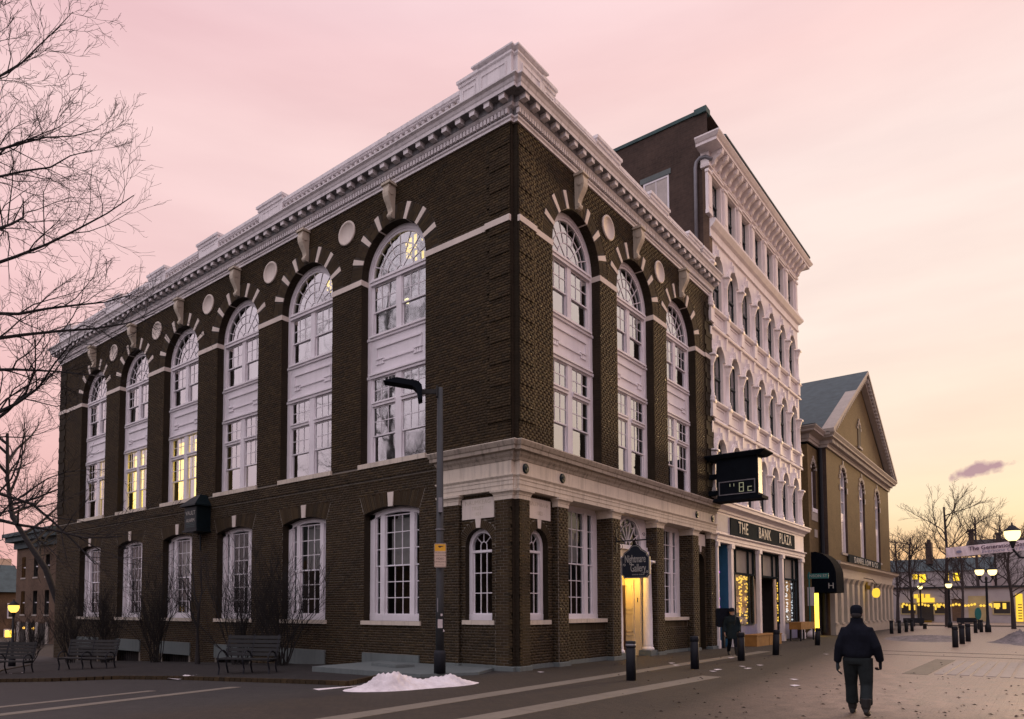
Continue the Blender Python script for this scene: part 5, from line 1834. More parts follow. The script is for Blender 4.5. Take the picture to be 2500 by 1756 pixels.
# ------------------------------------------------------------------ gabled brick building beyond the side street
chb = thing('gabled_brick_building', 'ochre brick gabled building with arched windows and cream shop front', 'building', (35.4, 0, 0))
WORLD_ROOTS.add(chb.name)
X0, X1, XP = 35.4, 58.6, 47.0
CC = [40.3, 46.75, 53.1]
EZ = 13.0
cops = [(-c, 1.0, 5.65, 10.75, 1.0) for c in CC]
g = MB()
wall_front(g, -X1, -X0, 4.6, EZ, cops)
ob('front_wall', g, 'brick_church', chb, R0)
g = MB()
g.add([(-X0 + 0.0, -0.02, EZ), (-X1, -0.02, EZ), (-XP, -0.02, 19.6)], [(0, 1, 2)])
ob('gable_wall', g, 'brick_church', chb, R0)
for o_ in cops: ob('window_reveal', reveal(MB(), o_, 0, -0.30), 'brick_dark', chb, R0)
ob('side_wall', MB().add([(X0, 0, 0), (X0, 0.55, 0), (X0, 0.55, EZ), (X0, 0, EZ)], [(0, 1, 2, 3)]), 'brick_dark', chb)
ob('side_wall', MB().add([(X1, 0, 0), (X1, 22, 0), (X1, 22, EZ), (X1, 0, EZ)], [(0, 1, 2, 3)]), 'brick_dark', chb)
# setback wing on the near side
wing = MB()
wall_front(wing, -X0, -32.75, 0.0, 12.2, [(-34.15, 0.55, 8.2, 10.7, 0.55)], -0.5)
wing.add([(-32.75, -0.5, 0), (-32.75, -22, 0), (-32.75, -22, 12.2), (-32.75, -0.5, 12.2)], [(0, 1, 2, 3)])
ob('wing_wall', wing, 'brick_church', chb, R0)
ob('wing_reveal', reveal(MB(), (-34.15, 0.55, 8.2, 10.7, 0.55), -0.5, -0.9), 'brick_dark', chb, R0)
ob('stone_tablet', MB().box(-34.9, -33.4, -0.5, -0.47, 7.4, 7.95), 'church_stone', chb, R0)
ob('stone_tablet', MB().box(-34.7, -34.0, -0.5, -0.47, 6.35, 6.85), 'church_stone', chb, R0)
ob('inner_wall', MB().box(33.0, 58.3, 1.0, 1.1, 0, 12), 'interior_dark', chb)
# windows: round head, sash above louvred shutter
wf = MB()
for s in (-1, 1): wf.box(s * 0.78, s * 1.0, -0.15, -0.30, 5.65, 10.75)
ring_sector(wf, 0, 10.75, 0.8, 1.0, 0, PI, -0.15, -0.30, 12)
wf.box(-0.8, 0.8, -0.15, -0.27, 7.95, 8.5).box(-0.8, 0.8, -0.15, -0.27, 10.3, 10.42).box(-0.8, 0.8, -0.18, -0.27, 9.3, 9.37)
wf.box(-0.03, 0.03, -0.18, -0.27, 8.5, 11.4)
wfm = wf.mesh('window')
wfm.materials.append(M['white_paint'])
slm = MB().box(-0.78, 0.78, -0.16, -0.21, 0, 0.05).mesh('slat')
slm.materials.append(M['white_paint'])
gp = pane_mesh([(-0.8, 8.5), (0.8, 8.5), (0.8, 10.75)] + arc(0, 10.75, 0.8, 0, PI, 10) + [(-0.8, 10.75)], -0.24)
for c in CC:
    w_ = ob('window', wfm, None, chb, FR(c))
    ob('pane', gp, None, w_, FR(c))
    ob('shutter_back', MB().box(-0.8, 0.8, -0.24, -0.28, 5.65, 7.95), 'church_stone', w_, FR(c))
    for k in range(24): ob('slat', slm, None, w_, FR(c) @ Tr((0, 0, 5.7 + k * 0.095)) )
    # toothed stone surround
    for k in range(9):
        a = PI * (k + 0.5) / 9
        r1_ = 1.5 if k == 4 else (1.22 if k % 2 else 1.32)
        m_ = MB().prism([(1.0 * math.cos(a - 0.12), 10.75 + 1.0 * math.sin(a - 0.12)), (r1_ * math.cos(a - 0.12), 10.75 + r1_ * math.sin(a - 0.12)), (r1_ * math.cos(a + 0.12), 10.75 + r1_ * math.sin(a + 0.12)), (1.0 * math.cos(a + 0.12), 10.75 + 1.0 * math.sin(a + 0.12))], -0.1, 0.04, 'XZ')
        ob('arch_stone', m_, 'church_stone', chb, FR(c))
    for s in (-1, 1): ob('arch_stone', MB().box(s * 1.0, s * 1.28, -0.1, 0.04, 10.0, 10.4), 'church_stone', chb, FR(c))
    ob('sill', MB().box(-1.15, 1.15, -0.4, 0.08, 5.5, 5.65), 'church_stone', w_, FR(c))
# wing and gable windows
mw = FR(34.15, 0.5)
w_ = ob('window', MB().box(-0.55, -0.42, -0.2, -0.3, 8.2, 10.7).box(0.42, 0.55, -0.2, -0.3, 8.2, 10.7).box(-0.03, 0.03, -0.2, -0.3, 8.2, 11.2).box(-0.5, 0.5, -0.2, -0.3, 9.5, 9.58).box(-0.6, 0.6, -0.3, 0.06, 7.95, 8.2), 'white_paint', chb, mw)
ob('pane', pane_mesh([(-0.55, 8.2), (0.55, 8.2), (0.55, 10.7), (0.3, 11.15), (-0.3, 11.15), (-0.55, 10.7)], -0.27), None, w_, mw)
for k in range(7):
    a = PI * (k + 0.5) / 7
    r1_ = 0.95 if k == 3 else (0.72 if k % 2 else 0.8)
    ob('arch_stone', MB().prism([(0.55 * math.cos(a - 0.13), 10.7 + 0.55 * math.sin(a - 0.13)), (r1_ * math.cos(a - 0.13), 10.7 + r1_ * math.sin(a - 0.13)), (r1_ * math.cos(a + 0.13), 10.7 + r1_ * math.sin(a + 0.13)), (0.55 * math.cos(a + 0.13), 10.7 + 0.55 * math.sin(a + 0.13))], -0.1, 0.04, 'XZ'), 'church_stone', chb, mw)
mw = FR(46.4)
gw = ob('gable_window', MB().box(-0.5, 0.5, -0.05, 0.02, 14.3, 15.6).prism(arc(0, 15.6, 0.5, 0, PI, 10), -0.05, 0.02, 'XZ'), 'interior_dark', chb, mw)
ob('sill', MB().box(-0.65, 0.65, 0, 0.12, 14.15, 14.3), 'church_stone', gw, mw)
for k in range(7):
    a = PI * (k + 0.5) / 7
    r1_ = 0.95 if k == 3 else (0.68 if k % 2 else 0.78)
    ob('arch_stone', MB().prism([(0.5 * math.cos(a - 0.13), 15.6 + 0.5 * math.sin(a - 0.13)), (r1_ * math.cos(a - 0.13), 15.6 + r1_ * math.sin(a - 0.13)), (r1_ * math.cos(a + 0.13), 15.6 + r1_ * math.sin(a + 0.13)), (0.5 * math.cos(a + 0.13), 15.6 + 0.5 * math.sin(a + 0.13))], 0.0, 0.05, 'XZ'), 'church_stone', chb, mw)
# cornices
hc = [(0, 12.35), (0.12, 12.35), (0.12, 12.5), (0.18, 12.55), (0.18, 12.8), (0.45, 12.9), (0.55, 12.92), (0.55, 13.02), (0.68, 13.18), (0.68, 13.25), (0, 13.4)]
ob('cornice', sweep(hc, [(32.75, 8), (32.75, 0.5), (X0, 0.5), (X0, 0), (X1, 0), (X1, 6)], True), 'church_stone', chb)
dn = MB()
x = X0 + 0.1
while x < X1:
    dn.box(-x - 0.13, -x + 0.13, 0.18, 0.42, 12.62, 12.86); x += 0.42
ob('dentils', dn, 'church_stone', chb, R0, kind='stuff')
# raking cornice boards with blocks
for sgn, xe in ((-1, X0 - 0.7), (1, X1 + 0.7)):
    pts = [(xe, 13.25), (XP, 20.15)]
    dx, dz = pts[1][0] - pts[0][0], pts[1][1] - pts[0][1]
    L_ = math.hypot(dx, dz)
    nx, nz = -dz / L_ * (1 if dx > 0 else -1), abs(dx) / L_
    rk = MB()
    rk.prism([(-xe, 13.25), (-XP, 20.15), (-XP, 19.55), (-xe, 12.75 + 0.3)], 0.0, 0.40, 'XZ')
    rk.prism([(-xe, 13.45), (-XP, 20.35), (-XP, 20.1), (-xe, 13.2)], -0.1, 0.66, 'XZ')
    ob('raking_cornice', rk, 'church_stone', chb, R0)
    bl = MB()
    for k in range(30):
        t_ = (k + 0.8) / 31
        x, z = xe + dx * t_, 13.25 + dz * t_
        bl.box(-x - 0.11, -x + 0.11, 0.38, 0.60, z - 0.38, z - 0.02)
    ob('raking_blocks', bl, 'church_stone', chb, R0, kind='stuff')
rf = MB()
rf.add([(X0 - 0.7, -0.62, 13.4), (XP, -0.62, 20.38), (XP, 24, 20.38), (X0 - 0.7, 24, 13.4), (X1 + 0.7, -0.62, 13.4), (X1 + 0.7, 24, 13.4)], [(0, 1, 2, 3), (1, 4, 5, 2)])
rf.add([(32.3, -0.1, 13.35), (X0 + 1, -0.1, 13.35), (X0 + 1, 24, 13.35), (32.3, 24, 13.35)], [(0, 1, 2, 3)])
ob('roof', rf, 'slate', chb)
ob('roof_vent', MB().box(42.6, 43.3, 2.5, 3.4, 17.4, 17.75), 'grey_metal', chb)
ob('chimney', MB().box(57.4, 59.0, 2.5, 4.5, 12, 16.6).box(57.2, 59.2, 2.3, 4.7, 16.6, 17.2).box(57.0, 59.4, 2.1, 4.9, 17.2, 17.6), 'church_stone', chb)
ob('downpipe', MB().tube([(X0 - 0.22, 0.30, 12.3), (X0 - 0.22, 0.30, 0.2)], 0.13, 8), 'black_metal', chb)
# sign panel and shop front below
sb_ = ob('sign_panel', MB().box(-53.0, -40.75, 0.1, 0.16, 4.95, 5.62), 'sign_slate', chb, R0)
ob('lettering', text_mesh('DANIEL LOW & CO', 0.62, 0.02, space=1.2), 'sign_cream', sb_, text_on(R0, -46.9, 0.17, 5.28) @ Matrix.Diagonal((1.45, 1, 1, 1)))
ob('shop_cornice', sweep([(0, 4.25), (0.1, 4.25), (0.12, 4.5), (0.2, 4.55), (0.5, 4.72), (0.52, 4.85), (0.6, 4.9), (0, 5.0)], [(36.2, 0), (58.9, 0), (58.9, 3)], True), 'cream_front', chb)
ob('shop_frieze', MB().box(-58.7, -36.2, -0.3, 0.1, 3.85, 4.25), 'cream_front', chb, R0)
ob('shop_base', MB().box(-58.8, -36.2, -0.3, 0.14, 0.0, 0.68), 'cream_front', chb, R0)
ob('shop_back', MB().box(-58.6, -36.2, -0.7, -0.75, 0, 3.9), 'interior_pale', chb, R0)
npil = 13
for k in range(npil):
    x = 36.6 + (58.4 - 36.6) * k / (npil - 1)
    pm = MB().box(-x - 0.36, -x + 0.36, -0.25, 0.12, 0.68, 3.5).taper((-x - 0.36, -x + 0.36, -0.25, 0.12), (-x - 0.48, -x + 0.48, -0.25, 0.26), 3.5, 3.85).box(-x - 0.42, -x + 0.42, -0.25, 0.2, 0.68, 0.82)
    ob('shop_pilaster', pm, 'cream_front', chb, R0)
for k in range(npil - 1):
    x = 36.6 + (58.4 - 36.6) * (k + 0.5) / (npil - 1)
    w_ = ob('shop_window', MB().box(-x - 0.6, -x + 0.6, -0.1, -0.18, 3.0, 3.07).box(-x - 0.6, -x + 0.6, -0.1, -0.18, 1.85, 1.9), 'cream_front', chb, R0)
    ob('pane', MB().add([(-x - 0.6, -0.15, 0.7), (-x + 0.6, -0.15, 0.7), (-x + 0.6, -0.15, 3.9), (-x - 0.6, -0.15, 3.9)], [(0, 1, 2, 3)]), 'glass_dark', w_, R0)
for x, z in ((37.1, 1.75), (38.6, 1.8), (40.6, 1.7), (40.9, 3.0)):
    ob('window_lamp', MB().ball((x, 0.35, z), 0.14, 8, 5), 'lamp_glow', chb)
ob('porch_light_wall', MB().box(-48.2, -46.6, 0.13, 0.15, 3.25, 3.85), 'shop_glow', chb, R0)
# oval lit sign
os_ = thing('oval_sign', 'glowing yellow oval sign hanging from an iron arm over the pavement', 'sign', (45.9, -0.9, 3.0))
ob('panel', MB().prism([(1.05 * math.cos(a * PI / 12), 0.36 * math.sin(a * PI / 12)) for a in range(24)], -0.08, 0.08, 'XZ'), 'sign_glow', os_, mw=Tr((45.9, -0.9, 2.95)) @ Matrix.Rotation(rad(20), 4, 'Z'))
ob('arm', MB().tube([(-1.2, 0, 0.62), (1.3, 0, 0.62)], 0.04, 6).tube([(0.2, 0, 0.62), (0.1, 0.2, 0.95), (0, 0.8, 1.1)], 0.03, 5), 'black_metal', os_)
ob('hanger', MB().tube([(-0.5, 0, 0.62), (-0.5, 0, 0.25)], 0.02, 5).tube([(0.5, 0, 0.62), (0.5, 0, 0.25)], 0.02, 5), 'black_metal', os_)
# awning over the side door
aw = thing('door_awning', 'black rounded fabric awning over the doorway beside the cream shop front', 'awning', (33.2, 0.5, 0))
pr = [(0.5, 2.7), (0.5, 5.3)] + [(0.5 - 1.40 * math.sin(q * PI / 18), 3.75 + 1.6 * math.cos(q * PI / 18)) for q in range(1, 9)] + [(-0.90, 3.5), (-0.90, 2.75)]
am = MB()
k = len(pr)
AX0, AX1 = 33.0, 35.1
am.add([(AX0, p[0], p[1]) for p in pr] + [(AX1, p[0], p[1]) for p in pr], [tuple(range(k)), tuple(range(2 * k - 1, k - 1, -1))] + [(i, i + k, i + 1 + k, i + 1) for i in range(1, k - 1)])
ob('canopy', am, 'awning_fabric', aw, I4)
ob('lettering', text_mesh('H', 0.5, 0.01), 'sign_cream', aw, frame((AX0 - 0.01, -0.6, 3.15), (0, 1, 0), (-1, 0, 0)) @ Matrix(((-1, 0, 0, 0), (0, 0, 1, 0), (0, 1, 0, 0), (0, 0, 0, 1))))
ob('frame_leg', MB().tube([(AX0, 0.45, 2.7), (AX0, 0.45, 2.72)], 0.02, 5), 'black_metal', aw, I4)
ob('lit_doorway', MB().box(-34.6, -33.55, -0.52, -0.49, 0.1, 2.75), 'room_glow', chb, R0)
ob('dark_doorway', MB().box(-35.35, -34.6, -0.52, -0.49, 0.0, 2.75), 'interior_dark', chb, R0)

# ------------------------------------------------------------------ street-name sign post near the shop corner
sp = thing('street_name_sign', 'green street-name blade on a thin post with a small notice plate', 'sign', (29.9, -0.1, 0))
ob('post', MB().tube([(0, 0, 0), (0, 0, 3.9)], 0.04, 8), 'sign_green', sp)
bl = ob('blade', MB().box(-0.03, 0.03, -1.05, 0.08, 3.50, 3.80), 'sign_green', sp)
KB = frame((29.9 - 0.035, -0.1, 0), (0, 1, 0), (-1, 0, 0))
ob('lettering', text_mesh('NSON ST', 0.23, 0.004), 'sign_cream', bl, text_on(KB, -0.5, 0.0, 3.65))
ob('notice_plate', MB().box(-0.03, 0.0, -0.26, 0.1, 1.9, 3.0), 'paper', sp)

# ------------------------------------------------------------------ ground
gx = [-400, -200, -100, -60, -40, -30] + [-26 + i * 1.0 for i in range(42)] + [18, 24, 32, 45, 60, 90, 130, 200, 400, 900]
gy = [-400, -200, -100, -60, -40, -30, -22, -16, -12, -8, -5, -3] + [-2 + i * 0.75 for i in range(50)] + [38, 42, 50, 60, 75, 100, 200, 400]
gm = MB()
gm.v = [(x, y, ground_z(x, y)) for y in gy for x in gx]
nx_ = len(gx)
gm.f = [(j * nx_ + i, j * nx_ + i + 1, (j + 1) * nx_ + i + 1, (j + 1) * nx_ + i) for j in range(len(gy) - 1) for i in range(nx_ - 1)]
grd = props(ob('ground', gm, 'paving', smooth=True), kind='structure')


def gband(pts, wid, name, mat, step=1.25, lift=0.006):
    """row of stone slabs set in the paving along a line; children of the ground"""
    a, b = Vector(pts[0]), Vector(pts[1])
    d = (b - a)
    L_ = d.length
    d.normalize()
    nrm = Vector((-d.y, d.x))
    n = max(1, int(L_ / step))
    for k in range(n):
        p, q = a + d * (L_ * k / n + 0.006), a + d * (L_ * (k + 1) / n - 0.006)
        w2 = wid / 2
        cs = [p - nrm * w2, q - nrm * w2, q + nrm * w2, p + nrm * w2]
        vs_ = [(c.x, c.y, ground_z(c.x, c.y) + lift) for c in cs]
        lo_ = [(x, y, z - 0.05) for x, y, z in vs_]
        m_ = MB().add(vs_ + lo_, [(0, 1, 2, 3), (0, 4, 5, 1), (1, 5, 6, 2), (2, 6, 7, 3), (3, 7, 4, 0)])
        ob(name, m_, mat, grd)


gband([(-12.5, -2.72), (14.0, -2.22)], 0.42, 'granite_slab', 'band_granite')
gband([(-12.5, -4.22), (2.0, -4.50)], 0.48, 'granite_slab', 'band_granite')
gband([(-14.0, 1.55), (-6.6, 3.05)], 0.34, 'granite_slab', 'band_granite')
gband([(-14.0, 2.95), (-8.0, 4.1)], 0.28, 'granite_slab', 'band_granite')
# ribbed stone crossing panel
for k in range(9):
    y = -8.75 - 0.27 * k
    m_ = MB().box(6.3, 12.6, y - 0.10, y + 0.10, -0.03, 0.012)
    ob('ribbed_stone', m_, 'strip_granite', grd)
ob('smooth_stone', MB().box(5.9, 12.9, -8.55, -8.0, -0.03, 0.007), 'band_granite', grd)
for x0, x1, y in ((14.5, 34, -5.6), (16, 30, -7.1)):
    ob('drain_slot', MB().box(14.9 if y > -6 else 17.5, 15.05 if y > -6 else 17.7, -14, -4.6, -0.02, 0.006), 'black_metal', grd)

# planting bed along the brick wall with a low brick edge
bed_poly = [(0.02, 5.2), (-2.9, 5.0), (-3.6, 1.6), (-5.2, 0.9), (-5.5, 4.0), (-5.75, 7.0), (-6.3, 9.3), (-7.6, 10.6), (-8.6, 12.5), (-6.3, 19), (-3.5, 24), (0.02, 24)]
bm = MB()
bz = lambda x, y: ground_z(x, y) + 0.07
bm.v = [(x, y, bz(x, y)) for x, y in bed_poly] + [(-2.6, 12, bz(-2.6, 12) + 0.12)]
k = len(bed_poly)
bm.f = [(i, (i + 1) % k, k) for i in range(k)]
bed = props(ob('planting_bed', bm, 'soil'), kind='structure')
em = MB().box(-0.05, 0.05, -0.095, 0.095, -0.15, 0.10).mesh('edging_brick')
em.materials.append(M['brick'])
for (a, b) in zip(bed_poly[2:10], bed_poly[3:11]):
    a, b = Vector(a), Vector(b)
    n = int((b - a).length / 0.205)
    ang = math.atan2(b.y - a.y, b.x - a.x) - PI / 2
    for i in range(n):
        p = a.lerp(b, (i + 0.5) / n)
        ob('edging_brick', em, None, bed, Tr((p.x, p.y, ground_z(p.x, p.y))) @ Matrix.Rotation(ang, 4, 'Z'))
# granite step by the corner
st = MB().prism([(0.0, 0.75), (-0.05, 0.75), (-1.35, 0.25), (-2.75, 1.0), (-2.9, 5.0), (0.0, 5.2)], -0.3, 0.06, 'XY')
props(ob('granite_platform', st, 'granite'), 'low grey granite platform against the foot of the brick corner', 'platform')
props(ob('access_cover', MB().box(-0.6, 0.6, -0.32, 0.32, 0.0, 0.07).box(-0.5, 0.5, -0.26, 0.26, 0.07, 0.085), 'granite', mw=Tr((-1.4, 3.3, 0.062)) @ Matrix.Rotation(rad(80), 4, 'Z')), 'flat stone cover lying on the granite platform', 'cover')

# ------------------------------------------------------------------ snow
def snow_pile(name, label, c, lx, ly, h, mat, seed, rot=0.0, bumps=9):
    rr = random.Random(seed)
    blobs = [(rr.uniform(-0.75, 0.75) * lx, rr.uniform(-0.5, 0.5) * ly, rr.uniform(0.25, 0.5) * lx, rr.uniform(0.25, 0.6)) for _ in range(bumps)]
    n, m_ = 110, 46
    mb2 = MB()
    for j in range(m_ + 1):
        for i in range(n + 1):
            u_, v_ = -1.15 + 2.3 * i / n, -1.15 + 2.3 * j / m_
            x, y = u_ * lx, v_ * ly
            e = max(0.0, 1 - u_ * u_ - v_ * v_)
            z = sum(wt * math.exp(-(((x - bx) / (br_ * 0.75)) ** 2 + ((y - by) / (br_ * 0.45)) ** 2)) for bx, by, br_, wt in blobs)
            z = z * (e ** 0.75) * h
            z *= 1 + 0.16 * math.sin(x * 9 + seed) * math.sin(y * 13 + 2) + 0.10 * math.sin(x * 23 + y * 19) + 0.06 * math.sin(x * 47 - y * 39)
            mb2.v.append((x, y, z - 0.012))
    mb2.f = [(j * (n + 1) + i, j * (n + 1) + i + 1, (j + 1) * (n + 1) + i + 1, (j + 1) * (n + 1) + i) for j in range(m_) for i in range(n)]
    return props(ob(name, mb2, mat, mw=Tr(c) @ Matrix.Rotation(rot, 4, 'Z'), smooth=True), label, 'snow')


snow_pile('snow_pile', 'small heap of clean white snow in front of the lamp pole', (-4.35, -0.35, 0.0), 1.75, 0.75, 0.33, 'snow', 4, rad(-14), 8)
snow_pile('snow_pile', 'broad heap of grimy grey snow beside the row of bollards', (29.5, -10.3, 0.0), 3.6, 3.0, 0.75, 'snow_dirty', 9, rad(10), 8)
snow_pile('snow_patch', 'thin trodden sheet of dirty snow spread before the cream shop front', (33.5, -5.4, 0.0), 7.5, 2.3, 0.09, 'snow_dirty', 3, rad(2), 12)
for i, (u, v_) in enumerate(((470, 1662), (155, 1652), (30, 1650))):
    p = at_ground(u, v_, -0.3 if i == 0 else -0.55)
    snow_pile('snow_patch', ['thin scrap of snow under the bench before the tall shrubs', 'scraps of snow under the bench by the basement grille', 'scraps of snow under the bench near the old street lantern'][i], (p.x, p.y, ground_z(p.x, p.y) + 0.05), 0.55, 0.3, 0.08, 'snow', 20 + i, 0.3 * i, 5)

# ------------------------------------------------------------------ bollards
bo_prof = [(0.115, 0.0), (0.115, 0.74), (0.105, 0.75), (0.105, 0.77), (0.12, 0.78), (0.12, 0.90), (0.11, 0.92), (0.0001, 0.925)]
bom = MB().lathe(bo_prof, 16).mesh('post', True)
bom.materials.append(M['black_metal'])
bcm = MB().lathe([(0.122, 0.80), (0.122, 0.855)], 16).mesh('collar', True)
bcm.materials.append(M['grey_metal'])


def bollard(x, y, label, tilt=0.0, group=None, collar=False, hsc=1.0):
    b_ = thing('bollard', label, 'bollard', mw=Tr((x, y, ground_z(x, y))) @ Matrix.Rotation(tilt, 4, Vector((rt.x * 0 + fw.x, fw.y, 0)).normalized()) @ Matrix.Diagonal((1, 1, hsc, 1)), group=group)
    ob('post', bom, None, b_)
    if collar: ob('collar', bcm, None, b_)
    return b_


bollard(-0.2, -3.41, 'black bollard with a pale collar before the lit doorway', collar=True)
bollard(3.95, -3.31, 'black bollard before the second three-light window of the brick bank')
bollard(8.08, -3.23, 'black bollard beside the walking woman')
bollard(11.9, -3.22, 'black bollard slightly tilted before the fairy-lit shop door', 0.05)
bollard(20.8, -2.56, 'black bollard leaning sideways near the planter table', 0.07, hsc=0.88)
for k, (x, y) in enumerate(((22.7, -7.71), (26.6, -7.65), (30.1, -7.63))):
    bollard(x, y, 'black bollard of the row of three beside the grimy snow heap', group='three bollards by the snow heap')
for k, (x, y) in enumerate(((47.5, -6.8), (50.1, -6.97))):
    bollard(x, y, 'small distant bollard of the pair next to the double-globe lamp post', group='bollards by the double lamp')
for k, (x, y) in enumerate(((41.7, -2.46), (43.1, -2.73), (46.6, -2.68), (49.3, -2.7))):
    bollard(x, y, 'distant black bollard of the row along the cream shop front', group='bollards along the cream shop front')
bollard(48.5, -9.7, 'distant black bollard alone at the far side of the snow heap')

# ------------------------------------------------------------------ lamp pole by the corner with its notice
pz = 0.06
lp_ = thing('street_light', 'tall grey street-light pole with flat lamp head by the brick corner', 'street light', (-2.2, 0.82, pz))
top = 7.3
ob('pole', MB().lathe([(0.108, 0.55), (0.10, 2.0), (0.075, top)], 14), 'pole_metal', lp_, smooth=True)
ob('pole_base', MB().lathe([(0.15, 0), (0.15, 0.5), (0.128, 0.58)], 14), 'black_metal', lp_, smooth=True)
# the arm runs to the left in the picture
ar = -rt * 1.0
ar = Vector((ar.x, ar.y, 0)).normalized()
AM = Matrix(((ar.x, -ar.y, 0, -2.2), (ar.y, ar.x, 0, 0.82), (0, 0, 1, pz), (0, 0, 0, 1)))
ob('arm', MB().box(0.08, 0.50, -0.04, 0.04, top - 0.16, top - 0.05).box(0.06, 0.10, -0.09, 0.09, top - 0.25, top + 0.04), 'wood_bench', lp_, AM)
ob('lamp_head', MB().prism([(0.46, top - 0.34), (0.56, top - 0.38), (0.60, top - 0.10), (0.70, top + 0.0), (1.45, top + 0.13), (1.10, top + 0.22), (0.55, top + 0.12), (0.46, top + 0.02)], -0.19, 0.19, 'XZ'), 'dark_paint', lp_, AM)
ob('sensor', MB().lathe([(0.05, 0), (0.05, 0.07), (0.0001, 0.09)], 8, (0.72, 0, top + 0.14)), 'dark_paint', lp_, AM)
ob('strap', MB().lathe([(0.118, 3.05), (0.118, 3.08)], 14).lathe([(0.12, 3.62), (0.12, 3.65)], 14), 'grey_metal', lp_)
ob('junction_box', MB().box(-0.07, 0.07, -0.05, 0.05, 4.05, 4.42), 'grey_metal', lp_, Tr((-2.32, 0.70, pz)) @ Matrix.Rotation(YAW, 4, 'Z'))


def facing_plate(x, y, z):
    """frame whose outside looks back at the street corner: local x along the plate, y outward"""
    d = Vector((CAM.x - x, CAM.y - y, 0)).normalized()
    return frame((x, y, z), (d.y, -d.x, 0), tuple(d))


NS = facing_plate(-2.28, 0.74, 0)
nt = thing('notice_sign', 'yellow and cream video surveillance notice strapped to the lamp pole', 'sign', mw=NS @ Tr((0, 0.09, 0)))


def rrect(x0, x1, z0, z1, r):
    p = []
    for cx_, cz_, a0 in ((x1 - r, z1 - r, 0), (x0 + r, z1 - r, PI / 2), (x0 + r, z0 + r, PI), (x1 - r, z0 + r, 1.5 * PI)):
        p += [(cx_ + r * math.cos(a0 + PI / 2 * i / 3), cz_ + r * math.sin(a0 + PI / 2 * i / 3)) for i in range(4)]
    return p


nz0, nz1, nw = 2.72, 3.32, 0.152
pl_ = ob('plate', MB().prism(rrect(-nw, nw, nz0, nz1, 0.035), 0.0, 0.012, 'XZ'), 'sign_pale', nt)
ob('border', MB().tube([(x, 0.014, z) for x, z in rrect(-nw + 0.012, nw - 0.012, nz0 + 0.012, nz1 - 0.012, 0.03)] + [(nw - 0.012, 0.014, nz1 - 0.042)], 0.003, 4), 'sign_brown', nt)
ob('yellow_field', MB().box(-nw + 0.018, nw - 0.018, 0.012, 0.015, 3.13, 3.30), 'sign_yellow', nt)
ob('camera_symbol', MB().box(-0.05, 0.05, 0.015, 0.018, 3.235, 3.262).box(-0.015, 0.03, 0.015, 0.018, 3.215, 3.24).box(-0.08, -0.045, 0.015, 0.018, 3.24, 3.258), 'sign_brown', nt)
NW = W[nt.name]
for s, z, h in (('THIS AREA UNDER', 3.085, 0.036), ('24 HOUR RECORDED', 3.015, 0.034), ('VIDEO', 2.935, 0.072), ('SURVEILLANCE', 2.86, 0.044), ('monitored at all times', 2.785, 0.022)):
    ob('lettering', text_mesh(s, h, 0.001), 'sign_brown', nt, text_on(NW, 0, 0.0135, z))
stk = thing('pole_sticker', 'torn pale stickers pasted on the lamp pole below the notice', 'sticker', mw=NS @ Tr((0.0, 0.112, 0)))
ob('sheet', MB().box(-0.06, 0.06, 0.01, 0.016, 1.20, 1.42), 'paper', stk)
ob('sheet', MB().box(-0.06, -0.01, 0.012, 0.017, 1.50, 1.56), 'paper', stk)
ob('sheet', MB().box(0.05, 0.075, 0.0, 0.006, 1.6, 1.95), 'grey_metal', stk)
ob('sheet', MB().prism([(-0.08, 1.18), (-0.12, 1.12), (-0.07, 1.10)], 0.0, 0.006, 'XZ'), 'paper', stk)

# ------------------------------------------------------------------ benches
def bench(label, x, y, ang, slat_mat='wood_bench', L=2.0):
    b_ = thing('park_bench', label, 'bench', mw=Tr((x, y, ground_z(x, y) + 0.05)) @ Matrix.Rotation(ang, 4, 'Z'), group=None)
    for k in range(4): ob('seat_slat', MB().box(-L / 2, L / 2, -0.02 + k * 0.115, 0.08 + k * 0.115, 0.43, 0.465), slat_mat, b_)
    for k in range(5):
        y0, z0 = 0.46 + k * 0.035, 0.52 + k * 0.115
        for a, b in ((-L / 2, -0.02), (0.02, L / 2)):
            ob('back_slat', MB().add([(a, y0, z0), (b, y0, z0), (b, y0 + 0.03, z0 + 0.09), (a, y0 + 0.03, z0 + 0.09), (a, y0 + 0.03, z0 - 0.01), (b, y0 + 0.03, z0 - 0.01), (b, y0 + 0.06, z0 + 0.08), (a, y0 + 0.06, z0 + 0.08)],
                                  [(0, 1, 2, 3), (4, 7, 6, 5), (0, 4, 5, 1), (3, 2, 6, 7), (0, 3, 7, 4), (1, 5, 6, 2)]), slat_mat, b_)
    for x_ in (-L / 2 + 0.06, 0.0, L / 2 - 0.06):
        fr_ = MB()
        fr_.tube([(x_, 0.02, 0.0), (x_, 0.06, 0.2), (x_, -0.02, 0.42)], 0.025, 6)
        fr_.tube([(x_, 0.55, 0.0), (x_, 0.44, 0.25), (x_, 0.45, 0.45), (x_, 0.66, 1.1)], 0.025, 6)
        fr_.tube([(x_, -0.02, 0.41), (x_, 0.46, 0.41)], 0.02, 6)
        fr_.tube([(x_, -0.02 + 0.24 * (1 - math.cos(q * PI / 10)), 0.45 + 0.22 * math.sin(q * PI / 10)) for q in range(11)], 0.02, 6)
        ob('cast_frame', fr_, 'black_metal', b_)
    return b_


bench('dark slatted park bench in the planting bed before the tall shrubs', -4.65, 5.75, rad(-62), 'wood_bench_dark', 1.6)
bench('slatted park bench beside the barred basement windows', -5.2, 14.6, rad(-62))
bench('slatted park bench near the old street lantern', -7.4, 15.9, rad(-52))

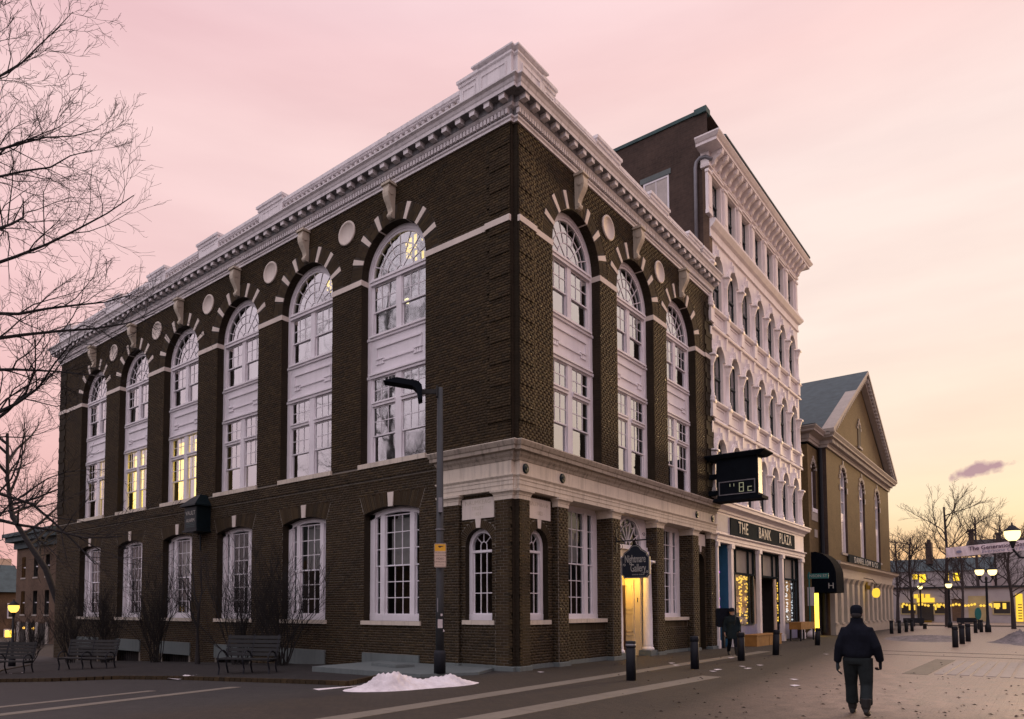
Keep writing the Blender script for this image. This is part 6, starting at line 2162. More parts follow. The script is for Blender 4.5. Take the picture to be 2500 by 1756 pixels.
# planters outside the shop
pt = thing('planter_box', 'low wooden trough on the pavement before the fairy-lit display', 'planter', (18.9, -0.45, 0))
for a, b in ((-1.25, 0.55), (0.62, 2.6)):
    ob('trough', MB().box(a, b, -0.35, 0.3, 0.0, 0.48).box(a - 0.03, b + 0.03, -0.38, 0.33, 0.48, 0.52), 'wood_planter', pt)
pt = thing('planter_table', 'yellow wooden planter raised on thin dark legs by the last pilaster', 'planter', (25.6, -0.6, 0))
ob('trough', MB().box(-0.9, 1.9, -0.3, 0.3, 0.62, 1.0), 'wood_planter', pt)
for x_ in (-0.8, 1.8):
    for y_ in (-0.25, 0.25): ob('leg', MB().box(x_ - 0.04, x_ + 0.04, y_ - 0.04, y_ + 0.04, 0, 0.62), 'black_metal', pt)
props(ob('rubbish_bag', MB().lathe([(0.05, 0), (0.3, 0.05), (0.34, 0.22), (0.2, 0.4), (0.06, 0.5), (0.1, 0.56)], 9), 'paper', mw=Tr((29.4, -0.3, 0)), smooth=True), 'knotted pale rubbish bag left at the foot of the last pilaster', 'bag')

# litter and dead leaves on the paving
lt_ = MB()
rr = random.Random(11)
for k in range(240):
    u, v_ = rr.uniform(1500, 2500), rr.uniform(1590, 1756)
    p = at_ground(u, v_)
    if p.y > -0.6: continue
    s = rr.uniform(0.015, 0.045)
    a = rr.uniform(0, PI)
    c_, s_ = math.cos(a) * s, math.sin(a) * s
    z = ground_z(p.x, p.y) + 0.006
    lt_.add([(p.x - c_, p.y - s_, z), (p.x + s_ * 0.5, p.y - c_ * 0.5, z + 0.02), (p.x + c_, p.y + s_, z + 0.004), (p.x - s_ * 0.5, p.y + c_ * 0.5, z + 0.015)], [(0, 1, 2, 3)])
props(ob('leaf_litter', lt_, 'leaf_litter'), 'scattered dead leaves and grit on the street paving', 'litter', kind='stuff')
sc_ = MB()
for (u, v_) in ((1812, 1628), (1825, 1633), (1938, 1660), (1855, 1625), (1320, 1642), (1785, 1607), (2016, 1598), (1940, 1675), (1640, 1620), (1650, 1625), (2040, 1583), (1740, 1640), (1752, 1636)):
    p = at_ground(u, v_)
    s = rr.uniform(0.08, 0.22)
    sc_.add([(p.x - s, p.y - 0.05, 0.012), (p.x + s * 0.4, p.y - 0.1, 0.016), (p.x + s, p.y + 0.06, 0.012), (p.x - s * 0.3, p.y + 0.09, 0.02)], [(0, 1, 2, 3)])
props(ob('snow_scraps', sc_, 'snow'), 'little scraps of snow left on the street paving', 'snow', kind='stuff')

# ------------------------------------------------------------------ people
def fuse(mbx, voxel, name, smooth_it=6, fac=0.5):
    """join overlapping forms into one continuous skin"""
    o = bpy.data.objects.new('tmp', mbx.mesh('tmp'))
    COL.objects.link(o)
    m1 = o.modifiers.new('r', 'REMESH')
    m1.mode = 'VOXEL'
    m1.voxel_size = voxel
    m2 = o.modifiers.new('s', 'SMOOTH')
    m2.factor = fac
    m2.iterations = smooth_it
    dg = bpy.context.evaluated_depsgraph_get()
    me = bpy.data.meshes.new_from_object(o.evaluated_get(dg))
    bpy.data.objects.remove(o)
    me.name = name
    me.polygons.foreach_set('use_smooth', [True] * len(me.polygons))
    return me


def ell(cx, cy, cz, rx, ry, n=16, tilt=0.0):
    return [(cx + rx * math.cos(2 * PI * i / n), cy + ry * math.sin(2 * PI * i / n), cz + tilt * math.sin(2 * PI * i / n)) for i in range(n)]


def hand(mbx, wrist, dirv, side, curl=0.35, size=1.0):
    """palm, four fingers of different length and a thumb leaving the side of the palm"""
    w_ = Vector(wrist)
    d = Vector(dirv).normalized()
    f = Vector((0, 1, 0))            # forward
    f = (f - d * f.dot(d)).normalized()
    s = d.cross(f) * side            # outward from the body
    k = size
    mbx.loft([[tuple(w_ + d * (t_ * k) + f * (math.cos(a) * ra * k) + s * (math.sin(a) * rb * k)) for a in [2 * PI * i / 10 for i in range(10)]]
              for t_, ra, rb in ((-0.02, 0.026, 0.022), (0.02, 0.032, 0.02), (0.06, 0.043, 0.019), (0.095, 0.042, 0.016))])
    for i, (off, ln) in enumerate(((0.032, 0.068), (0.011, 0.078), (-0.011, 0.072), (-0.031, 0.056))):
        p0 = w_ + d * (0.085 * k) + f * (off * k)
        c = curl * (1 + 0.25 * i)
        p1 = p0 + (d * math.cos(c) - s * math.sin(c)) * (ln * 0.5 * k)
        p2 = p1 + (d * math.cos(2 * c) - s * math.sin(2 * c)) * (ln * 0.34 * k)
        p3 = p2 + (d * math.cos(2.8 * c) - s * math.sin(2.8 * c)) * (ln * 0.26 * k)
        mbx.tube([p0, p1, p2, p3], [0.0105 * k, 0.0098 * k, 0.009 * k, 0.007 * k], 7)
    q0 = w_ + d * (0.03 * k) + f * (0.030 * k)
    q1 = q0 + (f * 0.8 + d * 0.7 - s * 0.2).normalized() * (0.038 * k)
    q2 = q1 + (f * 0.35 + d * 0.95 - s * 0.25).normalized() * (0.032 * k)
    mbx.tube([q0, q1, q2], [0.014 * k, 0.012 * k, 0.009 * k], 7)


def head(mbx, c, turn=0.0):
    """head with brow, nose, chin and ears"""
    x, y, z = c
    h = MB()
    h.loft([ell(0, 0.01 + dy, zz, rx, ry, 14) for zz, rx, ry, dy in ((-0.115, 0.035, 0.04, 0.025), (-0.10, 0.05, 0.06, 0.02), (-0.06, 0.064, 0.082, 0.008), (-0.01, 0.072, 0.092, 0.0), (0.04, 0.075, 0.095, -0.004), (0.085, 0.066, 0.083, -0.008), (0.112, 0.04, 0.05, -0.01))])
    h.tube([(0, 0.095, 0.015), (0, 0.115, -0.025), (0, 0.105, -0.038)], [0.010, 0.016, 0.012], 6)
    for s in (-1, 1):
        h.loft([ell(s * 0.074, -0.005, zz, 0.012, r_, 8) for zz, r_ in ((-0.035, 0.008), (-0.015, 0.02), (0.012, 0.024), (0.03, 0.012))])
        h.ball((s * 0.03, 0.082, 0.008), 0.014, 6, 4)
    h.tube([(-0.024, 0.088, -0.062), (0, 0.096, -0.064), (0.024, 0.088, -0.062)], [0.006, 0.009, 0.006], 6)
    c_, s_ = math.cos(turn), math.sin(turn)
    mbx.add([(x + a * c_ - b * s_, y + a * s_ + b * c_, z + d) for a, b, d in h.v], h.f)
    mbx.loft([ell(x * k, y * k - 0.01, z - 0.09 - 0.12 * (1 - k), 0.052 + 0.01 * (1 - k), 0.055) for k in (1.0, 0.6, 0.2)])


def boot(mbx, ankle, heel, toe, r=0.06, top=0.2):
    """shaft from above the ankle, foot to the toe"""
    a, h, t_ = Vector(ankle), Vector(heel), Vector(toe)
    fwd = (t_ - h).normalized()
    sd = fwd.cross(Vector((0, 0, 1))).normalized()
    upv = sd.cross(fwd)
    L_ = (t_ - h).length
    rings = []
    for k, wd, hh in ((0.0, 0.034, 0.07), (0.12, 0.042, 0.10), (0.3, 0.040, 0.105), (0.55, 0.046, 0.07), (0.8, 0.050, 0.055), (0.95, 0.038, 0.042), (1.0, 0.02, 0.03)):
        p = h + fwd * (L_ * k)
        rings.append([tuple(p + sd * (wd * math.cos(q)) + upv * (hh / 2 + hh / 2 * math.sin(q))) for q in [2 * PI * i / 10 for i in range(10)]])
    mbx.loft(rings)
    mbx.tube([h + fwd * (L_ * 0.2) + upv * 0.05, a, a + Vector((0, (a.y - h.y) * 0.0, top))], [0.046, r, r * 1.12], 10)


# man seen from behind, mid-stride
mz = at_ground(2098, 1748)
man = thing('person', 'man in dark jacket, cap and work trousers walking away down the street', 'person', mw=Tr((mz.x, mz.y, 0)) @ Matrix.Rotation(rad(-90 + 5), 4, 'Z'))
LSH, LEL, LWR = (-0.160, 0.0, 1.325), (-0.245, -0.03, 1.08), (-0.285, 0.03, 0.84)
RSH, REL, RWR = (0.160, 0.0, 1.325), (0.262, -0.05, 1.08), (0.298, 0.06, 0.87)
LH, LK, LA = (-0.095, 0.01, 0.90), (-0.115, 0.17, 0.49), (-0.115, 0.26, 0.12)
RH, RK, RA = (0.095, -0.01, 0.90), (0.11, 0.01, 0.47), (0.115, -0.24, 0.17)
b = MB()
head(b, (0, 0.015, 1.595))
b.loft([ell(0, y, z, rx, ry) for z, rx, ry, y in ((0.86, 0.16, 0.11, 0), (0.98, 0.165, 0.115, 0), (1.1, 0.15, 0.105, 0), (1.25, 0.17, 0.11, 0), (1.38, 0.17, 0.095, 0), (1.44, 0.10, 0.07, 0), (1.50, 0.056, 0.056, 0))])
for sh, e_, wr, s in ((LSH, LEL, LWR, -1), (RSH, REL, RWR, 1)):
    b.tube([sh, e_, wr], [0.055, 0.043, 0.032], 10)
hand(b, (LWR[0], LWR[1] + 0.01, LWR[2] - 0.03), (-0.02, 0.10, -1), -1, 0.30, 1.12)
hand(b, (RWR[0], RWR[1] + 0.01, RWR[2] - 0.03), (0.0, 0.22, -1), 1, 0.75, 1.05)
for hp, kn, an_ in ((LH, LK, LA), (RH, RK, RA)): b.tube([hp, kn, an_], [0.085, 0.058, 0.042], 10)
b.tube([LA, (-0.115, 0.40, 0.05)], [0.04, 0.03], 8)
b.tube([RA, (0.115, -0.12, 0.05)], [0.04, 0.03], 8)
ob('body', fuse(b, 0.0075, 'body', 3), 'skin', man)
g2 = MB()
hand(g2, (LWR[0], LWR[1] + 0.01, LWR[2] - 0.03), (-0.02, 0.10, -1), -1, 0.30, 1.22)
ob('glove', fuse(g2, 0.006, 'glove', 2), 'glove', man)
g2 = MB()
hand(g2, (RWR[0], RWR[1] + 0.01, RWR[2] - 0.03), (0.0, 0.22, -1), 1, 0.75, 1.16)
ob('glove', fuse(g2, 0.006, 'glove', 2), 'cloth_navy', man)
j = MB()
j.loft([ell(0, y, z, rx, ry, 20) for z, rx, ry, y in ((0.905, 0.18, 0.145, 0.0), (0.93, 0.195, 0.155, 0), (0.965, 0.208, 0.162, 0), (1.03, 0.205, 0.158, 0), (1.14, 0.208, 0.15, -0.005), (1.26, 0.215, 0.15, -0.012), (1.33, 0.198, 0.138, -0.01), (1.39, 0.155, 0.115, 0), (1.44, 0.105, 0.095, 0.005), (1.485, 0.09, 0.088, 0.01), (1.53, 0.088, 0.088, 0.012))])
for sh, e_, wr in ((LSH, LEL, LWR), (RSH, REL, RWR)):
    sh, e_, wr = Vector(sh), Vector(e_), Vector(wr)
    j.tube([sh + Vector((0.06 * (1 if sh.x < 0 else -1), 0, -0.02)), sh, sh.lerp(e_, 0.5), e_, e_.lerp(wr, 0.5), wr, wr + (wr - e_) * 0.06], [0.085, 0.083, 0.076, 0.070, 0.066, 0.056, 0.048], 12)
ob('jacket', fuse(j, 0.012, 'jacket', 5), 'cloth_navy', man)
t_ = MB()
t_.loft([ell(0, 0, z, rx, ry, 18) for z, rx, ry in ((0.80, 0.16, 0.13), (0.86, 0.185, 0.145), (0.94, 0.178, 0.135), (0.985, 0.165, 0.125))])
for hp, kn, an_ in ((LH, LK, LA), (RH, RK, RA)):
    hp, kn, an_ = Vector(hp), Vector(kn), Vector(an_)
    lo_ = kn.lerp(an_, 0.80)
    t_.tube([hp, hp.lerp(kn, 0.45), kn, kn.lerp(an_, 0.35), lo_, lo_ + (an_ - kn) * 0.06], [0.118, 0.108, 0.088, 0.086, 0.092, 0.080], 14)
ob('trousers', fuse(t_, 0.011, 'trousers', 4), 'cloth_grey', man)
s_b = MB()
boot(s_b, LA, (-0.115, 0.20, 0.0), (-0.125, 0.48, 0.0), 0.066, 0.13)
ob('boot', fuse(s_b, 0.008, 'boot', 3), 'boot', man)
s_b = MB()
boot(s_b, RA, (0.115, -0.31, 0.085), (0.12, -0.04, 0.0), 0.066, 0.13)
ob('boot', fuse(s_b, 0.008, 'boot', 3), 'boot', man)
c = MB()
c.loft([ell(0, 0.008, z, rx, ry, 18) for z, rx, ry in ((1.575, 0.079, 0.100), (1.60, 0.086, 0.106), (1.645, 0.088, 0.108), (1.69, 0.083, 0.10), (1.72, 0.062, 0.076), (1.733, 0.03, 0.035))])
c.loft([[(0.075 * math.cos(a), 0.095 + 0.075 * math.sin(a), 1.61 + dz) for a in [2 * PI * i / 14 for i in range(14)]] for dz in (0.0, 0.012)])
ob('cap', fuse(c, 0.008, 'cap', 3), 'cloth_navy', man)
hr = MB().loft([ell(0, -0.004, z, rx, ry, 14) for z, rx, ry in ((1.53, 0.058, 0.085), (1.555, 0.074, 0.093), (1.60, 0.078, 0.097))])
ob('hair', hr, 'bark', man, smooth=True)

# woman in a long coat walking towards the corner
wom = thing('person', 'woman in long dark coat and hat walking past the blue door', 'person', mw=Tr((10.75, -2.05, 0)) @ Matrix.Rotation(rad(90 + 28), 4, 'Z'))
LSH, LEL, LWR = (-0.17, 0, 1.36), (-0.25, -0.03, 1.08), (-0.24, 0.10, 0.86)
RSH, REL, RWR = (0.17, 0, 1.36), (0.26, -0.02, 1.09), (0.27, 0.06, 0.84)
LH, LK, LA = (-0.08, 0, 0.88), (-0.09, 0.13, 0.47), (-0.10, 0.22, 0.10)
RH, RK, RA = (0.08, 0, 0.88), (0.09, 0.02, 0.46), (0.10, -0.22, 0.15)
b = MB()
head(b, (0, 0.02, 1.565), 0.2)
b.loft([ell(0, 0, z, rx, ry) for z, rx, ry in ((0.84, 0.15, 0.11), (0.96, 0.16, 0.11), (1.1, 0.13, 0.095), (1.24, 0.15, 0.105), (1.35, 0.15, 0.09), (1.41, 0.09, 0.065), (1.47, 0.05, 0.05))])
for sh, e_, wr in ((LSH, LEL, LWR), (RSH, REL, RWR)): b.tube([sh, e_, wr], [0.048, 0.04, 0.03], 10)
hand(b, (LWR[0], LWR[1], LWR[2] - 0.03), (0.0, 0.25, -1), -1, 0.5)
hand(b, (RWR[0], RWR[1], RWR[2] - 0.03), (0.0, 0.15, -1), 1, 0.5)
for hp, kn, an_ in ((LH, LK, LA), (RH, RK, RA)): b.tube([hp, kn, an_], [0.08, 0.055, 0.04], 10)
ob('body', fuse(b, 0.009, 'body', 3), 'skin', wom)
j = MB()
j.loft([ell(0, y, z, rx, ry, 18) for z, rx, ry, y in ((0.60, 0.24, 0.20, 0), (0.75, 0.23, 0.18, 0), (0.95, 0.205, 0.155, 0), (1.12, 0.185, 0.14, 0), (1.26, 0.20, 0.14, 0), (1.34, 0.19, 0.125, 0), (1.40, 0.14, 0.11, 0), (1.45, 0.10, 0.10, 0), (1.49, 0.10, 0.10, 0.0))])
for sh, e_, wr in ((LSH, LEL, LWR), (RSH, REL, RWR)):
    sh, e_, wr = Vector(sh), Vector(e_), Vector(wr)
    j.tube([sh + Vector((0.05 * (1 if sh.x < 0 else -1), 0, -0.02)), sh, e_, wr], [0.085, 0.085, 0.068, 0.055], 12)
ob('coat', fuse(j, 0.014, 'coat', 4), 'cloth_teal', wom)
t_ = MB()
for hp, kn, an_ in ((LH, LK, LA), (RH, RK, RA)): t_.tube([hp, kn, an_], [0.10, 0.074, 0.058], 12)
ob('trousers', fuse(t_, 0.012, 'trousers', 3), 'cloth_navy', wom)
for an_, he, to in ((LA, (-0.10, 0.15, 0.0), (-0.12, 0.40, 0.0)), (RA, (0.10, -0.28, 0.07), (0.11, -0.04, 0.0))):
    s_b = MB()
    boot(s_b, an_, he, to, 0.056, 0.2)
    ob('boot', fuse(s_b, 0.009, 'boot', 3), 'boot', wom)
c = MB()
c.loft([ell(0, 0.0, z, rx, ry, 18) for z, rx, ry in ((1.50, 0.12, 0.10), (1.57, 0.115, 0.10), (1.63, 0.12, 0.125), (1.68, 0.108, 0.118), (1.73, 0.08, 0.09), (1.75, 0.03, 0.04))])
hat = fuse(c, 0.011, 'hat', 3)
ob('hat', MB().loft([ell(0, 0.0, z, rx, ry, 18) for z, rx, ry in ((1.60, 0.15, 0.155), (1.612, 0.155, 0.16), (1.618, 0.10, 0.115), (1.66, 0.098, 0.112), (1.71, 0.088, 0.10), (1.735, 0.05, 0.06))]), 'cloth_navy', wom, smooth=True)
ob('hair', MB().loft([ell(0, -0.03, z, rx, ry, 14) for z, rx, ry in ((1.44, 0.085, 0.07), (1.52, 0.088, 0.085), (1.60, 0.082, 0.09))]), 'bark', wom, smooth=True)
bp_ = thing('shoulder_bag', 'large black flat bag carried on the walking woman\'s back', 'bag', mw=Tr((10.75, -2.05, 0)) @ Matrix.Rotation(rad(90 + 28), 4, 'Z'))
ob('pouch', MB().prism(rrect(-0.12, 0.52, 1.02, 1.72, 0.09), -0.34, -0.14, 'XZ'), 'cloth_navy', bp_)
ob('strap', MB().tube([(-0.08, -0.15, 1.32), (-0.12, 0.0, 1.47), (-0.10, 0.14, 1.3), (-0.06, 0.14, 1.1)], 0.018, 6), 'boot', bp_)

# ------------------------------------------------------------------ bare trees
def grow(mbx, p, d, L_, r, lev, rr, spread=0.8, upw=0.15, kids=(9, 7, 5, 4), maxlev=3, thin=1.0, seg=None):
    """one branch as a tapered wandering tube, then its children"""
    n = 6 if lev == 0 else (5 if lev == 1 else (4 if lev == 2 else 3))
    d = d.normalized()
    pts, rs = [p.copy()], [r]
    cur = p.copy()
    dirs = [d.copy()]
    for i in range(n):
        jit = 0.20 if lev else 0.16
        d = (d + Vector((rr.gauss(0, jit), rr.gauss(0, jit), rr.gauss(0, jit) + upw * 0.22))).normalized()
        cur = cur + d * (L_ / n)
        pts.append(cur.copy())
        dirs.append(d.copy())
        rs.append(max(0.0045 * thin, r * (1 - 0.80 * (i + 1) / n)))
    mbx.tube(pts, rs, 6 if lev == 0 else (5 if lev == 1 else 3), cap=False)
    if lev >= maxlev: return
    k = kids[min(lev, len(kids) - 1)]
    for c_ in range(k):
        t_ = 0.18 + 0.82 * (c_ + rr.uniform(0.1, 0.9)) / k
        i = min(n - 1, int(t_ * n))
        q = pts[i].lerp(pts[i + 1], t_ * n - i if t_ * n - i < 1 else 1)
        ax = dirs[i].orthogonal().normalized()
        ax.rotate(Matrix.Rotation(rr.uniform(0, 2 * PI), 3, dirs[i]))
        nd = (dirs[i] * math.cos(spread * rr.uniform(0.6, 1.15)) + ax * math.sin(spread * rr.uniform(0.6, 1.15)))
        nd.z += upw
        rad_here = rs[i] * 0.62
        grow(mbx, q, nd, L_ * rr.uniform(0.34, 0.58) * (1.1 - 0.4 * t_), max(0.006 * thin, rad_here * 0.8), lev + 1, rr, spread, upw, kids, maxlev, thin)


def tree(label, base, trunk, limbs, r0, seed, mat='bark', group=None, kids=(9, 7, 5), maxlev=3, thin=1.0, spread=0.75, upw=0.12, cat='tree', name='bare_tree'):
    """trunk: points above the base; limbs: (height fraction or point index, direction, length, radius)"""
    rr = random.Random(seed)
    t_ = thing(name, label, cat, base, group=group)
    tm = MB()
    n = len(trunk)
    tm.tube(trunk, [r0 * (1.25 if i == 0 else 1) * (1 - 0.62 * i / (n - 1)) for i in range(n)], 10, cap=False)
    ob('trunk', tm, mat, t_, smooth=True)
    cr = MB()
    for (pt, d, L_, r) in limbs:
        grow(cr, Vector(pt), Vector(d), L_, r, 0, rr, spread, upw, kids, maxlev, thin)
    ob('crown', cr, mat, t_)
    return t_


def along(trunk, z):
    for a, b in zip(trunk[:-1], trunk[1:]):
        if a[2] <= z <= b[2]:
            k = (z - a[2]) / (b[2] - a[2])
            return Vector(a).lerp(Vector(b), k)
    return Vector(trunk[-1])


rr = random.Random(21)
tb = (-9.4, 14.9)
trunk = [(0, 0, 0), (0.1, 0.05, 2.5), (-0.05, 0.2, 5), (0.15, 0.1, 8), (0.2, -0.1, 11), (0.1, 0.1, 14), (0.2, 0.2, 17), (0.1, 0.1, 20)]
limbs = []
r2 = Vector((rt.x, rt.y, 0)).normalized()
f2 = Vector((fw.x, fw.y, 0)).normalized()
for k in range(15):
    z = 4.2 + k * 1.02
    side = rr.uniform(-0.55, 0.55)
    el = rad(-4 + (z - 4) * 2.6 + rr.uniform(-7, 7))
    d = (r2 * math.cos(side) + f2 * math.sin(side)) * math.cos(el) + Vector((0, 0, math.sin(el)))
    limbs.append((along(trunk, z), d, rr.uniform(4.8, 6.4) * (1.0 if z < 15 else 0.8), 0.085 - 0.003 * k))
for k in range(8):
    z = 5 + k * 1.8
    a = rr.uniform(0.6, 2.6)
    d = (-r2 * math.cos(a - 1.6) + f2 * math.sin(a - 1.6)) + Vector((0, 0, 0.5))
    limbs.append((along(trunk, z), d, 5.0, 0.08))
tree('large bare tree whose long branches reach across the sky beside the brick bank', (tb[0], tb[1], ground_z(*tb)), trunk, limbs, 0.34, 5, kids=(9, 6, 5), spread=0.72, upw=0.10, thin=1.0)
tb = (2.6, 37.0)
tr2 = [(0, 0, 0), (-0.1, 0.1, 3), (-0.6, 0.9, 5.2), (-1.3, 1.8, 6.8), (-2.0, 2.8, 8.6), (-2.2, 3.2, 11), (-2.3, 3.2, 14)]
limbs = []
for k in range(13):
    z = 5.5 + k * 0.65
    a = rr.uniform(-2.9, 0.7) if k % 3 else rr.uniform(0, 6)
    el = rad(rr.uniform(5, 50))
    d = Vector((math.cos(a + 2.4) * math.cos(el), math.sin(a + 2.4) * math.cos(el), math.sin(el)))
    limbs.append((along(tr2, z), d, rr.uniform(4.0, 6.5), 0.10))
tree('bare leaning tree rising behind the far end of the brick bank', (tb[0], tb[1], ground_z(*tb)), tr2, limbs, 0.24, 8, kids=(8, 6, 4), spread=0.75)

# leafless shrubs in the planting bed
SHL = ['leafless many-stemmed shrub before the last ground-floor window of the long side', 'leafless shrub before the fifth ground-floor window from the corner', 'leafless shrub below the metal alarm box', 'leafless shrub hugging the wall between the bench and the corner window', 'tall leafless shrub right behind the dark bench', 'low leafless shrub at the far end of the planting bed']
for i, (x, y, h, ns) in enumerate(((-1.3, 25.3, 3.2, 13), (-1.6, 20.8, 3.6, 15), (-1.5, 16.6, 3.9, 16), (-1.5, 8.2, 3.8, 16), (-1.9, 10.1, 3.7, 16), (-2.2, 28.0, 2.4, 12))):
    rr = random.Random(40 + i)
    base = (x, y, ground_z(x, y) + 0.05)
    t_ = thing('bare_shrub', SHL[i], 'shrub', base, group='leafless shrubs along the brick wall')
    m_ = MB()
    for k in range(ns):
        a = rr.uniform(0, 2 * PI)
        lean = rr.uniform(0.1, 0.55)
        d = Vector((math.cos(a) * lean, math.sin(a) * lean, 1))
        grow(m_, Vector((rr.uniform(-0.2, 0.2), rr.uniform(-0.2, 0.2), -0.05)), d, h * rr.uniform(0.6, 1.0), rr.uniform(0.015, 0.028), 0, rr, 0.45, 0.33, (10, 6, 3), 2, 0.9)
    ob('stems', m_, 'twig', t_)
rr = random.Random(77)
tr3 = [(0, 0, 0), (0.02, 0.05, 0.7), (-0.02, 0.0, 1.45)]
tree('small forked bare tree beside the dark bench', (-2.6, 11.6, ground_z(-2.6, 11.6) + 0.05), tr3, [((-0.02, 0, 1.4), (0.1, 0.5, 1), 2.4, 0.05), ((-0.02, 0, 1.4), (0.1, -0.45, 1), 2.6, 0.045), ((-0.02, 0, 1.35), (-0.4, 0.1, 1), 2.0, 0.04)], 0.085, 6, kids=(7, 5, 3), maxlev=2, spread=0.6)

# distant bare trees on the far square
FT = [(2225, 72, 9.5, 'slim bare tree before the lit shop with string lights'), (2310, 70, 12.5, 'tall bare tree at the left end of the hanging banner'), (2345, 84, 9.0, 'bare tree between the banner and the row of three bollards'), (2385, 92, 14.5, 'tallest bare tree standing behind the banner'), (2470, 62, 9.0, 'dark bare tree beside the lit doorway at the far right'), (2188, 92, 11.0, 'bare tree half hidden behind the cream shop corner'), (2430, 96, 12.5, 'pale thin bare tree behind the chimneys')]
for i, (u, dep, h, lab) in enumerate(FT):
    d = fw + rt * ((u - CX) / F_PX)
    p = CAM + d * dep
    rr = random.Random(60 + i)
    tk = [(0, 0, 0), (rr.uniform(-0.2, 0.2), rr.uniform(-0.2, 0.2), h * 0.3), (rr.uniform(-0.3, 0.3), rr.uniform(-0.3, 0.3), h * 0.6), (0, 0, h * 0.95)]
    lb = []
    for k in range(13):
        z = h * (0.25 + 0.68 * k / 13)
        a = rr.uniform(0, 2 * PI)
        el = rad(rr.uniform(22, 55))
        lb.append((along(tk, z), (math.cos(a) * math.cos(el), math.sin(a) * math.cos(el), math.sin(el)), h * 0.42 * (1.15 - 0.5 * k / 13), 0.06))
    tree(lab, (p.x, p.y, 0), tk, lb, h * 0.017, 90 + i, 'bark_far', 'bare trees on the far square', (9, 7, 4), 2, 2.2, 0.6, 0.2)

# ------------------------------------------------------------------ far square: shops, lamps, banner
def px_at(u, dep):
    d = fw + rt * ((u - CX) / F_PX)
    p = CAM + d * dep
    return Vector((p.x, p.y, 0))


FX = 98.0
far = thing('corner_shop_row', 'low cream shop row with glowing windows and a yellow lit sign at the street end', 'building', (FX, 0, 0))
FF = frame((FX, 0, 0), (0, 1, 0), (-1, 0, 0))
yy = lambda u: at_plane_x(u, 1500, FX).y
zz_ = lambda u, v_: at_plane_x(u, v_, FX).z
ya, yb = yy(2176), yy(2700)
Z1 = zz_(2300, 1437)
ob('wall', MB().box(yb, ya, -8, 0.0, 0, Z1), 'clap_white', far, FF)
ob('roof', MB().box(yb, ya, -8, 0.35, Z1, Z1 + 0.25), 'roof_tar', far, FF)
ob('plain_wall', MB().box(yy(2412), yy(2365), 0.0, 0.08, 0.2, zz_(2390, 1455)), 'shop_yellow', far, FF)
for (u0, u1, v0, v1) in ((2202, 2236, 1474, 1498), (2283, 2318, 1474, 1498), (2427, 2467, 1470, 1498)):
    a, b = yy(u1), yy(u0)
    z0, z1 = zz_(u0, v1), zz_(u0, v0)
    w_ = ob('shop_window', MB().box(a - 0.15, b + 0.15, 0.02, 0.12, z0 - 0.15, z0).box(a - 0.15, b + 0.15, 0.02, 0.12, z1, z1 + 0.15).box(a - 0.15, a, 0.02, 0.12, z0, z1).box(b, b + 0.15, 0.02, 0.12, z0, z1), 'shop_yellow', far, FF)
    ob('lit_pane', MB().box(a, b, 0.03, 0.06, z0, z1), 'interior_dark', w_, FF)
    gl = MB()
    rr = random.Random(u0)
    for k in range(7):
        q = a + (b - a) * rr.random()
        gl.box(q, q + 0.35, 0.065, 0.08, z1 - 0.5 - rr.random() * 0.4, z1 - 0.15)
    ob('hanging_glow', gl, 'bulb_yellow', w_, FF, kind='stuff')
a, b = yy(2283), yy(2240)
ob('lit_sign', MB().box(a, b, 0.08, 0.2, zz_(2260, 1471), zz_(2260, 1460)).box(a + 0.5, a + 1.0, 0.08, 0.2, zz_(2260, 1461), zz_(2260, 1451)).box(a + 1.2, a + 1.7, 0.08, 0.2, zz_(2260, 1461), zz_(2260, 1450)).box(a + 1.85, a + 2.3, 0.08, 0.2, zz_(2260, 1461), zz_(2260, 1451)), 'sign_glow', far, FF)
ob('shop_door', MB().box(yy(2280), yy(2240), 0.02, 0.1, 0.2, zz_(2260, 1474)), 'interior_dark', far, FF)
ob('lit_step', MB().box(yy(2275), yy(2225), 0.1, 0.6, 0.0, 0.25), 'shop_glow', far, FF)
ob('side_door', MB().box(yy(2352), yy(2325), 0.02, 0.08, 0.2, zz_(2340, 1463)), 'brick_house', far, FF)
ob('gable_hood', MB().prism([(yy(2352), zz_(2340, 1463)), (yy(2325), zz_(2340, 1463)), (yy(2338), zz_(2340, 1448))], 0.02, 0.2, 'XZ'), 'clap_white', far, FF)
ob('lit_doorway', MB().box(yy(2498), yy(2481), 0.02, 0.1, 0.2, zz_(2490, 1450)), 'sign_glow', far, FF)
dk = MB()
for k in range(6): dk.box(yy(2496), yy(2486), 0.11, 0.14, 0.5 + 0.35 * k, 0.62 + 0.35 * k)
ob('door_panel', dk, 'brick_house', far, FF)
ob('neon_sign', MB().box(yy(2316), yy(2306), 0.13, 0.18, zz_(2310, 1480), zz_(2310, 1475)), 'neon_pink', far, FF)
sl_ = thing('festoon_lights', 'line of yellow festoon bulbs strung across the low shop fronts', 'string lights', (FX - 0.7, 0, 0))
rr = random.Random(3)
wp, bb = [], MB()
for k in range(30):
    u = 2206 + (2425 - 2206) * k / 29
    v_ = 1477 + 4 * abs(math.sin(k * 0.55)) - 2
    p = at_plane_x(u, v_, FX - 0.7)
    wp.append((0, p.y, p.z + 0.12))
    if k % 5 != 4: bb.ball((0, p.y, p.z), 0.17, 6, 4)
ob('wire', MB().tube(wp, 0.02, 4), 'black_metal', sl_)
ob('bulbs', bb, 'bulb_yellow', sl_, kind='stuff')

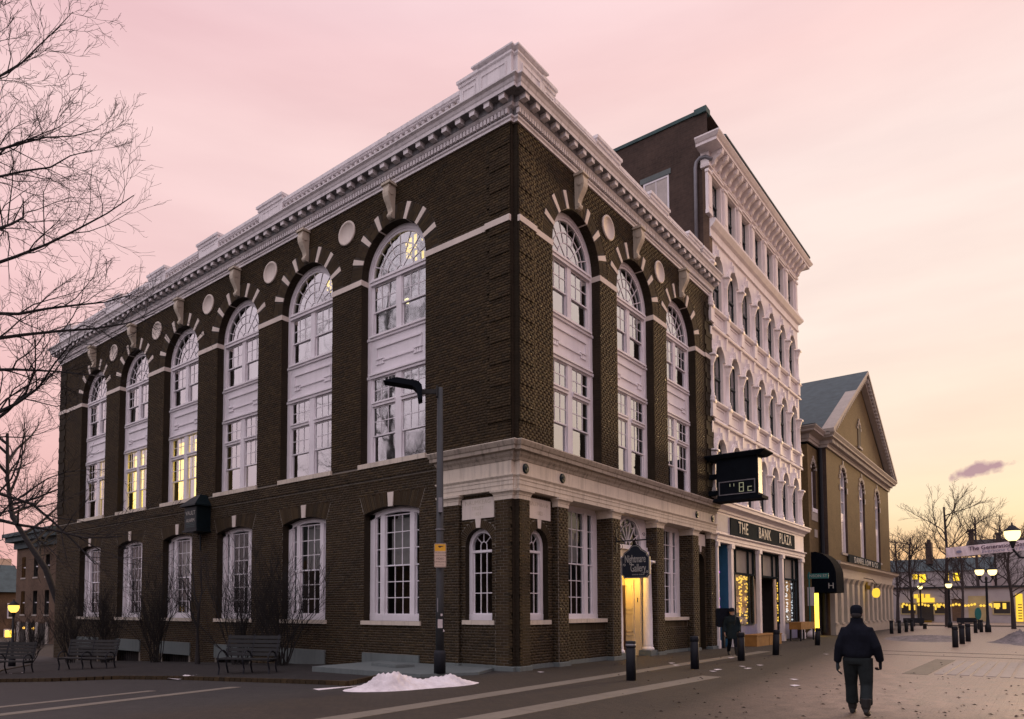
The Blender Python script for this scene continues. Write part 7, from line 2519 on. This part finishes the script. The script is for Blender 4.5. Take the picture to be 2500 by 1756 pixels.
UX = 112.0
ub = thing('upper_storey_building', 'dim grey two-storey building with four lit windows behind the low shops', 'building', (UX, 0, 0))
UF = frame((UX, 0, 0), (0, 1, 0), (-1, 0, 0))
yu = lambda u: at_plane_x(u, 1400, UX).y
zu = lambda v_: at_plane_x(2300, v_, UX).z
ob('wall', MB().box(yu(2420), yu(2150), -8, 0, 0, zu(1392)), 'clap_white', ub, UF)
ob('roof', MB().prism([(0.3, zu(1394)), (-4, zu(1360)), (-8.3, zu(1394))], yu(2425), yu(2145), 'YZ'), 'slate', ub, UF)
for (u0, u1, v0, v1) in ((2228, 2240, 1401, 1413), (2244, 2260, 1401, 1421), (2307, 2316, 1398, 1419), (2327, 2343, 1400, 1419)):
    w_ = ob('window', MB().box(yu(u1) - 0.15, yu(u0) + 0.15, 0.0, 0.06, zu(v1) - 0.15, zu(v0) + 0.15), 'clap_white', ub, UF)
    ob('lit_pane', MB().box(yu(u1), yu(u0), 0.06, 0.09, zu(v1), zu(v0)), 'chandelier_glow', w_, UF)
bb_ = thing('long_grey_building', 'long grey building with dark roof and chimneys at the right of the square', 'building', (UX + 8, 0, 0))
BF = frame((UX + 8, 0, 0), (0, 1, 0), (-1, 0, 0))
yb_ = lambda u: at_plane_x(u, 1400, UX + 8).y
zb_ = lambda v_: at_plane_x(2400, v_, UX + 8).z
ob('wall', MB().box(yb_(2800), yb_(2395), -8, 0, 0, zb_(1330)), 'clap_white', bb_, BF)
ob('roof', MB().prism([(0.3, zb_(1332)), (-4, zb_(1312)), (-8.3, zb_(1332))], yb_(2810), yb_(2360), 'YZ'), 'roof_tar', bb_, BF)
for (u0, u1, v0, v1, nm) in ((2367, 2380, 1294, 1340, 'chimney'), (2434, 2447, 1306, 1335, 'chimney')):
    ob(nm, MB().box(yb_(u1), yb_(u0), -1.5, -0.3, zb_(v1) - 1, zb_(v0)).box(yb_(u1) - 0.15, yb_(u0) + 0.15, -1.65, -0.15, zb_(v0), zb_(v0) + 0.25), 'brick_dark', bb_, BF)
ob('chimney', MB().box(yu(2275), yu(2259), -2.5, -1, zu(1375), zu(1322)).box(yu(2271), yu(2263), -2.3, -1.2, zu(1322), zu(1314)), 'brick_dark', ub, UF)


def globe_lamp(label, p, h, globes, group=None, post=True, sc_=1.0, arm=0.42):
    t_ = thing('globe_lamp', label, 'street lamp', (p.x, p.y, 0), group=group)
    if post:
        ob('post', MB().lathe([(0.20, 0), (0.20, 0.5), (0.13, 0.6), (0.09, 1.2), (0.075, h - 0.55), (0.10, h - 0.5), (0.08, h - 0.3)], 10), 'black_metal', t_, smooth=True)
    for s in globes:
        o_ = r2 * (arm * s)
        if s:
            ob('arm', MB().tube([(0, 0, h - 0.75), (o_.x * 0.6, o_.y * 0.6, h - 0.72), (o_.x, o_.y, h - 0.45)], 0.035 * sc_, 6), 'black_metal', t_)
        k = sc_
        ob('cup', MB().lathe([(0.03 * k, -0.42 * k), (0.07 * k, -0.30 * k), (0.10 * k, -0.20 * k), (0.11 * k, -0.17 * k)], 10, (o_.x, o_.y, h)), 'black_metal', t_)
        ob('globe', MB().lathe([(0.10 * k, -0.17 * k), (0.19 * k, -0.08 * k), (0.235 * k, 0.06 * k), (0.225 * k, 0.17 * k)], 14, (o_.x, o_.y, h)), 'lamp_glow', t_, smooth=True)
        ob('hood', MB().lathe([(0.25 * k, 0.16 * k), (0.24 * k, 0.19 * k), (0.13 * k, 0.28 * k), (0.09 * k, 0.33 * k), (0.03 * k, 0.36 * k), (0.02 * k, 0.44 * k), (0.0001, 0.46 * k)], 14, (o_.x, o_.y, h)), 'black_metal', t_, smooth=True)
    return t_


p = Vector((14.75, -10.52, 0))
globe_lamp('old-fashioned street lamp with a lit glass globe on an iron arm', p, 4.13, (-1, 1), arm=0.55)
globe_lamp('black lamp post with two lit globes beyond the three bollards', Vector((50.4, -7.36, 0)), 4.45, (-1, 1), sc_=1.25, arm=0.48)
globe_lamp('small distant lit lamp before the string-light shop', px_at(2245, 74), 4.0, (0,), sc_=1.0)
globe_lamp('small distant lit lamp by the trunk below the banner end', px_at(2315, 66), 3.9, (0,), sc_=1.15)
globe_lamp('amber old street lantern before the small brick building', Vector((-3.7, 25.8, 0)), 1.7, (0,), post=False, sc_=1.0)
lo_t = bpy.data.objects['globe_lamp.004']
lo_t.location.z = ground_z(-3.7, 25.8)
W[lo_t.name] = Tr((-3.7, 25.8, ground_z(-3.7, 25.8)))
for ch in lo_t.children: ch.location.z += 0.95
ob('post', MB().lathe([(0.16, 0), (0.15, 0.35), (0.07, 0.5), (0.05, 2.3)], 10), 'black_metal', lo_t, smooth=True)
for ch in lo_t.children:
    if ch.name.startswith('globe'):
        ch.data = ch.data.copy()
        ch.data.materials[0] = M['lamp_amber']

# banner across the street
bn = thing('street_banner', 'pale cloth banner with dark lettering hung high across the street', 'banner', (60, -4, 0))
A_, B_ = at_plane_x(2309, 1338, 60), at_plane_x(2309, 1362, 60)
yR = at_plane_x(2530, 1345, 60).y
bnm = MB()
n = 24
for i in range(n + 1):
    t_ = i / n
    y = A_.y + (yR - A_.y) * t_
    dx = 0.06 * math.sin(i * 1.3)
    rise = 0.42 * t_
    bnm.v += [(60 + dx, y, A_.z + rise), (60 - dx * 0.6, y, B_.z + rise)]
bnm.f = [(2 * i, 2 * i + 1, 2 * i + 3, 2 * i + 2) for i in range(n)]
ob('cloth', bnm, 'banner_cloth', bn, I4)
BNF = frame((60 - 0.1, 0, 0), (0, 1, 0), (-1, 0, 0))
ob('lettering', text_mesh('The Generation Game', 0.46, 0.004, offset=0.008), 'banner_ink', bn, text_on(BNF, A_.y - 3.75, 0, A_.z - 0.06) @ Matrix.Rotation(rad(3.4), 4, 'Z'))
ob('lettering', text_mesh('Everyone Can Play', 0.42, 0.004, shear=0.3), 'lilac_paint', bn, text_on(BNF, A_.y - 4.1, 0, A_.z - 0.38) @ Matrix.Rotation(rad(3.4), 4, 'Z'))
ob('logo', MB().prism([(0.2 * math.cos(q * PI / 5), 0.13 * math.sin(q * PI / 5)) for q in range(10)], 0, 0.005, 'XZ'), 'lilac_paint', bn, BNF @ Tr((A_.y - 0.95, 0, A_.z - 0.4)))
rp = MB().tube([(60, A_.y, A_.z), (60, A_.y + 9, A_.z + 0.6)], 0.02, 4).tube([(60, yR, A_.z + 0.42), (60, yR - 14, A_.z + 0.8)], 0.02, 4)
ob('rope', rp, 'black_metal', bn, I4)
ks = thing('oval_kiosk_sign', 'blue oval sign on a low post across the square', 'sign', tuple(px_at(2384, 60)))
ob('panel', MB().prism([(0.26 * math.cos(q * PI / 9), 1.35 + 0.52 * math.sin(q * PI / 9)) for q in range(18)], -0.05, 0.05, 'XZ'), 'sign_green', ks, mw=Tr(px_at(2384, 60)) @ Matrix.Rotation(YAW - PI / 2, 4, 'Z'))
ob('post', MB().box(-0.05, 0.05, -0.05, 0.05, 0, 0.85), 'black_metal', ks)
for i, (u, dep, lab) in enumerate(((2232, 62, 'far dark bench on the snow near the cream shop front'), (2362, 64, 'far dark bench between two bare trees'))):
    p = px_at(u, dep)
    b_ = thing('park_bench', lab, 'bench', mw=Tr(p) @ Matrix.Rotation(YAW - PI / 2, 4, 'Z'))
    ob('seat', MB().box(-0.9, 0.9, -0.2, 0.25, 0.40, 0.46), 'black_metal', b_)
    ob('backrest', MB().box(-0.9, 0.9, 0.25, 0.32, 0.5, 0.95), 'black_metal', b_)
    for x in (-0.8, 0.8): ob('leg', MB().box(x - 0.04, x + 0.04, -0.15, 0.25, 0, 0.4), 'black_metal', b_)
props(ob('far_kerb', MB().box(72, 72.3, -40, 20, 0, 0.14), 'band_granite'), kind='structure')

# ------------------------------------------------------------------ left background
LB = thing('small_brick_building', 'three-storey brick building with heavy dark cornice behind the old lantern', 'building', (6, 47, -2))
LF = frame((6, 0, 0), (0, 1, 0), (-1, 0, 0))
lops = []
for y in (48.6, 51.0, 53.6):
    lops += [(y, 0.42, 4.3, 6.0, 0), (y, 0.42, 1.3, 3.2, 0)]
lm = MB()
wall_front(lm, 45.5, 55.2, -2.6, 7.3, lops)
lm.add([(55.2, 0, -3), (55.2, -10, -3), (55.2, -10, 7.3), (55.2, 0, 7.3)], [(0, 1, 2, 3)])
ob('wall', lm, 'brick_house', LB, LF)
for o_ in lops:
    w_ = ob('window', MB().box(o_[0] - 0.42, o_[0] + 0.42, -0.2, -0.22, o_[2], o_[3]), 'glass_dark', LB, LF)
    ob('sill', MB().box(o_[0] - 0.5, o_[0] + 0.5, -0.2, 0.06, o_[2] - 0.12, o_[2]), 'church_stone', w_, LF)
    ob('meeting_rail', MB().box(o_[0] - 0.42, o_[0] + 0.42, -0.15, -0.2, (o_[2] + o_[3]) / 2 - 0.04, (o_[2] + o_[3]) / 2 + 0.04), 'white_paint', w_, LF)
ob('inner_wall', MB().box(45.5, 55, -0.8, -0.9, -2.5, 7.2), 'interior_dark', LB, LF)
ob('cornice', MB().box(45.5, 55.4, 0, 0.2, 6.7, 7.25).box(45.5, 55.9, -0.3, 0.7, 7.25, 7.65).box(45.5, 56.1, -0.3, 0.9, 7.65, 7.95), 'slate', LB, LF)
for k, y in enumerate((48.2, 50.2, 52.2, 54.2)):
    ob('shop_pier', MB().box(y - 0.25, y + 0.25, 0, 0.12, -2.6, 0.7), 'church_stone', LB, LF)
for k, y in enumerate((49.2, 51.2, 53.2)):
    w_ = ob('shop_window', MB().box(y - 0.7, y + 0.7, 0.01, 0.04, -1.1, 0.6), 'interior_dark', LB, LF)
    if k: ob('lamp', MB().ball((y - 0.3, 0.1, 0.2), 0.10, 6, 4), 'lamp_amber', w_, LF)
ob('shop_band', MB().box(45.5, 55.2, 0.0, 0.1, 0.7, 0.95), 'brick_house', LB, LF)
HB = thing('slate_roofed_house', 'low ochre house with slate roof and one lit window at the street end', 'house', (4, 66, -2))
a0, a1 = at_plane_y(-60, 1500, 66).x, at_plane_y(60, 1500, 66).x
zr = lambda v_: at_plane_y(20, v_, 66).z
ob('wall', MB().box(a0, a1, 66, 72, -3.2, zr(1443)), 'brick_house', HB, I4)
ob('roof', MB().prism([(65.6, zr(1446)), (69, zr(1376)), (72.5, zr(1446))], a0, a1, 'YZ'), 'slate', HB, I4)
ob('parapet', MB().box(a0, a1, 70, 70.5, zr(1380), zr(1358)), 'sign_pale', HB, I4)
xw = lambda u: at_plane_y(u, 1500, 66).x
w_ = ob('window', MB().box(xw(10), xw(36), 65.9, 65.98, zr(1582), zr(1536)), 'white_paint', HB, I4)
ob('lit_pane', MB().box(xw(13), xw(22), 65.86, 65.89, zr(1578), zr(1540)).box(xw(24), xw(33), 65.86, 65.89, zr(1578), zr(1540)), 'room_glow', w_, I4)
w_ = ob('window', MB().box(xw(17), xw(35), 65.9, 65.98, zr(1510), zr(1473)), 'white_paint', HB, I4)
ob('dark_pane', MB().box(xw(20), xw(32), 65.86, 65.89, zr(1506), zr(1477)), 'interior_dark', w_, I4)

# ------------------------------------------------------------------ buildings that close the square behind the viewer (seen in the panes)
def row_house(label, x0, x1, y0, y1, h, ridge, along_x, mat='brick_house'):
    t_ = thing('row_building', label, 'building', ((x0 + x1) / 2, (y0 + y1) / 2, ground_z((x0 + x1) / 2, (y0 + y1) / 2)))
    ob('wall', MB().box(x0, x1, y0, y1, -2.5, h), mat, t_, I4)
    if along_x: ob('roof', MB().prism([(y0 - 0.4, h), ((y0 + y1) / 2, ridge), (y1 + 0.4, h)], x0, x1, 'YZ'), 'slate', t_, I4)
    else: ob('roof', MB().prism([(x0 - 0.4, h), ((x0 + x1) / 2, ridge), (x1 + 0.4, h)], y0, y1, 'XZ'), 'slate', t_, I4)
    ob('chimney', MB().box((x0 + x1) / 2 - 0.6, (x0 + x1) / 2 + 0.6, (y0 + y1) / 2 - 0.5, (y0 + y1) / 2 + 0.5, h, ridge + 1.2), 'brick_dark', t_, I4)


row_house('brick row across the square mirrored low in the long side windows', -52, -36, 4, 30, 9.5, 14, False)
row_house('brick row with gabled end mirrored in the far long side windows', -54, -38, 33, 70, 8.0, 13, False)
row_house('brick row across the street mirrored in the ground-floor street windows', -22, 12, -44, -28, 9.0, 13, True)
row_house('taller brick row further down across the street', 16, 44, -44, -27, 10.5, 14, True)
row_house('low brick row far down across the street', 48, 84, -44, -27, 7.5, 11, True)
